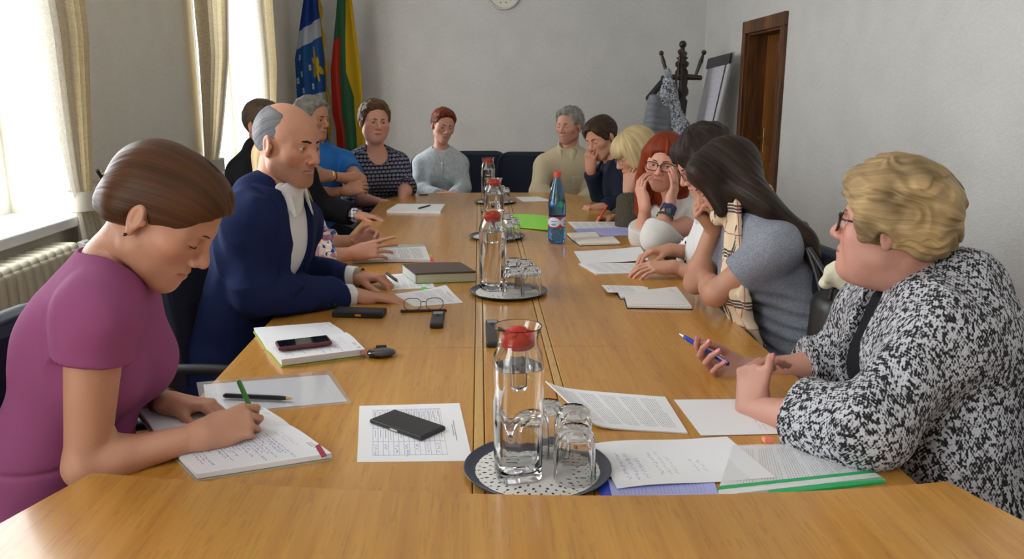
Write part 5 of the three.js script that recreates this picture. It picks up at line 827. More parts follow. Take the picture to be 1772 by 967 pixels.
// ================================================================== chairs
M.navy = phys(lin(0.010, 0.014, 0.030), 0.95, { bumpMap: M.weave, bumpScale: 0.0006, sheen: 0.4, sheenRoughness: 0.7, sheenColor: lin(0.03, 0.04, 0.08) });
M.plastic = std(lin(0.008, 0.009, 0.011), 0.62);
function makeChair(arms) {
  const c = new THREE.Group();
  const seat = new RoundedBoxGeometry(0.46, 0.07, 0.44, 3, 0.03); seat.translate(0, 0.425, 0); mesh('seat', boxUV(seat), M.navy, c);
  const shape = new THREE.Shape(); const w = 0.225, hh = 0.205; shape.moveTo(-w + 0.02, -hh); shape.lineTo(w - 0.02, -hh); shape.quadraticCurveTo(w + 0.004, -hh, w + 0.006, -hh + 0.05); shape.lineTo(w, hh - 0.09); shape.quadraticCurveTo(w - 0.01, hh, w - 0.10, hh); shape.lineTo(-w + 0.10, hh); shape.quadraticCurveTo(-w + 0.01, hh, -w, hh - 0.09); shape.lineTo(-w - 0.006, -hh + 0.05); shape.quadraticCurveTo(-w - 0.004, -hh, -w + 0.02, -hh);
  const bend = (geo) => { const p = geo.attributes.position; for (let i = 0; i < p.count; i++) { const x = p.getX(i), y = p.getY(i); p.setZ(i, p.getZ(i) + 0.9 * x * x - 0.14 * y + 0.03); } geo.computeVertexNormals(); return geo; };
  const slab = (d, z) => { const g = new THREE.ExtrudeGeometry(shape, { depth: d, bevelEnabled: true, bevelSize: 0.008, bevelThickness: 0.01, bevelSegments: 3, curveSegments: 8 }); g.translate(0, 0, z); return g; };
  const fine = (g) => { const n = g.index ? g.toNonIndexed() : g; return n; };
  const back = mesh('backrest', boxUV(bend(fine(slab(0.03, 0)))), M.navy, c); back.position.set(0, 0.745, -0.235);
  const shell = mesh('back_shell', boxUV(bend(fine(slab(0.012, -0.022)))), M.plastic, c); shell.position.copy(back.position);
  for (const s of [-1, 1]) {
    mesh('leg', tube([[s * 0.225, 0.39, 0.16], [s * 0.235, 0.2, 0.205], [s * 0.245, 0.0, 0.24]], 0.012, 10, 8), M.plastic, c);
    mesh('leg', tube([[s * 0.225, 0.39, -0.14], [s * 0.235, 0.2, -0.21], [s * 0.245, 0.0, -0.27]], 0.012, 10, 8), M.plastic, c);
    mesh('back_frame', tube([[s * 0.225, 0.39, -0.12], [s * 0.225, 0.44, -0.225], [s * 0.215, 0.56, -0.235], [s * 0.20, 0.70, -0.225]], 0.011, 14, 8), M.plastic, c);
    mesh('seat_rail', tube([[s * 0.225, 0.39, 0.17], [s * 0.225, 0.385, 0], [s * 0.225, 0.39, -0.15]], 0.012, 8, 8), M.plastic, c);
    if (arms) mesh('armrest', tube([[s * 0.24, 0.39, 0.12], [s * 0.265, 0.50, 0.17], [s * 0.27, 0.605, 0.16], [s * 0.27, 0.625, 0.10], [s * 0.27, 0.625, -0.10], [s * 0.255, 0.60, -0.19], [s * 0.225, 0.55, -0.215]], 0.016, 30, 8), M.plastic, c);
  }
  return c;
}
const chairProto = [makeChair(false), makeChair(true)];
function chair(x, z, yaw, label, arms = 0) { const c = chairProto[arms].clone(); c.name = numbered('chair'); c.position.set(x, 0, z); c.rotation.y = yaw; c.userData = { label, category: 'chair', group: 'navy meeting chairs' }; scene.add(c); return c; }
// ================================================================== people nearest the head desk
const A = (px, py, z) => arr(atZ(px, py, z)), TB = (px, py, y = TY) => arr(atY(px, py, y)), D2R = Math.PI / 180;
const beyond = (p, n) => neg(half(p, n));
const uvAxis = (a, up, c = [0, 0, 0], k = 3) => { const z = norm3(a), x = norm3(cross3(up, z)), y = cross3(z, x); return (px, py, pz) => { const q = [px - c[0], py - c[1], pz - c[2]]; return [Math.atan2(dot3(q, x), dot3(q, y)) / 6.2832 + 0.5, dot3(q, z) * k]; }; };
const hairTone = (amp = 0.25, f = 30) => (x, y, z) => { const n = 1 - amp / 2 + amp * n3(x * f, y * f * 0.4, z * f); return [n, n, n]; };
// glasses in head axes
function glasses(headNode, { rim = 0.0016, w = 0.024, h = 0.017, mat, lens = true, y = -0.006, round = 0.6, half = false }) {
  const z0 = 0.097;
  for (const s of [-1, 1]) {
    const pts = []; for (let k = 0; k < 28; k++) { const a = k / 28 * 6.2832, c = Math.cos(a), q = Math.sin(a), e = round; pts.push([s * 0.033 + Math.sign(c) * Math.pow(Math.abs(c), e) * w, y + Math.sign(q) * Math.pow(Math.abs(q), e) * h, z0 - 0.9 * Math.pow(Math.abs(s * 0.033 + c * w), 2) * 2.2]); }
    const rimG = tube(pts, rim, 56, 6, true), f = headNode('glasses_rim', rimG, mat);
    if (lens) { const sh = new THREE.Shape(pts.map((p) => new THREE.Vector2(p[0], p[1]))), lg = new THREE.ShapeGeometry(sh); const p = lg.attributes.position; for (let i = 0; i < p.count; i++) p.setZ(i, z0 - 1.98 * p.getX(i) ** 2); mesh('lens', lg, phys(0xffffff, 0.03, { transmission: 1, thickness: 0, ior: 1.45 }), f); }
    headNode('glasses_temple', tube([[s * 0.056, y + h * 0.5, 0.088], [s * 0.073, y + h * 0.5, 0.07], [s * 0.080, y + h * 0.45, 0.0], [s * 0.080, y - 0.01, -0.022]], rim * 0.9, 16, 6), mat);
  }
  headNode('glasses_bridge', tube([[-0.011, y + 0.003, z0 - 0.001], [0, y + 0.006, z0 + 0.001], [0.011, y + 0.003, z0 - 0.001]], rim, 8, 6), mat);
}
function band(ctx, s, f, r, wd, mat, name = 'bracelet') {             // a ring round a forearm at fraction f
  const E_ = ctx.J['E' + s], Wr = ctx.J['W' + s], d = norm3(sub3(Wr, E_)), c = lerp3(E_, Wr, f), g = new THREE.CylinderGeometry(r, r, wd, 28, 1, true), m = mesh(name, g, mat, ctx.g);
  mat.side = THREE.DoubleSide; m.position.set(...c); m.quaternion.setFromUnitVectors(V(0, 1, 0), V(...d)); return m;
}
function ringOn(ctx, s, fing, mat = M.gold) { const hnd = ctx.hands[s], k = hnd.knuckles[fing], t = hnd.tips[fing]; const dir = norm3(sub3(t.p, k)), p = add3(k, hnd.d, 0.022), g = new THREE.TorusGeometry(0.0098, 0.0016, 8, 24), m = mesh('ring', g, mat, ctx.g); m.position.set(...p); m.quaternion.setFromUnitVectors(V(0, 0, 1), V(...hnd.d)); return m; }
M.gold = std(lin(0.75, 0.50, 0.14), 0.25, { metalness: 1 });
M.silver = std(lin(0.6, 0.6, 0.6), 0.25, { metalness: 1 });

// ---- woman in the purple dress, writing
{
  const mauve = cloth(0.315, 0.085, 0.205);
  const c = person({
    label: 'woman in a purple short-sleeved dress bending over her diary to write', woman: true, yaw: 84 * D2R, P: [-0.87, 0.56, -1.50], N: A(196, 458, -1.53), shoulder: 0.165, armR: 0.040, skin: [0.60, 0.365, 0.255],
    SR: A(166, 548, -1.37), SL: A(190, 508, -1.70), ER: A(150, 806, -1.355), EL: A(205, 665, -1.80), WR: A(352, 752, -1.43), WL: A(296, 699, -1.61), legs: mauve, skirt: true,
    head: { c: A(283, 371, -1.50), yaw: 85 * D2R, pitch: 36 * D2R, roll: -4 * D2R, lids: 0.93, nose: 1.05, jaw: 0.95, browColor: [0.10, 0.055, 0.03], brows: 0.7, lip: [0.52, 0.20, 0.18], flush: 0.2, s: 1.03, lash: 1, earScale: 0.85 },
    hands: { R: { dir: [0.80, 0.10, -0.50], palm: [-0.4, -0.7, -0.55], curl: { index: [0.7, 0.85, 0.45], middle: [0.9, 1.0, 0.6], ring: [1.1, 1.2, 0.8], pinky: [1.15, 1.3, 0.9] }, thumb: { out: 0.35, in: 0.75, bend: [0.35, 0.4] } }, L: { dir: [0.95, -0.02, 0.12], palm: [0.1, -0.9, 0.2], curl: { all: [0.6, 0.6, 0.3] }, thumb: { out: 0.5, in: 0.5 } } },
    hair(ctx, hn) {
      const F = new Field(); F.add(ell([0, 0.031, -0.019], [0.0815, 0.0925, 0.1005]), 0); F.add(ell([0, 0.054, 0.030], [0.074, 0.062, 0.068]), 0.03);
      F.add(ell([0, -0.030, -0.088], [0.038, 0.030, 0.024]), 0.02); F.add(ell([0, -0.012, -0.050], [0.074, 0.050, 0.050]), 0.03);
      F.sub(ell([0, -0.055, 0.088], [0.086, 0.118, 0.058]), 0.012); F.sub(ell([0, -0.10, 0.0], [0.15, 0.070, 0.078]), 0.015);
      for (const s of [-1, 1]) F.sub(ell([s * 0.088, -0.016, -0.006], [0.02, 0.026, 0.024]), 0.008);
      F.sub(cap([0, 0.142, -0.02], [0, 0.085, 0.098], 0.003), 0.008);
      const uv = uvAxis([0, -0.35, -1], [0, 1, 0], [0, 0.0, 0], 2.4);
      hairMesh(hn, hairMat(0.112, 0.048, 0.021, 0.42), F, [-0.12, -0.12, -0.17], [0.12, 0.16, 0.13], { h: 0.0036, uvf: uv, clump: 0.0011, colour: hairTone(0.3, 26) });
      hn('hair_clip', merged(bar([-0.024, 0.000, -0.113], [0.015, 0.012, -0.118], 0.004), bar([-0.022, -0.002, -0.113], [-0.034, 0.008, -0.122], 0.003)), std(lin(0.03, 0.03, 0.03), 0.3));
      hn('earring', new THREE.SphereGeometry(0.0032, 10, 8).translate(-0.082, -0.040, -0.010), std(lin(0.05, 0.02, 0.02), 0.2));
    },
    wear(ctx) {
      garment(ctx, 'dress', mauve, (F) => { ctx.torso(F, 0.012); for (const s of ['L', 'R']) ctx.armBones(F, 0.013, s, s === 'R' ? 0.28 : 0.38, true, 0.03, 0.006); F.add(ell(add3(ctx.P, ctx.hf, 0.05), [0.19, 0.12, 0.19]), 0.04); F.sub(ell(ctx.T(0, 0.045, 0.028), [0.088, 0.066, 0.098], [ctx.left, ctx.up, ctx.fwd]), 0.004); F.warp((x, y, z) => -0.004 * Math.exp(-(((y - 0.745) / 0.006) ** 2)) * -1); }, { h: 0.0075, folds: 0.0035, freq: 14 });
      const bm = std(lin(0.08, 0.02, 0.03), 0.4); band(ctx, 'L', 0.86, 0.030, 0.012, bm); band(ctx, 'L', 0.93, 0.029, 0.006, M.silver.clone());
    },
  });
}
// ---- man in the navy suit
{
  const suit = cloth(0.010, 0.019, 0.072), white = cloth(0.80, 0.80, 0.80);
  const c = person({
    label: 'balding man in a navy suit and open white shirt resting his hands on the table', yaw: 72 * D2R, P: [-0.80, 0.56, -2.52], N: A(480, 336, -2.50), shoulder: 0.18, bulk: 1.0, armR: 0.045, skin: [0.60, 0.345, 0.235],
    SR: A(433, 378, -2.36), SL: A(516, 385, -2.70), ER: A(440, 508, -2.36), EL: A(505, 470, -2.86), WR: A(612, 512, -2.57), WL: A(618, 480, -2.80), legs: suit, neck: 1.08,
    head: { c: A(499, 249, -2.47), yaw: 62 * D2R, pitch: 7 * D2R, roll: -3 * D2R, lids: 0.42, gaze: [0.25, 0.02], nose: 1.22, noseLong: 1.08, chin: 1.15, jaw: 1.08, stubble: 0.9, browColor: [0.035, 0.028, 0.022], brows: 1.25, older: 1, lip: [0.42, 0.20, 0.16], s: 1.0 },
    hands: { R: { dir: [0.97, -0.12, -0.05], palm: [0, -1, 0.1], curl: { all: [0.10, 0.12, 0.08] }, spread: 0.05, thumb: { out: 0.5, in: 0.1 } }, L: { dir: [0.93, 0.02, 0.28], palm: [0.05, -0.95, 0.15], curl: { all: [0.7, 0.8, 0.4], index: [0.55, 0.75, 0.4] }, thumb: { out: 0.45, in: 0.5 } } },
    hair(ctx, hn) {
      const F = new Field(); F.add(ell([0, 0.028, -0.0185], [0.0785, 0.0905, 0.0990]), 0);
      F.sub(ell([0, 0.122, 0.066], [0.053, 0.072, 0.125]), 0.022);                        // bald crown and forehead
      F.sub(beyond([0, 0, 0.060], [0, 0.30, 1]), 0.022);
      for (const s of [-1, 1]) F.sub(ell([s * 0.078, -0.022, 0.006], [0.03, 0.036, 0.034]), 0.006);
      F.sub(beyond([0, -0.062, -0.05], [0, -1, 0.35]), 0.006);
      hairMesh(hn, hairMat(0.22, 0.22, 0.235, 0.6), F, [-0.11, -0.12, -0.14], [0.11, 0.14, 0.08], { h: 0.0036, uvf: uvAxis([0, 0.6, 1], [0, 1, 0]), clump: 0.0012, colour: hairTone(0.6, 55) });
    },
    wear(ctx) {
      const wedge = (grow) => (x, y, z) => { const q = sub3([x, y, z], ctx.N), a = Math.abs(dot3(q, ctx.left)), b = dot3(q, ctx.up), e = dot3(q, ctx.fwd); return Math.max((a - grow - 0.062 * clamp((b + 0.34) / 0.30, 0, 1) - 0.012) * 0.95, -e - 0.02, -(b + 0.35 + grow), b - 0.2, e - 0.19); };
      garment(ctx, 'shirt', white, (F) => {
        ctx.torso(F, 0.004); const nk = ctx.toWorld([0, -0.12, -0.02]); F.add(cap(add3(ctx.N, ctx.up, -0.02), lerp3(ctx.N, nk, 0.75), 0.083, 0.072), 0.01); F.sub(beyond(lerp3(ctx.N, nk, 0.72), norm3(add3(sub3(nk, ctx.N), ctx.fwd, -0.05))), 0.003);
        F.sub(cap(ctx.T(0, 0.09, 0.07), ctx.T(0, 0.0, 0.125), 0.022, 0.004), 0.006);
        for (const s of ['L', 'R']) { const G = new Field(); G.add(cap(lerp3(ctx.J['E' + s], ctx.J['W' + s], 0.75), lerp3(ctx.J['E' + s], ctx.J['W' + s], 1.03), 0.038, 0.037), 0); G.sub(beyond(lerp3(ctx.J['E' + s], ctx.J['W' + s], 0.99), sub3(ctx.J['W' + s], ctx.J['E' + s])), 0.003); F.add(G.fn, 0); }
      }, { h: 0.0065, folds: 0.003, freq: 18 });
      garment(ctx, 'collar', white, (F) => { for (const s of [-1, 1]) F.add(ecap(ctx.T(s * 0.062, 0.030, 0.048), ctx.T(s * 0.052, -0.028, 0.104), 0.027, 0.007, norm3(add3(add3(ctx.fwd, ctx.left, s * 0.7), ctx.up, 0.35)), 0.26), 0.002); }, { h: 0.004, folds: 0, pts: [ctx.T(0, 0, 0.08)], pad: 0.11 });
      const jk = (F, t, cut) => { ctx.torso(F, 0.018 + t); if (cut) F.sub(cut, 0.004); for (const s of ['L', 'R']) ctx.armBones(F, 0.013 + t, s, 1.86, true, 0.03, 0.010); F.add(ell(add3(ctx.P, ctx.up, -0.01), [0.19, 0.14, 0.155], [ctx.hl, [0, 1, 0], ctx.hf]), 0.04); F.add(cap(ctx.T(0.075, 0.0, -0.045), ctx.T(-0.075, 0.0, -0.035), 0.044 + t), 0.04); };
      garment(ctx, 'jacket', suit, (F) => jk(F, 0, wedge(0)), { h: 0.007, folds: 0.016, freq: 13 });
      garment(ctx, 'lapel', suit, (F) => { const G = new Field(); jk(G, 0.0065); F.add(both(both(G.fn, wedge(0.055)), neg(wedge(0.002))), 0); F.sub(beyond(ctx.T(0, 0.035, 0), ctx.up), 0.003); }, { h: 0.006, folds: 0, pts: [ctx.N, ctx.C, ctx.J.SL, ctx.J.SR], pad: 0.16 });
      const wm = std(lin(0.30, 0.21, 0.10), 0.5); band(ctx, 'L', 1.03, 0.0345, 0.022, wm, 'watch_strap');
      ringOn(ctx, 'R', 'ring');
      const d = norm3(sub3(ctx.J.WR, ctx.J.ER));
      for (let k = 0; k < 4; k++) { const b = mesh('button', new THREE.SphereGeometry(0.0055, 10, 8), M.plastic, ctx.g); const p = add3(add3(lerp3(ctx.J.ER, ctx.J.WR, 0.58 + k * 0.065), [0.25, -0.1, 1], 0.0505), [0, -1, 0], 0.012); b.position.set(...p); }
      const pen = mesh('cuff_pin', new THREE.SphereGeometry(0.004, 8, 6), M.silver, ctx.g); pen.position.set(...add3(lerp3(ctx.J.ER, ctx.J.WR, 0.95), [0.1, -0.5, 0.9], 0.036));
    },
  });
}
// ---- woman in the black and white boucle jacket
{
  const tw = tex(1024, 1024, (u, v) => {
    const a = vnoise(u * 60, v * 44, 60, 44, 101), b = vnoise(u * 110, v * 90, 110, 90, 102), c = vnoise(u * 256, v * 256, 256, 256, 103), warp = 0.13 * Math.sin(u * 6.2832 * 40) * Math.sin(v * 6.2832 * 24);
    const t = 0.62 * a + 0.34 * b + 0.14 * c + warp, k = mixn(0.10, 0.76, sst(0.36, 0.66, t)), g = k + 0.14 * (c - 0.5);
    return [g * 0.99, g * 0.99, g * 1.02];
  });
  tw.repeat.set(1 / 0.23, 1 / 0.23);
  const tweed = phys(0xffffff, 0.95, { map: tw, bumpMap: tw, bumpScale: 0.002, sheen: 0.3, sheenRoughness: 0.8, sheenColor: lin(0.3, 0.3, 0.3) }), black = cloth(0.012, 0.012, 0.014);
  person({
    label: 'blonde woman in a black and white boucle jacket talking with a blue pen in hand', woman: true, yaw: -100 * D2R, P: [0.98, 0.56, -1.50], N: A(1612, 492, -1.62), shoulder: 0.185, bulk: 1.22, bust: 1.25, belly: 0.8, armR: 0.050, wrist: 1.12, skin: [0.57, 0.345, 0.285],
    SL: A(1625, 585, -1.46), SR: A(1515, 540, -1.80), EL: A(1500, 742, -1.36), ER: A(1445, 640, -1.86), WL: A(1298, 708, -1.60), WR: A(1292, 640, -1.86), neck: 1.15,
    head: { c: A(1542, 391, -1.60), yaw: -125 * D2R, pitch: -6 * D2R, roll: 3 * D2R, lids: 0.45, fat: 1.05, cheek: 0.5, nose: 1.05, browColor: [0.2, 0.13, 0.07], flush: 0.35, s: 0.99, jaw: 1.02, lip: [0.50, 0.20, 0.19] },
    hands: {
      L: { s: 0.96, dir: [0.06, 0.92, -0.22], palm: [0.82, 0.05, -0.50], curl: { index: [1.10, 0.55, 0.3], middle: [1.15, 0.6, 0.35], ring: [1.15, 0.65, 0.4], pinky: [1.15, 0.7, 0.4] }, spread: 0.08, thumb: { out: 0.35, in: -0.1, bend: [0.05, 0.05], fold: 0 } },
      R: { s: 1.0, dir: [-0.95, 0.12, 0.10], palm: [0.12, 0.80, 0.55], curl: { index: [0.55, 0.55, 0.3], middle: [0.70, 0.80, 0.4], ring: [0.80, 0.90, 0.45], pinky: [0.85, 0.9, 0.5] }, spread: 0.08, thumb: { out: 0.4, in: 0.45, bend: [0.35, 0.3] } },
    },
    hair(ctx, hn) {
      const F = new Field(); F.add(ell([0, 0.046, -0.020], [0.100, 0.100, 0.108]), 0); F.add(ell([0, 0.070, 0.036], [0.080, 0.056, 0.070]), 0.03); F.add(ell([0, -0.008, -0.066], [0.082, 0.052, 0.056]), 0.03);
      for (const s of [-1, 1]) F.add(ell([s * 0.075, 0.012, 0.012], [0.024, 0.052, 0.050]), 0.03);
      F.sub(ell([0, -0.045, 0.105], [0.098, 0.092, 0.066]), 0.012); F.sub(ell([0, -0.125, 0.03], [0.15, 0.095, 0.090]), 0.015);
      for (const s of [-1, 1]) F.sub(ell([s * 0.10, -0.035, -0.006], [0.030, 0.026, 0.022]), 0.008);
      F.warp((x, y, z) => { const w = n3(x * 22 + 5, y * 22, z * 22), v = n3(x * 46, y * 46 + 9, z * 46), s = Math.sin((y * 1.4 - z * 0.6 + 0.05 * w) * 130 + 7 * w); return 0.0075 * (0.5 - w) * 2 + 0.004 * (0.5 - v) * 2 - 0.0025 * s; });
      const uv = (x, y, z) => { const w = n3(x * 14, y * 14, z * 14); return [Math.atan2(x, y - 0.03) / 6.2832 + 0.5 + 0.06 * (w - 0.5), z * 3 + w]; };
      hairMesh(hn, hairMat(0.62, 0.44, 0.22, 0.5), F, [-0.14, -0.13, -0.17], [0.14, 0.18, 0.14], { h: 0.0036, uvf: uv, colour: (x, y, z) => { const n = n3(x * 34, y * 34, z * 20), m = n3(x * 12, y * 12, z * 12), k = 0.30 + 0.85 * n; return [k * mixn(0.75, 1.15, m), k * mixn(0.72, 1.1, m), k * mixn(0.75, 1.0, m)]; } });
      glasses(hn, { mat: std(lin(0.02, 0.012, 0.012), 0.25), rim: 0.0022, w: 0.025, h: 0.018, round: 0.55 });
    },
    wear(ctx) {
      const open = (x, y, z) => { const q = sub3([x, y, z], ctx.N), a = dot3(q, ctx.left), b = dot3(q, ctx.up), e = dot3(q, ctx.fwd); return Math.max(Math.abs(a) - 0.055 - 0.07 * clamp(-b / 0.4, 0, 1), -e, b - 0.05, e - 0.22); };
      garment(ctx, 'blouse', black, (F) => { ctx.torso(F, 0.012); F.sub(ell(ctx.T(0, 0.05, 0.045), [0.085, 0.075, 0.11], [ctx.left, ctx.up, ctx.fwd]), 0.004); }, { h: 0.010, folds: 0.003 });
      garment(ctx, 'jacket', tweed, (F) => {
        ctx.torso(F, 0.028); F.add(ell(add3(ctx.P, ctx.up, 0.0), [0.215, 0.17, 0.19], [ctx.hl, [0, 1, 0], ctx.hf]), 0.05);
        F.add(cap(ctx.T(0.07, 0.0, -0.05), ctx.T(-0.07, 0.0, -0.05), 0.058), 0.04); F.sub(open, 0.006); F.sub(ell(ctx.T(0, 0.07, 0.022), [0.075, 0.07, 0.085], [ctx.left, ctx.up, ctx.fwd]), 0.006); for (const s of ['L', 'R']) ctx.armBones(F, 0.018, s, s === 'L' ? 1.47 : 1.36, true, 0.03, 0.022);
      }, { h: 0.0075, folds: 0.010, freq: 11 });
      const nail = std(lin(0.75, 0.25, 0.32), 0.2);
      for (const s of ['L', 'R']) for (const k of ['thumb', 'index', 'middle', 'ring', 'pinky']) { const t = ctx.hands[s].tips[k], bk = t.up ? norm3(t.up.map((q) => -q)) : norm3(ctx.hands[s].t), n = mesh('fingernail', new THREE.SphereGeometry(1, 10, 8).scale(0.0055, 0.0022, 0.0085), nail, ctx.g); n.position.set(...add3(add3(t.p, bk, t.r * 0.82), t.v, 0.001)); const y = V(...bk), z = V(...norm3(t.v)), x = new THREE.Vector3().crossVectors(y, z).normalize(); n.quaternion.setFromRotationMatrix(new THREE.Matrix4().makeBasis(x, y, new THREE.Vector3().crossVectors(x, y))); }
    },
  });
}
// ---- woman in the grey dress with long brown hair
{
  const heather = tex(256, 256, (u, v) => { const n = 0.86 + 0.18 * (vnoise(u * 128, v * 40, 128, 40, 111) - 0.5) + 0.16 * (vnoise(u * 40, v * 128, 40, 128, 112) - 0.5); return [n, n, n * 1.02]; }); heather.repeat.set(8, 8);
  const grey1 = cloth(0.34, 0.355, 0.40, { map: heather });
  const pl = tex(512, 512, (u, v) => { const b = (t, c, w) => { const d = Math.abs(((t - c + 1.5) % 1) - 0.5); return d < w ? 1 : 0; }; let c = [0.88, 0.80, 0.68]; const dark = Math.max(...[0.2, 0.27, 0.34].map((q) => Math.max(b(u, q, 0.022), b(v, q, 0.022)))), red = Math.max(b(u, 0.72, 0.009), b(v, 0.72, 0.009)); const n = 0.95 + 0.1 * vnoise(u * 200, v * 200, 200, 200, 113); c = c.map((q) => q * n); if (dark) c = [0.33, 0.31, 0.32].map((q) => q * n); if (red) c = [0.72, 0.28, 0.25]; return c; }); pl.repeat.set(1 / 0.13, 1 / 0.13);
  const check = cloth(1, 1, 1, { map: pl });
  person({
    label: 'woman with long brown hair in a grey dress and checked scarf, chin on hand', woman: true, yaw: -83 * D2R, P: [0.99, 0.56, -2.30], N: A(1300, 372, -2.42), shoulder: 0.165, armR: 0.039, skin: [0.53, 0.32, 0.225],
    SL: A(1345, 425, -2.24), SR: A(1268, 400, -2.56), EL: A(1238, 508, -2.30), ER: A(1204, 488, -2.52), WL: A(1214, 468, -2.62), WR: A(1234, 392, -2.50), legs: grey1, skirt: true,
    head: { c: A(1256, 311, -2.46), yaw: -97 * D2R, pitch: 31 * D2R, roll: 6 * D2R, lids: 0.92, jaw: 0.93, lip: [0.5, 0.2, 0.18], browColor: [0.05, 0.03, 0.02], s: 1.0, lash: 1 },
    hands: { R: { dir: [-0.55, 0.55, 0.1], palm: [0.5, 0.35, 0.35], curl: { index: [1.0, 1.2, 0.7], middle: [1.1, 1.3, 0.7], ring: [1.2, 1.3, 0.8], pinky: [1.2, 1.3, 0.8] }, thumb: { out: 0.3, in: 0.3 } }, L: { dir: [0.1, 0.2, -0.95], palm: [0.2, -0.9, -0.2], curl: { all: [0.5, 0.6, 0.3] } } },
    hair(ctx, hn) {
      const Wd = (q) => ctx.toWorld(q), fr = [ctx.HF.x, ctx.HF.y, ctx.HF.z], F = new Field();
      F.add(ell(Wd([0, 0.032, -0.022]), [0.085, 0.094, 0.102], fr), 0); F.add(ell(Wd([0, 0.052, 0.03]), [0.074, 0.058, 0.060], fr), 0.03);
      for (const s of [-1, 1]) F.add(cap(Wd([s * 0.072, 0.03, 0.03]), Wd([s * 0.082, -0.085, 0.002]), 0.022, 0.022), 0.03);
      F.add(cap(Wd([0.058, 0.065, 0.062]), Wd([0.082, -0.070, 0.060]), 0.024, 0.020), 0.03); F.add(ell(Wd([0.02, 0.058, 0.062]), [0.066, 0.040, 0.030], fr), 0.03);
      const p1 = A(1285, 318, -2.44), p2 = A(1320, 352, -2.34), p3 = A(1391, 414, -2.25), p4 = A(1428, 488, -2.22), bk = norm3([0.75, 0.55, 0]);
      F.add(ecap(Wd([0, -0.015, -0.05]), p2, 0.092, 0.066, bk, 0.55), 0.04); F.add(ecap(p2, p3, 0.066, 0.048, bk, 0.6), 0.03); F.add(ecap(p3, p4, 0.048, 0.018, bk, 0.6), 0.03);
      F.add(ecap(Wd([0.075, -0.05, -0.01]), A(1330, 362, -2.28), 0.04, 0.035, bk, 0.7), 0.03);
      F.sub(ell(Wd([-0.012, -0.065, 0.112]), [0.072, 0.115, 0.062], fr), 0.012); F.sub(ell(Wd([0, -0.12, 0.05]), [0.066, 0.09, 0.07], fr), 0.012);
      F.sub(cap(Wd([0, 0.142, -0.03]), Wd([0, 0.09, 0.095]), 0.002), 0.008);
      const c0 = ctx.hc, ax = norm3(sub3(p3, Wd([0, 0.06, 0.02]))), s1 = norm3(cross3(ax, [0.6, -0.6, 0])), uv = (x, y, z) => { const q = sub3([x, y, z], Wd([0, 0.06, 0.02])); return [dot3(q, s1) * 1.6 + 0.5, dot3(q, ax) * 1.2]; };
      const G = F; G.warp((x, y, z) => { const [u, v] = uv(x, y, z); return 0.0016 * (vnoise(u * 60, v * 2, 600, 600, 9) - 0.5) * 2; });
      const [lo, hi] = boundsOf([ctx.hc, p4, p2, p3], 0.15);
      mesh('hair', netGeo(nets(G.fn, lo, hi, 0.0048), { uvf: uv, colour: hairTone(0.4, 30) }), hairMat(0.034, 0.020, 0.013, 0.45), ctx.g);
    },
    wear(ctx) {
      garment(ctx, 'dress', grey1, (F) => {
        ctx.torso(F, 0.012); for (const s of ['L', 'R']) ctx.armBones(F, 0.013, s, 0.62, true, 0.03, 0.010); F.add(ell(add3(ctx.P, ctx.hf, 0.05), [0.2, 0.13, 0.2]), 0.04); F.sub(ell(ctx.T(0, 0.05, 0.02), [0.072, 0.06, 0.075], [ctx.left, ctx.up, ctx.fwd]), 0.004);
        F.warp((x, y, z) => { const m = sst(0.60, 0.68, y) * sst(0.90, 0.80, y); return m * 0.0045 * Math.sin(y * 150 + 2.2 * Math.sin(x * 11 + z * 7) + 3 * n3(x * 9, y * 5, z * 9)); });
      }, { h: 0.0075, folds: 0.004, freq: 12 });
      garment(ctx, 'scarf', check, (F) => {
        const n = ctx.N, T = ctx.T; F.add(chain([T(0.075, 0.03, 0.0), T(0.055, 0.045, 0.06), T(0, 0.03, 0.095), T(-0.06, 0.04, 0.05), T(-0.07, 0.045, -0.03), T(0, 0.055, -0.07), T(0.07, 0.05, -0.03), T(0.078, 0.03, 0.01)], [0.016, 0.020, 0.024, 0.020, 0.018, 0.016, 0.016, 0.016]), 0.02);
        F.add(ecap(T(0.040, 0.015, 0.075), T(0.050, -0.20, 0.160), 0.036, 0.070, ctx.fwd, 0.35), 0.02); F.add(ecap(T(0.045, -0.20, 0.170), T(0.035, -0.37, 0.150), 0.060, 0.055, ctx.fwd, 0.35), 0.02); F.warp((x, y, z) => { const q = sub3([x, y, z], n), a = dot3(q, ctx.left), b = dot3(q, ctx.up); return 0.006 * Math.sin(a * 190 + 9 * b + 4 * n3(x * 9, y * 9, z * 9)); });
      }, { h: 0.006, folds: 0.008, freq: 26, pts: [ctx.N, ctx.C, ctx.Wt], pad: 0.2 });
    },
  });
}
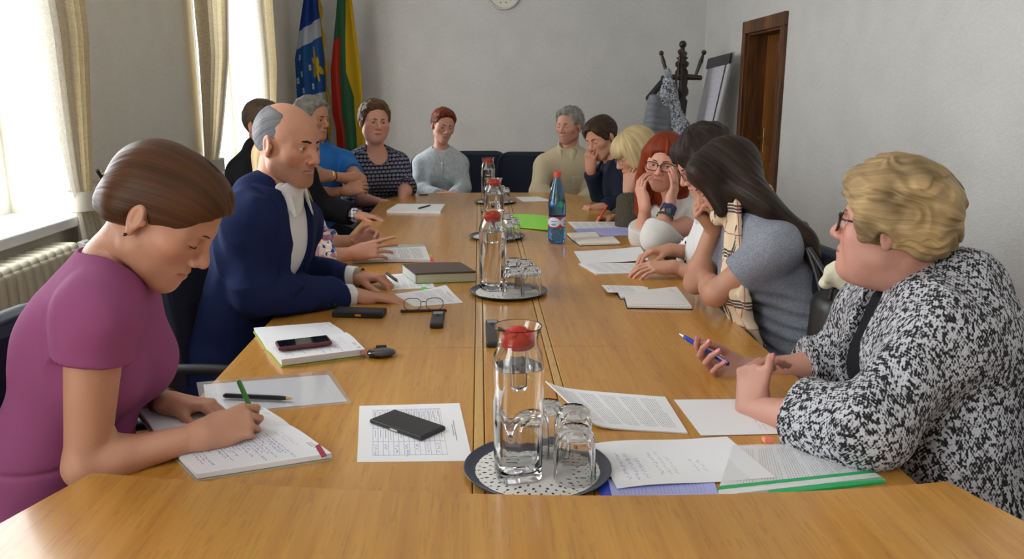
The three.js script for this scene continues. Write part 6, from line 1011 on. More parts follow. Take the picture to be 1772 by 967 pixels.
// ================================================================== the others round the table
// cropped hair: cap over the skull, trimmed at brow line, ears and nape
function cropped(hn, col, { t = 0.009, front = 0.062, tilt = 0.42, nape = -0.066, lift = 0, rough = 0.5, tone = 0.35, h = 0.005, ears = 1, side = 0, wave = 0.002 } = {}) {
  const F = new Field(); F.add(ell([0, 0.031, -0.020], [0.0755 + t, 0.088 + t, 0.096 + t]), 0); F.add(ell([0, 0.060 + lift * 0.5, 0.030], [0.066 + t * 0.5, 0.050 + lift, 0.056 + t * 0.5]), 0.03);
  if (side) for (const s of [-1, 1]) F.add(ell([s * 0.072, 0.015, 0.0], [0.02, 0.05, 0.05]), 0.02);
  F.sub(ell([0, -0.050, 0.10], [0.10, front + 0.052, 0.060]), 0.008); F.sub(beyond([0, 0, 0.040], [0, -tilt, 1]), 0.008);
  if (ears) for (const s of [-1, 1]) F.sub(ell([s * 0.088, -0.022, 0.002], [0.030, 0.036, 0.030]), 0.008);
  F.sub(beyond([0, nape, -0.05], [0, -1, 0.35]), 0.008);
  F.warp((x, y, z) => wave * 2 * (0.5 - n3(x * 60, y * 60, z * 60)));
  return hairMesh(hn, hairMat(...col, rough), F, [-0.13, -0.12, -0.15], [0.13, 0.17, 0.13], { h, uvf: uvAxis([0, 0.5, 1], [0, 1, 0], [0, -0.02, 0]), clump: 0.001, colour: hairTone(tone, 50) });
}
const shirtWedge = (ctx, w, depth) => (x, y, z) => { const q = sub3([x, y, z], ctx.N), a = Math.abs(dot3(q, ctx.left)), b = dot3(q, ctx.up), e = dot3(q, ctx.fwd); return Math.max((a - w * clamp((b + depth) / depth, 0, 1) - 0.008) * 0.95, -e - 0.01, -(b + depth), b - 0.2, e - 0.19); };
const neckCut = (ctx, F, r = [0.072, 0.06, 0.075], y = 0.05, z = 0.02) => F.sub(ell(ctx.T(0, y, z), r, [ctx.left, ctx.up, ctx.fwd]), 0.004);
const sleeves = (ctx, F, t, till, loose = 0.006) => { for (const s of ['L', 'R']) ctx.armBones(F, t, s, till, true, 0.03, loose); };
const FIST = { all: [1.2, 1.45, 0.8] }, FLAT = { all: [0.15, 0.2, 0.12] }, SOFT = { all: [0.5, 0.6, 0.35] };

// ---- woman in the floral blouse, behind the suited man
{
  const fl = canvasTex(512, 512, (x, w) => { x.fillStyle = '#e9d3c4'; x.fillRect(0, 0, w, w); const cs = ['#1f4c8c', '#12244a', '#3a7fae', '#c98aa0', '#e8c3c0', '#8ab4c6', '#f4e9df', '#5b4a86', '#efe0d2', '#0f1c30']; for (let i = 0; i < 150; i++) { x.fillStyle = cs[Math.floor(rnd() * cs.length)]; x.save(); x.translate(rnd() * w, rnd() * w); x.rotate(rnd() * 6.28); for (let k = 0; k < 4; k++) { x.rotate(1.5); x.beginPath(); x.ellipse(16, 0, 20 + rnd() * 16, 9 + rnd() * 9, 0, 0, 6.29); x.fill(); } x.restore(); } }); fl.repeat.set(1 / 0.3, 1 / 0.3);
  const m = cloth(1, 1, 1, { map: fl });
  person({
    label: 'woman in a floral blouse gesturing over an open report, mostly hidden behind the suited man', res: 1.25, woman: true, yaw: 78 * D2R, P: [-0.98, 0.56, -3.22], N: A(486, 345, -3.26), skin: [0.66, 0.40, 0.30], bulk: 1.05,
    SR: A(500, 392, -3.10), SL: A(530, 388, -3.42), ER: A(548, 446, -3.08), EL: A(560, 424, -3.38), WR: A(614, 438, -3.16), WL: A(616, 416, -3.36),
    head: { c: A(493, 290, -3.25), yaw: 84 * D2R, pitch: 8 * D2R, lids: 0.5 },
    hands: { R: { dir: [0.95, 0.16, -0.1], palm: [0.05, -0.4, -0.85], curl: { index: [0.1, 0.15, 0.1], middle: [0.3, 0.3, 0.2], ring: [0.45, 0.45, 0.3], pinky: [0.5, 0.5, 0.3] }, spread: 0.12, thumb: { out: 0.4, in: 0.5 } }, L: { dir: [0.9, 0.25, 0.2], palm: [0.2, -0.3, 0.9], curl: { all: [0.7, 0.8, 0.4] } } },
    hair(ctx, hn) { const F = new Field(); F.add(ell([0, 0.034, -0.024], [0.092, 0.097, 0.108]), 0); for (const s of [-1, 1]) F.add(chain([[s * 0.075, 0.03, 0.03], [s * 0.085, -0.07, 0.03], [s * 0.075, -0.15, 0.075], [s * 0.065, -0.215, 0.11]], [0.026, 0.030, 0.030, 0.012]), 0.03); F.add(ell([0, -0.08, -0.07], [0.085, 0.11, 0.05]), 0.03); F.sub(ell([0, -0.05, 0.10], [0.068, 0.105, 0.062]), 0.01); hairMesh(hn, hairMat(0.50, 0.34, 0.17), F, [-0.14, -0.26, -0.16], [0.14, 0.16, 0.14], { h: 0.005, clump: 0.003, colour: hairTone(0.35, 30) }); },
    wear(ctx) { garment(ctx, 'blouse', m, (F) => { ctx.torso(F, 0.012); sleeves(ctx, F, 0.014, 1.38, 0.012); neckCut(ctx, F); }, { h: 0.009, folds: 0.006 }); ringOn(ctx, 'R', 'ring'); band(ctx, 'L', 0.95, 0.028, 0.006, M.gold.clone()); },
  });
}
// ---- man in the black jacket and plaid shirt
{
  const pt = tex(256, 256, (u, v) => { const f = (t) => (t % 0.5 < 0.17 ? 1 : t % 0.5 > 0.3 && t % 0.5 < 0.34 ? 0.6 : 0); const a = f(u), b = f(v), k = 0.85 - 0.42 * (a + b) / 1.0; return [clamp(k + 0.04, 0.05, 1), clamp(k, 0.05, 1), clamp(k + 0.04, 0.06, 1)]; }); pt.repeat.set(1 / 0.10, 1 / 0.10);
  const blk = cloth(0.009, 0.009, 0.011), plaid = cloth(1, 1, 1, { map: pt });
  person({
    label: 'man in a black jacket over a plaid shirt with one hand on the table', res: 1.35, yaw: 72 * D2R, P: [-1.20, 0.56, -4.30], N: A(462, 264, -4.34), bulk: 1.05, skin: [0.58, 0.33, 0.24],
    SR: A(424, 300, -4.18), SL: A(522, 306, -4.52), ER: A(470, 375, -4.05), EL: A(556, 358, -4.48), WR: A(520, 402, -4.10), WL: A(622, 374, -4.36),
    head: { c: A(457, 216, -4.30), yaw: 58 * D2R, pitch: 6 * D2R, lids: 0.5, s: 1.03 },
    hands: { L: { dir: [0.97, -0.08, 0.1], palm: [0, -1, 0.1], curl: { all: [0.35, 0.4, 0.2] }, spread: 0.09 }, R: { dir: [0.9, 0, 0.3], palm: [0, -1, 0], curl: SOFT } },
    hair(ctx, hn) { cropped(hn, [0.105, 0.070, 0.045], { t: 0.008, tone: 0.5 }); },
    wear(ctx) {
      garment(ctx, 'shirt', plaid, (F) => { ctx.torso(F, 0.013); for (const s of ['L', 'R']) { const G = new Field(), e = ctx.J['E' + s], w = ctx.J['W' + s]; G.add(cap(lerp3(e, w, 0.7), w, 0.037), 0); G.sub(beyond(lerp3(e, w, 0.98), sub3(w, e)), 0.003); F.add(G.fn, 0); } neckCut(ctx, F, [0.07, 0.045, 0.075]); }, { h: 0.010 });
      garment(ctx, 'jacket', blk, (F) => { ctx.torso(F, 0.030); F.add(ell(ctx.P, [0.2, 0.14, 0.16]), 0.04); F.add(cap(ctx.T(0.06, 0.02, -0.03), ctx.T(-0.06, 0.02, -0.03), 0.055), 0.03); F.sub(shirtWedge(ctx, 0.12, 0.55), 0.004); neckCut(ctx, F, [0.066, 0.06, 0.07], 0.075, 0.02); sleeves(ctx, F, 0.018, 1.83, 0.012); }, { h: 0.010, folds: 0.007, freq: 10 });
    },
  });
}
// ---- man in the blue polo shirt, arms crossed
{
  const blue = cloth(0.030, 0.175, 0.52);
  person({
    label: 'grey-haired man in a bright blue polo shirt sitting with his arms crossed', res: 1.4, yaw: 55 * D2R, P: [-1.06, 0.56, -5.05], N: A(545, 256, -5.04), bulk: 1.1, belly: 0.9, skin: [0.60, 0.35, 0.24], armR: 0.044,
    SR: A(512, 286, -4.90), SL: A(594, 280, -5.20), ER: A(548, 338, -4.80), EL: A(622, 312, -4.92), WR: A(600, 330, -4.78), WL: A(570, 304, -4.72),
    head: { c: A(541, 205, -4.98), yaw: 62 * D2R, pitch: 4 * D2R, lids: 0.5, older: 1, s: 1.04 },
    hands: { L: { dir: [-0.9, 0.0, 0.3], palm: [0.2, -0.3, -0.9], curl: SOFT }, R: { dir: [0.8, 0.2, -0.5], palm: [0, -0.3, -0.9], curl: SOFT } },
    hair(ctx, hn) { cropped(hn, [0.36, 0.345, 0.31], { t: 0.012, tone: 0.5, wave: 0.004 }); },
    wear(ctx) {
      garment(ctx, 'polo_shirt', blue, (F) => { ctx.torso(F, 0.015); sleeves(ctx, F, 0.016, 0.62, 0.014); F.add(cap(ctx.N, ctx.T(0, 0.04, 0.0), 0.078, 0.072), 0.015); neckCut(ctx, F, [0.06, 0.05, 0.068], 0.07, 0.01); }, { h: 0.010, folds: 0.006, freq: 11 });
      band(ctx, 'L', 0.90, 0.031, 0.016, std(lin(0.012, 0.012, 0.012), 0.5), 'watch_strap');
      const wf = mesh('watch_face', new THREE.CylinderGeometry(0.016, 0.016, 0.007, 24), M.gold, ctx.g), p = lerp3(ctx.J.EL, ctx.J.WL, 0.90); wf.position.set(...add3(p, norm3([0.05, 0.45, 0.85]), 0.033)); wf.quaternion.setFromUnitVectors(V(0, 1, 0), V(0.05, 0.45, 0.85).normalize());
    },
  });
}
// ---- woman in the patterned blouse
{
  const pt = tex(256, 256, (u, v) => { const c = 5, cx = (u * c) % 1, row = Math.floor(v * c), x = ((u * c + (row % 2) * 0.5) % 1) - 0.5, y = ((v * c) % 1) - 0.35, r = Math.hypot(x, y * 1.1), a = Math.atan2(y, x), pet = 0.30 + 0.09 * Math.cos(a * 6), ring = Math.abs(r - 0.43) < 0.045 ? 0.55 : 0, n = vnoise(u * 90, v * 90, 90, 90, 121); const k = r < pet * 0.35 ? 0.12 : r < pet ? 0.66 : ring ? 0.5 : 0.10; const g = k + 0.16 * (n - 0.5); return [g * 0.97, g * 0.98, g * 1.08 + 0.02]; }); pt.repeat.set(1 / 0.125, 1 / 0.125);
  const m = cloth(1, 1, 1, { map: pt }), roy = cloth(0.035, 0.045, 0.22);
  person({
    label: 'woman in a black and white patterned blouse with a blue shoulder panel', res: 1.4, woman: true, yaw: 26 * D2R, P: [-0.80, 0.56, -5.62], N: A(650, 262, -5.46), bulk: 1.24, bust: 1.25, belly: 0.7, armR: 0.047, skin: [0.74, 0.46, 0.37], neck: 1.12,
    SR: A(607, 289, -5.42), SL: A(688, 283, -5.56), ER: A(616, 342, -5.30), EL: A(703, 325, -5.44), WR: A(668, 352, -5.16), WL: A(694, 352, -5.24),
    head: { c: A(648, 210, -5.42), yaw: 24 * D2R, pitch: 2 * D2R, roll: -3 * D2R, lids: 0.5, fat: 1.05, cheek: 0.5, flush: 0.3, s: 1.08, wide: 1.04, lip: [0.42, 0.13, 0.13], browColor: [0.08, 0.05, 0.035] },
    hands: { R: { dir: [0.9, -0.2, 0.3], palm: [0, -1, 0], curl: SOFT }, L: { dir: [-0.3, -0.3, 0.8], palm: [0, -1, 0], curl: SOFT } },
    hair(ctx, hn) { cropped(hn, [0.165, 0.090, 0.048], { t: 0.016, lift: 0.012, front: 0.058, nape: -0.085, side: 1, tone: 0.45, wave: 0.005, rough: 0.45 }); },
    wear(ctx) {
      garment(ctx, 'blouse', m, (F) => { ctx.torso(F, 0.014); sleeves(ctx, F, 0.016, 1.12, 0.012); neckCut(ctx, F, [0.078, 0.095, 0.10], 0.035, 0.055); }, { h: 0.010, folds: 0.006, freq: 12 });
      garment(ctx, 'shoulder_panel', roy, (F) => { const G = new Field(); ctx.torso(G, 0.0175); ctx.armBones(G, 0.0195, 'R', 0.35, true); F.add(both(G.fn, half(ctx.T(0, 0, -0.005), ctx.fwd)), 0); F.sub(ell(ctx.T(0, 0.06, 0.0), [0.08, 0.08, 0.09]), 0.003); F.sub(half(ctx.T(0, -0.14, 0), ctx.up), 0.003); }, { h: 0.010, folds: 0, pts: [ctx.N, ctx.J.SL, ctx.J.SR], pad: 0.2 });
    },
  });
}
// ---- woman in the pale blue cardigan at the far end
{
  const kn = tex(256, 256, (u, v) => { const n = 0.92 + 0.14 * (vnoise(u * 70, v * 24, 70, 24, 131) - 0.5) + 0.06 * (vnoise(u * 12, v * 12, 12, 12, 132) - 0.5); return [n, n, n]; }); kn.repeat.set(4, 4);
  const m = cloth(0.66, 0.73, 0.78, { map: kn });
  person({
    label: 'woman with short red hair in a buttoned pale blue cardigan at the far end', res: 1.5, woman: true, yaw: 6 * D2R, P: [-0.27, 0.56, -6.12], N: A(763, 262, -6.02), skin: [0.72, 0.46, 0.37], shoulder: 0.16,
    SR: A(731, 284, -6.02), SL: A(795, 284, -6.04), ER: A(724, 327, -5.96), EL: A(802, 325, -5.98), WR: A(760, 339, -5.74), WL: A(784, 339, -5.74),
    head: { c: A(767, 217, -5.98), yaw: 20 * D2R, pitch: 10 * D2R, roll: -8 * D2R, lids: 0.6, jaw: 0.92, chin: 0.85, s: 0.98, browColor: [0.10, 0.05, 0.03], lip: [0.45, 0.2, 0.18], older: 1 },
    hands: { R: { dir: [0.9, 0, 0.1], palm: [0, -0.5, 0.6], curl: SOFT }, L: { dir: [-0.9, 0, 0.1], palm: [0, -0.5, -0.6], curl: SOFT } },
    hair(ctx, hn) { cropped(hn, [0.22, 0.050, 0.020], { t: 0.012, lift: 0.006, front: 0.056, tone: 0.5, wave: 0.004, rough: 0.4 }); },
    wear(ctx) {
      garment(ctx, 'cardigan', m, (F) => { ctx.torso(F, 0.014); sleeves(ctx, F, 0.014, 1.93, 0.008); neckCut(ctx, F, [0.062, 0.05, 0.066], 0.06, 0.012); F.add(cap(ctx.T(0, -0.045, 0.128), ctx.T(0, -0.33, 0.118), 0.007, 0.007), 0.012); }, { h: 0.010, folds: 0.007, freq: 12 });
      for (let k = 0; k < 6; k++) { const b = mesh('button', new THREE.SphereGeometry(0.0065, 10, 8), std(lin(0.42, 0.46, 0.5), 0.4), ctx.g); b.position.set(...ctx.T(0, -0.05 - k * 0.055, 0.139 - 0.001 * k)); }
    },
  });
}
// ---- man in the khaki shirt
{
  const m = cloth(0.56, 0.48, 0.32);
  person({
    label: 'grey-haired man in a khaki shirt sitting with his eyes closed', res: 1.45, yaw: -14 * D2R, P: [0.66, 0.56, -5.92], N: A(984, 263, -5.80), skin: [0.62, 0.38, 0.29], bulk: 1.04, shoulder: 0.19,
    SR: A(943, 286, -5.80), SL: A(1018, 286, -5.84), ER: A(932, 330, -5.72), EL: A(1026, 335, -5.72), WR: A(962, 351, -5.62), WL: A(1000, 352, -5.62),
    head: { c: A(985, 217, -5.77), yaw: -38 * D2R, pitch: 3 * D2R, lids: 0.95, older: 1, nose: 1.15, s: 1.02, stubble: 0.5, browColor: [0.1, 0.09, 0.08] },
    hands: { R: { dir: [0.8, -0.1, 0.4], palm: [0, -1, 0], curl: SOFT }, L: { dir: [-0.8, -0.1, 0.4], palm: [0, -1, 0], curl: SOFT } },
    hair(ctx, hn) { cropped(hn, [0.32, 0.31, 0.28], { t: 0.014, lift: 0.004, tone: 0.7, wave: 0.005 }); },
    wear(ctx) {
      garment(ctx, 'shirt', m, (F) => {
        ctx.torso(F, 0.016); sleeves(ctx, F, 0.016, 1.9, 0.010); F.add(cap(ctx.N, ctx.T(0, 0.045, 0.0), 0.080, 0.072), 0.012); neckCut(ctx, F, [0.060, 0.05, 0.066], 0.075, 0.012); F.sub(cap(ctx.T(0, 0.09, 0.07), ctx.T(0, -0.01, 0.11), 0.03, 0.008), 0.006);
        for (const s of [-1, 1]) F.add(ecap(ctx.T(s * 0.046, 0.030, 0.072), ctx.T(s * 0.044, -0.028, 0.105), 0.020, 0.010, norm3(add3(ctx.fwd, ctx.left, s * 0.5)), 0.4), 0.004);
      }, { h: 0.009, folds: 0.007, freq: 11 });
      for (const s of [-1, 1]) { garment(ctx, 'pocket', m, (F) => { const G = new Field(); ctx.torso(G, 0.0205); F.add(both(both(G.fn, half(ctx.T(0, 0, 0.02), ctx.fwd.map((q) => -q))), (x, y, z) => { const q = sub3([x, y, z], ctx.N), a = dot3(q, ctx.left) * s, b = dot3(q, ctx.up); return Math.max(Math.abs(a - 0.078) - 0.045, Math.abs(b + 0.185) - 0.055); }), 0); }, { h: 0.008, folds: 0, pts: [ctx.T(s * 0.08, -0.18, 0.1)], pad: 0.1 }); }
    },
  });
}
// ---- young man in the navy blazer, fist at his mouth
{
  const nv = cloth(0.013, 0.018, 0.038), sh = cloth(0.03, 0.035, 0.05);
  person({
    label: 'young man in a navy blazer resting his mouth on his fist', res: 1.35, yaw: -72 * D2R, P: [0.97, 0.56, -5.02], N: A(1064, 288, -5.03), skin: [0.64, 0.38, 0.28],
    SL: A(1085, 316, -4.88), SR: A(1048, 304, -5.22), ER: A(1046, 350, -5.10), EL: A(1082, 356, -4.78), WR: A(1022, 293, -4.98), WL: A(1042, 359, -4.72),
    head: { c: A(1040, 238, -5.02), yaw: -52 * D2R, pitch: 20 * D2R, roll: 9 * D2R, lids: 0.8, nose: 1.1, s: 1.03, brows: 1.1, browColor: [0.05, 0.03, 0.02] },
    hands: { R: { s: 0.98, dir: [-0.05, 0.9, 0.25], palm: [0.45, 0.1, -0.6], curl: { all: [1.0, 1.3, 0.7] }, thumb: { out: 0.3, in: 0.6 } }, L: { dir: [-0.95, 0.0, 0.1], palm: [0.1, -1, 0], curl: { all: [0.9, 1.2, 0.6] }, thumb: { out: 0.3, in: 0.5 } } },
    hair(ctx, hn) {
      const F = new Field(); F.add(ell([0, 0.034, -0.022], [0.085, 0.094, 0.104]), 0); F.add(ell([0, 0.064, 0.032], [0.074, 0.052, 0.060]), 0.03); for (const s of [-1, 1]) F.add(cap([s * 0.062, 0.055, 0.055], [s * 0.080, 0.0, 0.03], 0.014, 0.012), 0.02);
      F.sub(ell([0.012, -0.035, 0.108], [0.062, 0.118, 0.064]), 0.008); for (const s of [-1, 1]) F.sub(ell([s * 0.09, -0.03, -0.006], [0.028, 0.03, 0.026]), 0.008); F.sub(beyond([0, -0.085, -0.05], [0, -1, 0.3]), 0.008);
      hairMesh(hn, hairMat(0.060, 0.034, 0.018, 0.4), F, [-0.13, -0.13, -0.15], [0.13, 0.16, 0.13], { h: 0.005, uvf: uvAxis([0, 0.5, 1], [0, 1, 0], [0, -0.02, 0]), clump: 0.0025, colour: hairTone(0.4, 40) });
    },
    wear(ctx) {
      garment(ctx, 'shirt', sh, (F) => { ctx.torso(F, 0.013); F.add(cap(ctx.N, ctx.T(0, 0.04, 0), 0.076, 0.070), 0.012); neckCut(ctx, F, [0.06, 0.05, 0.066], 0.07, 0.01); }, { h: 0.011 });
      garment(ctx, 'blazer', nv, (F) => { ctx.torso(F, 0.026); F.add(cap(ctx.T(0.06, 0.01, -0.04), ctx.T(-0.06, 0.01, -0.04), 0.055), 0.03); F.sub(shirtWedge(ctx, 0.065, 0.36), 0.004); sleeves(ctx, F, 0.016, 1.90, 0.010); }, { h: 0.009, folds: 0.007, freq: 11 });
    },
  });
}
// ---- blonde woman in the brown cardigan, writing
{
  const kn = grey(128, 128, (u, v) => 0.5 + 0.3 * Math.sin(u * 6.283 * 10 + Math.sin(v * 6.283 * 10) * 1.2) + 0.2 * vnoise(u * 60, v * 60, 60, 60, 141)); kn.repeat.set(8, 8);
  const kc = tex(128, 128, (u, v) => { const n = 0.78 + 0.3 * vnoise(u * 40, v * 40, 40, 40, 142); return [n, n, n]; }); kc.repeat.set(10, 10);
  const m = cloth(0.105, 0.088, 0.060, { map: kc, bumpMap: kn, bumpScale: 0.003 });
  person({
    label: 'blonde woman in a brown knitted cardigan writing with a red pen', res: 1.25, woman: true, yaw: -80 * D2R, P: [1.00, 0.56, -4.28], N: A(1124, 318, -4.30), skin: [0.66, 0.40, 0.29],
    SL: A(1146, 348, -4.14), SR: A(1108, 336, -4.48), EL: A(1088, 398, -4.08), ER: A(1100, 378, -4.46), WL: A(1088, 330, -4.16), WR: A(1062, 379, -4.30),
    head: { c: A(1098, 266, -4.29), yaw: -82 * D2R, pitch: 22 * D2R, roll: 2 * D2R, lids: 0.85, lip: [0.45, 0.17, 0.16], s: 1.02, cheek: 0.3 },
    hands: { L: { dir: [0.05, 0.92, -0.05], palm: [0.45, 0.05, -0.7], curl: { all: [0.9, 1.4, 0.8] }, thumb: { out: 0.3, in: 0.6 } }, R: { dir: [-0.9, 0.05, 0.25], palm: [0.1, -0.8, 0.4], curl: { index: [0.7, 0.8, 0.4], middle: [0.9, 0.9, 0.5], ring: [1.1, 1.1, 0.6], pinky: [1.1, 1.1, 0.6] }, thumb: { out: 0.35, in: 0.7 } } },
    hair(ctx, hn) {
      const F = new Field(); F.add(ell([0, 0.036, -0.022], [0.094, 0.100, 0.110]), 0); F.add(ell([0, 0.055, 0.036], [0.082, 0.060, 0.068]), 0.03); for (const s of [-1, 1]) F.add(ell([s * 0.080, -0.025, 0.008], [0.026, 0.080, 0.058]), 0.03); F.add(ell([0, -0.050, -0.070], [0.090, 0.080, 0.055]), 0.03);
      F.add(ell([0, 0.040, 0.088], [0.066, 0.034, 0.022]), 0.02); F.sub(ell([0, -0.070, 0.115], [0.080, 0.088, 0.070]), 0.01); F.sub(beyond([0, -0.118, 0], [0, -1, 0.2]), 0.01);
      hairMesh(hn, hairMat(0.70, 0.53, 0.27, 0.42), F, [-0.14, -0.16, -0.16], [0.14, 0.17, 0.14], { h: 0.0048, uvf: (x, y, z) => [Math.atan2(x, -z + 0.02) / 6.2832 + 0.5, y * 2], clump: 0.0028, colour: hairTone(0.45, 34) });
      glasses(hn, { mat: std(lin(0.25, 0.25, 0.27), 0.3, { metalness: 1 }), rim: 0.0012, w: 0.024, h: 0.015 });
    },
    wear(ctx) {
      garment(ctx, 'cardigan', m, (F) => { ctx.torso(F, 0.020); sleeves(ctx, F, 0.020, 1.84, 0.014); neckCut(ctx, F, [0.07, 0.06, 0.08], 0.06, 0.03); F.warp((x, y, z) => 0); }, { h: 0.009, folds: 0.007, freq: 13 });
      garment(ctx, 'cuff', m, (F) => { const e = ctx.J.EL, w = ctx.J.WL, G = new Field(); G.add(cap(lerp3(e, w, 0.6), w, 0.050, 0.046), 0); G.sub(beyond(lerp3(e, w, 0.90), sub3(w, e)), 0.003); G.sub(half(lerp3(e, w, 0.68), sub3(w, e)), 0.003); F.add(G.fn, 0); const d = norm3(sub3(w, e)), a = norm3(cross3(d, [0, 0, 1])), b = cross3(d, a); F.warp((x, y, z) => { const q = sub3([x, y, z], e); return 0.0022 * Math.sin(Math.atan2(dot3(q, a), dot3(q, b)) * 20); }); }, { h: 0.005, folds: 0, pts: [ctx.J.WL, ctx.J.EL], pad: 0.08 });
    },
  });
}
// ---- red-haired woman with glasses, cheeks in both hands
{
  const m = cloth(0.72, 0.70, 0.65);
  person({
    label: 'red-haired woman in glasses and a cream top holding her cheeks in both hands', res: 1.1, woman: true, yaw: -55 * D2R, P: [1.00, 0.56, -3.66], N: A(1170, 358, -3.68), bulk: 1.1, skin: [0.70, 0.42, 0.33], armR: 0.043, shoulder: 0.165,
    SL: A(1202, 388, -3.52), SR: A(1142, 372, -3.82), EL: A(1134, 412, -3.38), ER: A(1114, 408, -3.56), WL: A(1159, 357, -3.46), WR: A(1116, 358, -3.50),
    head: { c: A(1150, 281, -3.63), yaw: -26 * D2R, pitch: 4 * D2R, roll: -5 * D2R, lids: 0.45, gaze: [0.15, 0.05], cheek: 0.4, flush: 0.35, s: 1.0, browColor: [0.16, 0.06, 0.03], lip: [0.55, 0.22, 0.20], mouth: 0.95 },
    hands: { L: { dir: [0.22, 0.93, -0.18], palm: [-0.75, 0.1, -0.55], curl: { all: [0.22, 0.25, 0.15] }, spread: 0.10, thumb: { out: 0.75, in: 0.3 } }, R: { dir: [-0.20, 0.88, -0.22], palm: [0.85, 0.1, -0.35], curl: { all: [0.45, 0.6, 0.4] }, spread: 0.06, thumb: { out: 0.6, in: 0.3 } } },
    hair(ctx, hn) {
      const F = new Field(); F.add(ell([0, 0.038, -0.024], [0.092, 0.098, 0.108]), 0); F.add(ell([0, 0.062, 0.03], [0.078, 0.056, 0.062]), 0.03);
      for (const s of [-1, 1]) F.add(chain([[s * 0.078, 0.04, 0.032], [s * 0.088, -0.05, 0.006], [s * 0.090, -0.14, -0.01], [s * 0.088, -0.235, 0.005]], [0.022, 0.030, 0.034, 0.026]), 0.03); F.add(ell([0, -0.09, -0.07], [0.110, 0.15, 0.055]), 0.04);
      F.sub(ell([0, -0.045, 0.105], [0.066, 0.108, 0.070]), 0.01); F.sub(ell([0.0, -0.20, 0.09], [0.070, 0.12, 0.07]), 0.02); F.sub(cap([-0.02, 0.145, -0.01], [-0.02, 0.10, 0.095], 0.002), 0.008);
      hairMesh(hn, hairMat(0.270, 0.042, 0.011, 0.42), F, [-0.16, -0.28, -0.16], [0.16, 0.17, 0.14], { h: 0.0046, uvf: (x, y, z) => [Math.atan2(x, -z + 0.02) / 6.2832 + 0.5, y * 1.6], clump: 0.003, colour: hairTone(0.5, 34) });
      glasses(hn, { mat: std(lin(0.02, 0.014, 0.012), 0.25), rim: 0.0019, w: 0.026, h: 0.018, round: 0.6 });
    },
    wear(ctx) {
      garment(ctx, 'top', m, (F) => { ctx.torso(F, 0.013); sleeves(ctx, F, 0.015, 1.36, 0.014); neckCut(ctx, F, [0.066, 0.055, 0.075], 0.06, 0.03); }, { h: 0.0085, folds: 0.005, freq: 12 });
      band(ctx, 'L', 0.90, 0.033, 0.030, std(lin(0.02, 0.03, 0.10), 0.4), 'watch_strap'); band(ctx, 'L', 0.66, 0.036, 0.012, std(lin(0.015, 0.06, 0.035), 0.4), 'bracelet');
      const p = add3(lerp3(ctx.J.EL, ctx.J.WL, 0.90), norm3([-0.2, 0, 1]), 0.034), wf = mesh('watch_face', new RoundedBoxGeometry(0.034, 0.042, 0.012, 2, 0.005), std(lin(0.02, 0.03, 0.12), 0.25), ctx.g); wf.position.set(...p); wf.rotation.y = -0.2; mesh('watch_display', new RoundedBoxGeometry(0.02, 0.022, 0.003, 1, 0.001), std(lin(0.12, 0.14, 0.13), 0.2), wf).position.z = 0.006;
      ringOn(ctx, 'L', 'ring');
    },
  });
}
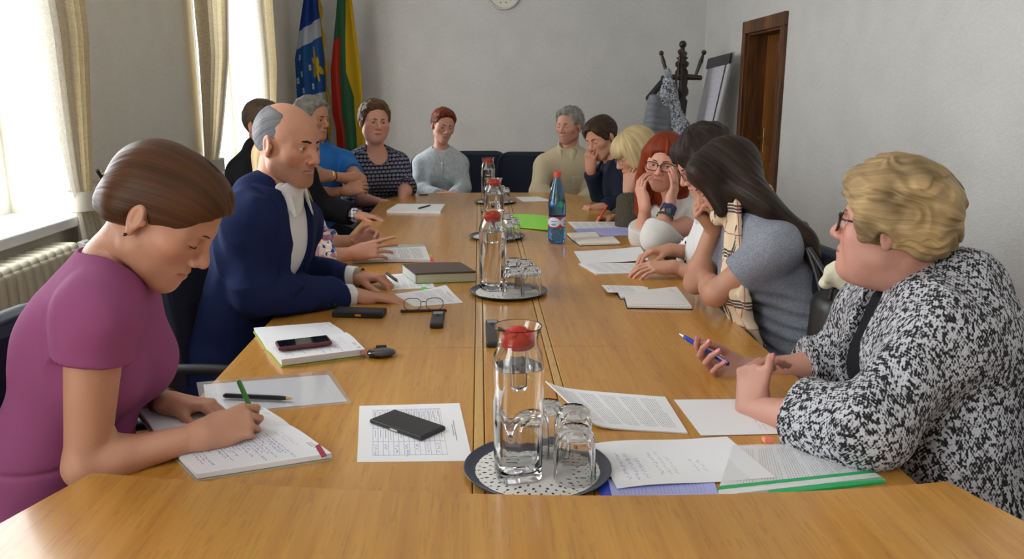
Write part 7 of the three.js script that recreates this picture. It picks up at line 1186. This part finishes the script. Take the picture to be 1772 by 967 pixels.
// ---- dark-haired woman in the spotted blouse turning papers
{
  const sp = canvasTex(512, 512, (x, w) => { x.fillStyle = '#f1efea'; x.fillRect(0, 0, w, w); x.fillStyle = '#101012'; for (let i = 0; i < 105; i++) { x.beginPath(); const a = rnd() * w, b = rnd() * w; x.ellipse(a, b, 15 + rnd() * 12, 10 + rnd() * 9, rnd() * 3, 0, 6.3); x.fill(); } }); sp.repeat.set(1 / 0.2, 1 / 0.2);
  const m = cloth(1, 1, 1, { map: sp }), white = cloth(0.80, 0.80, 0.80);
  person({
    label: 'dark-haired woman in glasses and a black-spotted white blouse turning over papers', res: 1.1, woman: true, yaw: -82 * D2R, P: [1.00, 0.56, -2.95], N: A(1252, 362, -3.00), skin: [0.64, 0.39, 0.28],
    SL: A(1282, 398, -2.84), SR: A(1240, 385, -3.20), EL: A(1236, 488, -2.82), ER: A(1222, 442, -3.12), WL: A(1166, 462, -2.88), WR: A(1160, 432, -3.06),
    head: { c: A(1218, 281, -3.00), yaw: -84 * D2R, pitch: 28 * D2R, lids: 0.9, s: 1.0, lip: [0.5, 0.2, 0.18], browColor: [0.03, 0.02, 0.018] },
    hands: { R: { dir: [-0.93, -0.05, 0.12], palm: [0.1, -0.9, 0.1], curl: { all: [0.5, 0.55, 0.3] }, thumb: { out: 0.5, in: 0.5 } }, L: { dir: [-0.95, 0.0, 0.02], palm: [0, -0.9, -0.3], curl: { all: [0.35, 0.4, 0.25] }, spread: 0.08, thumb: { out: 0.4, in: 0.4 } } },
    hair(ctx, hn) {
      const F = new Field(); F.add(ell([0, 0.038, -0.022], [0.096, 0.104, 0.112]), 0); F.add(ell([0, 0.060, 0.036], [0.082, 0.058, 0.064]), 0.03); for (const s of [-1, 1]) F.add(chain([[s * 0.08, 0.03, 0.025], [s * 0.09, -0.06, 0.0], [s * 0.085, -0.13, 0.0]], [0.026, 0.03, 0.018]), 0.03); F.add(ell([0, -0.06, -0.07], [0.09, 0.09, 0.05]), 0.03);
      F.sub(ell([0, -0.055, 0.105], [0.080, 0.105, 0.062]), 0.01); F.warp((x, y, z) => 0.006 * 2 * (0.5 - n3(x * 38, y * 38, z * 38)));
      hairMesh(hn, hairMat(0.036, 0.025, 0.020, 0.45), F, [-0.14, -0.18, -0.16], [0.14, 0.17, 0.13], { h: 0.005, clump: 0.003, colour: hairTone(0.5, 40) });
      glasses(hn, { mat: std(lin(0.10, 0.012, 0.014), 0.3), rim: 0.0015, w: 0.023, h: 0.014 });
    },
    wear(ctx) {
      garment(ctx, 'blouse', m, (F) => { ctx.torso(F, 0.013); sleeves(ctx, F, 0.016, 1.62, 0.012); neckCut(ctx, F, [0.075, 0.07, 0.085], 0.05, 0.035); }, { h: 0.0085, folds: 0.006, freq: 13 });
      garment(ctx, 'vest', white, (F) => { const G = new Field(); ctx.torso(G, 0.022); F.add(both(G.fn, half(ctx.T(0, 0, 0.02), ctx.fwd.map((q) => -q))), 0); neckCut(ctx, F, [0.085, 0.09, 0.11], 0.04, 0.04); for (const s of ['L', 'R']) F.sub(cap(ctx.J['S' + s], ctx.J['E' + s], 0.075), 0.01); }, { h: 0.010, folds: 0.006 });
    },
  });
}
// chairs of the people who sit, then the free ones
for (const [x, z, deg, label, arms] of [
  [-0.77, -1.60, 82, 'navy chair of the woman in the purple dress', 1], [-0.73, -2.54, 80, 'navy chair with black arms under the suited man', 1], [-0.90, -3.24, 80, 'navy chair of the woman in the floral blouse', 0], [-1.12, -4.32, 74, 'navy chair of the man in the black jacket', 0], [-1.10, -5.08, 55, 'navy chair of the man in the blue polo shirt', 0], [-0.82, -5.68, 26, 'navy chair of the woman in the patterned blouse', 0], [-0.28, -6.18, 6, 'navy chair of the woman in the pale blue cardigan', 0], [0.67, -5.98, -14, 'navy chair of the man in the khaki shirt', 0],
  [0.90, -5.02, -76, 'navy chair of the young man in the blazer', 0], [0.92, -4.28, -82, 'navy chair of the woman in the brown cardigan', 0], [0.94, -3.68, -62, 'navy chair of the red-haired woman', 0], [0.90, -2.95, -84, 'navy chair of the woman in the spotted blouse', 0], [0.79, -2.30, -86, 'navy chair of the woman in the grey dress, a handbag hanging on it', 0], [0.94, -1.48, -95, 'navy chair of the woman in the boucle jacket', 0],
]) chair(x, z, deg * D2R, label, arms);
chair(0.00, -6.42, 2 * D2R, 'empty navy chair next to the woman in the pale blue cardigan');
chair(0.36, -6.30, -3 * D2R, 'empty navy chair next to the man in the khaki shirt');

// pens held in hands
pen('green pen held by the woman in the purple dress', A(412, 657, -1.60), T_(438, 716, TY + 0.013), 0.0050, lin(0.06, 0.26, 0.04), lin(0.06, 0.26, 0.04));
pen('blue ballpoint pen held by the woman in the boucle jacket', A(1262, 631, -1.80), A(1175, 577, -1.90), 0.0058, lin(0.015, 0.05, 0.42), lin(0.7, 0.7, 0.72), { clip: true });
pen('red pen held by the blonde woman in the cardigan', A(1051, 355, -4.26), T_(1033, 387, TY + 0.003), 0.0055, lin(0.75, 0.08, 0.02), lin(0.85, 0.85, 0.85));
pen('black and gold pen held by the suited man', A(668, 472, -2.78), A(690, 488, -2.72), 0.0050, lin(0.012, 0.012, 0.012), lin(0.7, 0.5, 0.18));
// ================================================================== jacket on the coat stand, handbag and cream scarf on the chair
{
  const g = thing('jacket', 'grey quilted jacket with a flowered lining hanging on the coat stand', 'jacket'), z = -7.46;
  const lining = canvasTex(256, 256, (x, w) => { x.fillStyle = '#aab0b8'; x.fillRect(0, 0, w, w); for (let i = 0; i < 420; i++) { x.fillStyle = ['#e3e5e8', '#585e68', '#7c8796', '#c9cdd2', '#3f4a5c'][Math.floor(rnd() * 5)]; x.beginPath(); x.ellipse(rnd() * w, rnd() * w, 4 + rnd() * 9, 3 + rnd() * 6, rnd() * 3, 0, 6.3); x.fill(); } }); lining.repeat.set(1 / 0.22, 1 / 0.22);
  const shell = phys(lin(0.24, 0.26, 0.29), 0.42, { sheen: 0.3, sheenColor: lin(0.4, 0.4, 0.4) }), lin1 = std(0xffffff, 0.85, { map: lining });
  const deep = [0, 0, 1];
  { const F = new Field(); F.add(ecap(A(1153, 158, z), A(1136, 232, z), 0.055, 0.125, deep, 0.75), 0); F.add(ecap(A(1132, 175, z + 0.06), A(1125, 236, z + 0.06), 0.055, 0.075, deep, 0.8), 0.03); F.add(ecap(A(1136, 232, z), A(1140, 290, z), 0.125, 0.13, deep, 0.7), 0.03); F.warp((x, y, zz) => -0.011 * Math.abs(Math.sin(y * 58 + 0.8 * Math.sin(x * 12))) + 0.006 * (n3(x * 18, y * 10, zz * 18) - 0.5)); const [lo, hi] = boundsOf([A(1153, 120, z), A(1125, 290, z)], 0.24); mesh('quilted_shell', netGeo(nets(F.fn, lo, hi, 0.011)), shell, g); }
  { const F = new Field(); F.add(ecap(A(1155, 126, z + 0.02), A(1152, 172, z + 0.05), 0.035, 0.062, deep, 0.6), 0); F.add(ecap(A(1160, 150, z + 0.03), A(1176, 226, z + 0.03), 0.045, 0.085, deep, 0.6), 0.03); F.add(ecap(A(1176, 205, z + 0.03), A(1188, 216, z + 0.03), 0.05, 0.03, deep, 0.6), 0.03); F.warp((x, y, zz) => 0.022 * (n3(x * 22, y * 14, zz * 22) - 0.5)); const [lo, hi] = boundsOf([A(1153, 120, z), A(1180, 236, z)], 0.16); mesh('lining', netGeo(nets(F.fn, lo, hi, 0.010)), lin1, g); }
  { const F = new Field(); F.add(cap(A(1146, 140, z), A(1124, 170, z + 0.02), 0.022, 0.035), 0); const [lo, hi] = boundsOf([A(1146, 140, z), A(1122, 172, z)], 0.08); mesh('sleeve', netGeo(nets(F.fn, lo, hi, 0.010)), std(lin(0.03, 0.032, 0.036), 0.7), g); }
}
{
  const zb = -2.02, b = thing('handbag', 'black leather handbag hanging by its strap on the chair back', 'handbag'), lea = std(lin(0.010, 0.010, 0.011), 0.42);
  const F = new Field(); F.add(ecap(A(1447, 535, zb), A(1444, 640, zb), 0.062, 0.075, [0, 0, 1], 1.35), 0); F.sub(beyond(A(1447, 510, zb), [0, 1, 0]), 0.01); F.warp((x, y, z) => 0.006 * (n3(x * 20, y * 12, z * 20) - 0.5)); const [lo, hi] = boundsOf([A(1447, 500, zb), A(1444, 660, zb)], 0.14); mesh('bag_body', netGeo(nets(F.fn, lo, hi, 0.008)), lea, b);
  mesh('strap', tube([A(1424, 520, zb - 0.06), A(1412, 470, zb - 0.10), A(1398, 428, zb - 0.14), A(1432, 480, zb - 0.06), A(1450, 512, zb - 0.02)], 0.007, 40, 8), lea, b); mesh('strap', tube([A(1436, 518, zb + 0.03), A(1442, 497, zb + 0.03), A(1458, 500, zb + 0.03), A(1466, 518, zb + 0.03)], 0.006, 24, 8), lea, b);
}
{
  const z = -2.0, F = new Field(); F.add(chain([A(1432, 488, z), A(1448, 474, z + 0.02), A(1470, 478, z + 0.02), A(1486, 494, z + 0.04)], [0.018, 0.034, 0.040, 0.034]), 0.02); F.warp((x, y, zz) => 0.020 * (n3(x * 34, y * 26, zz * 34) - 0.5)); const [lo, hi] = boundsOf([A(1432, 488, z), A(1486, 490, z)], 0.09);
  solo('shawl', netGeo(nets(F.fn, lo, hi, 0.006)), cloth(0.72, 0.67, 0.50), 'cream shawl bundled over the black handbag', 'shawl');
}

renderer.render(scene, camera);
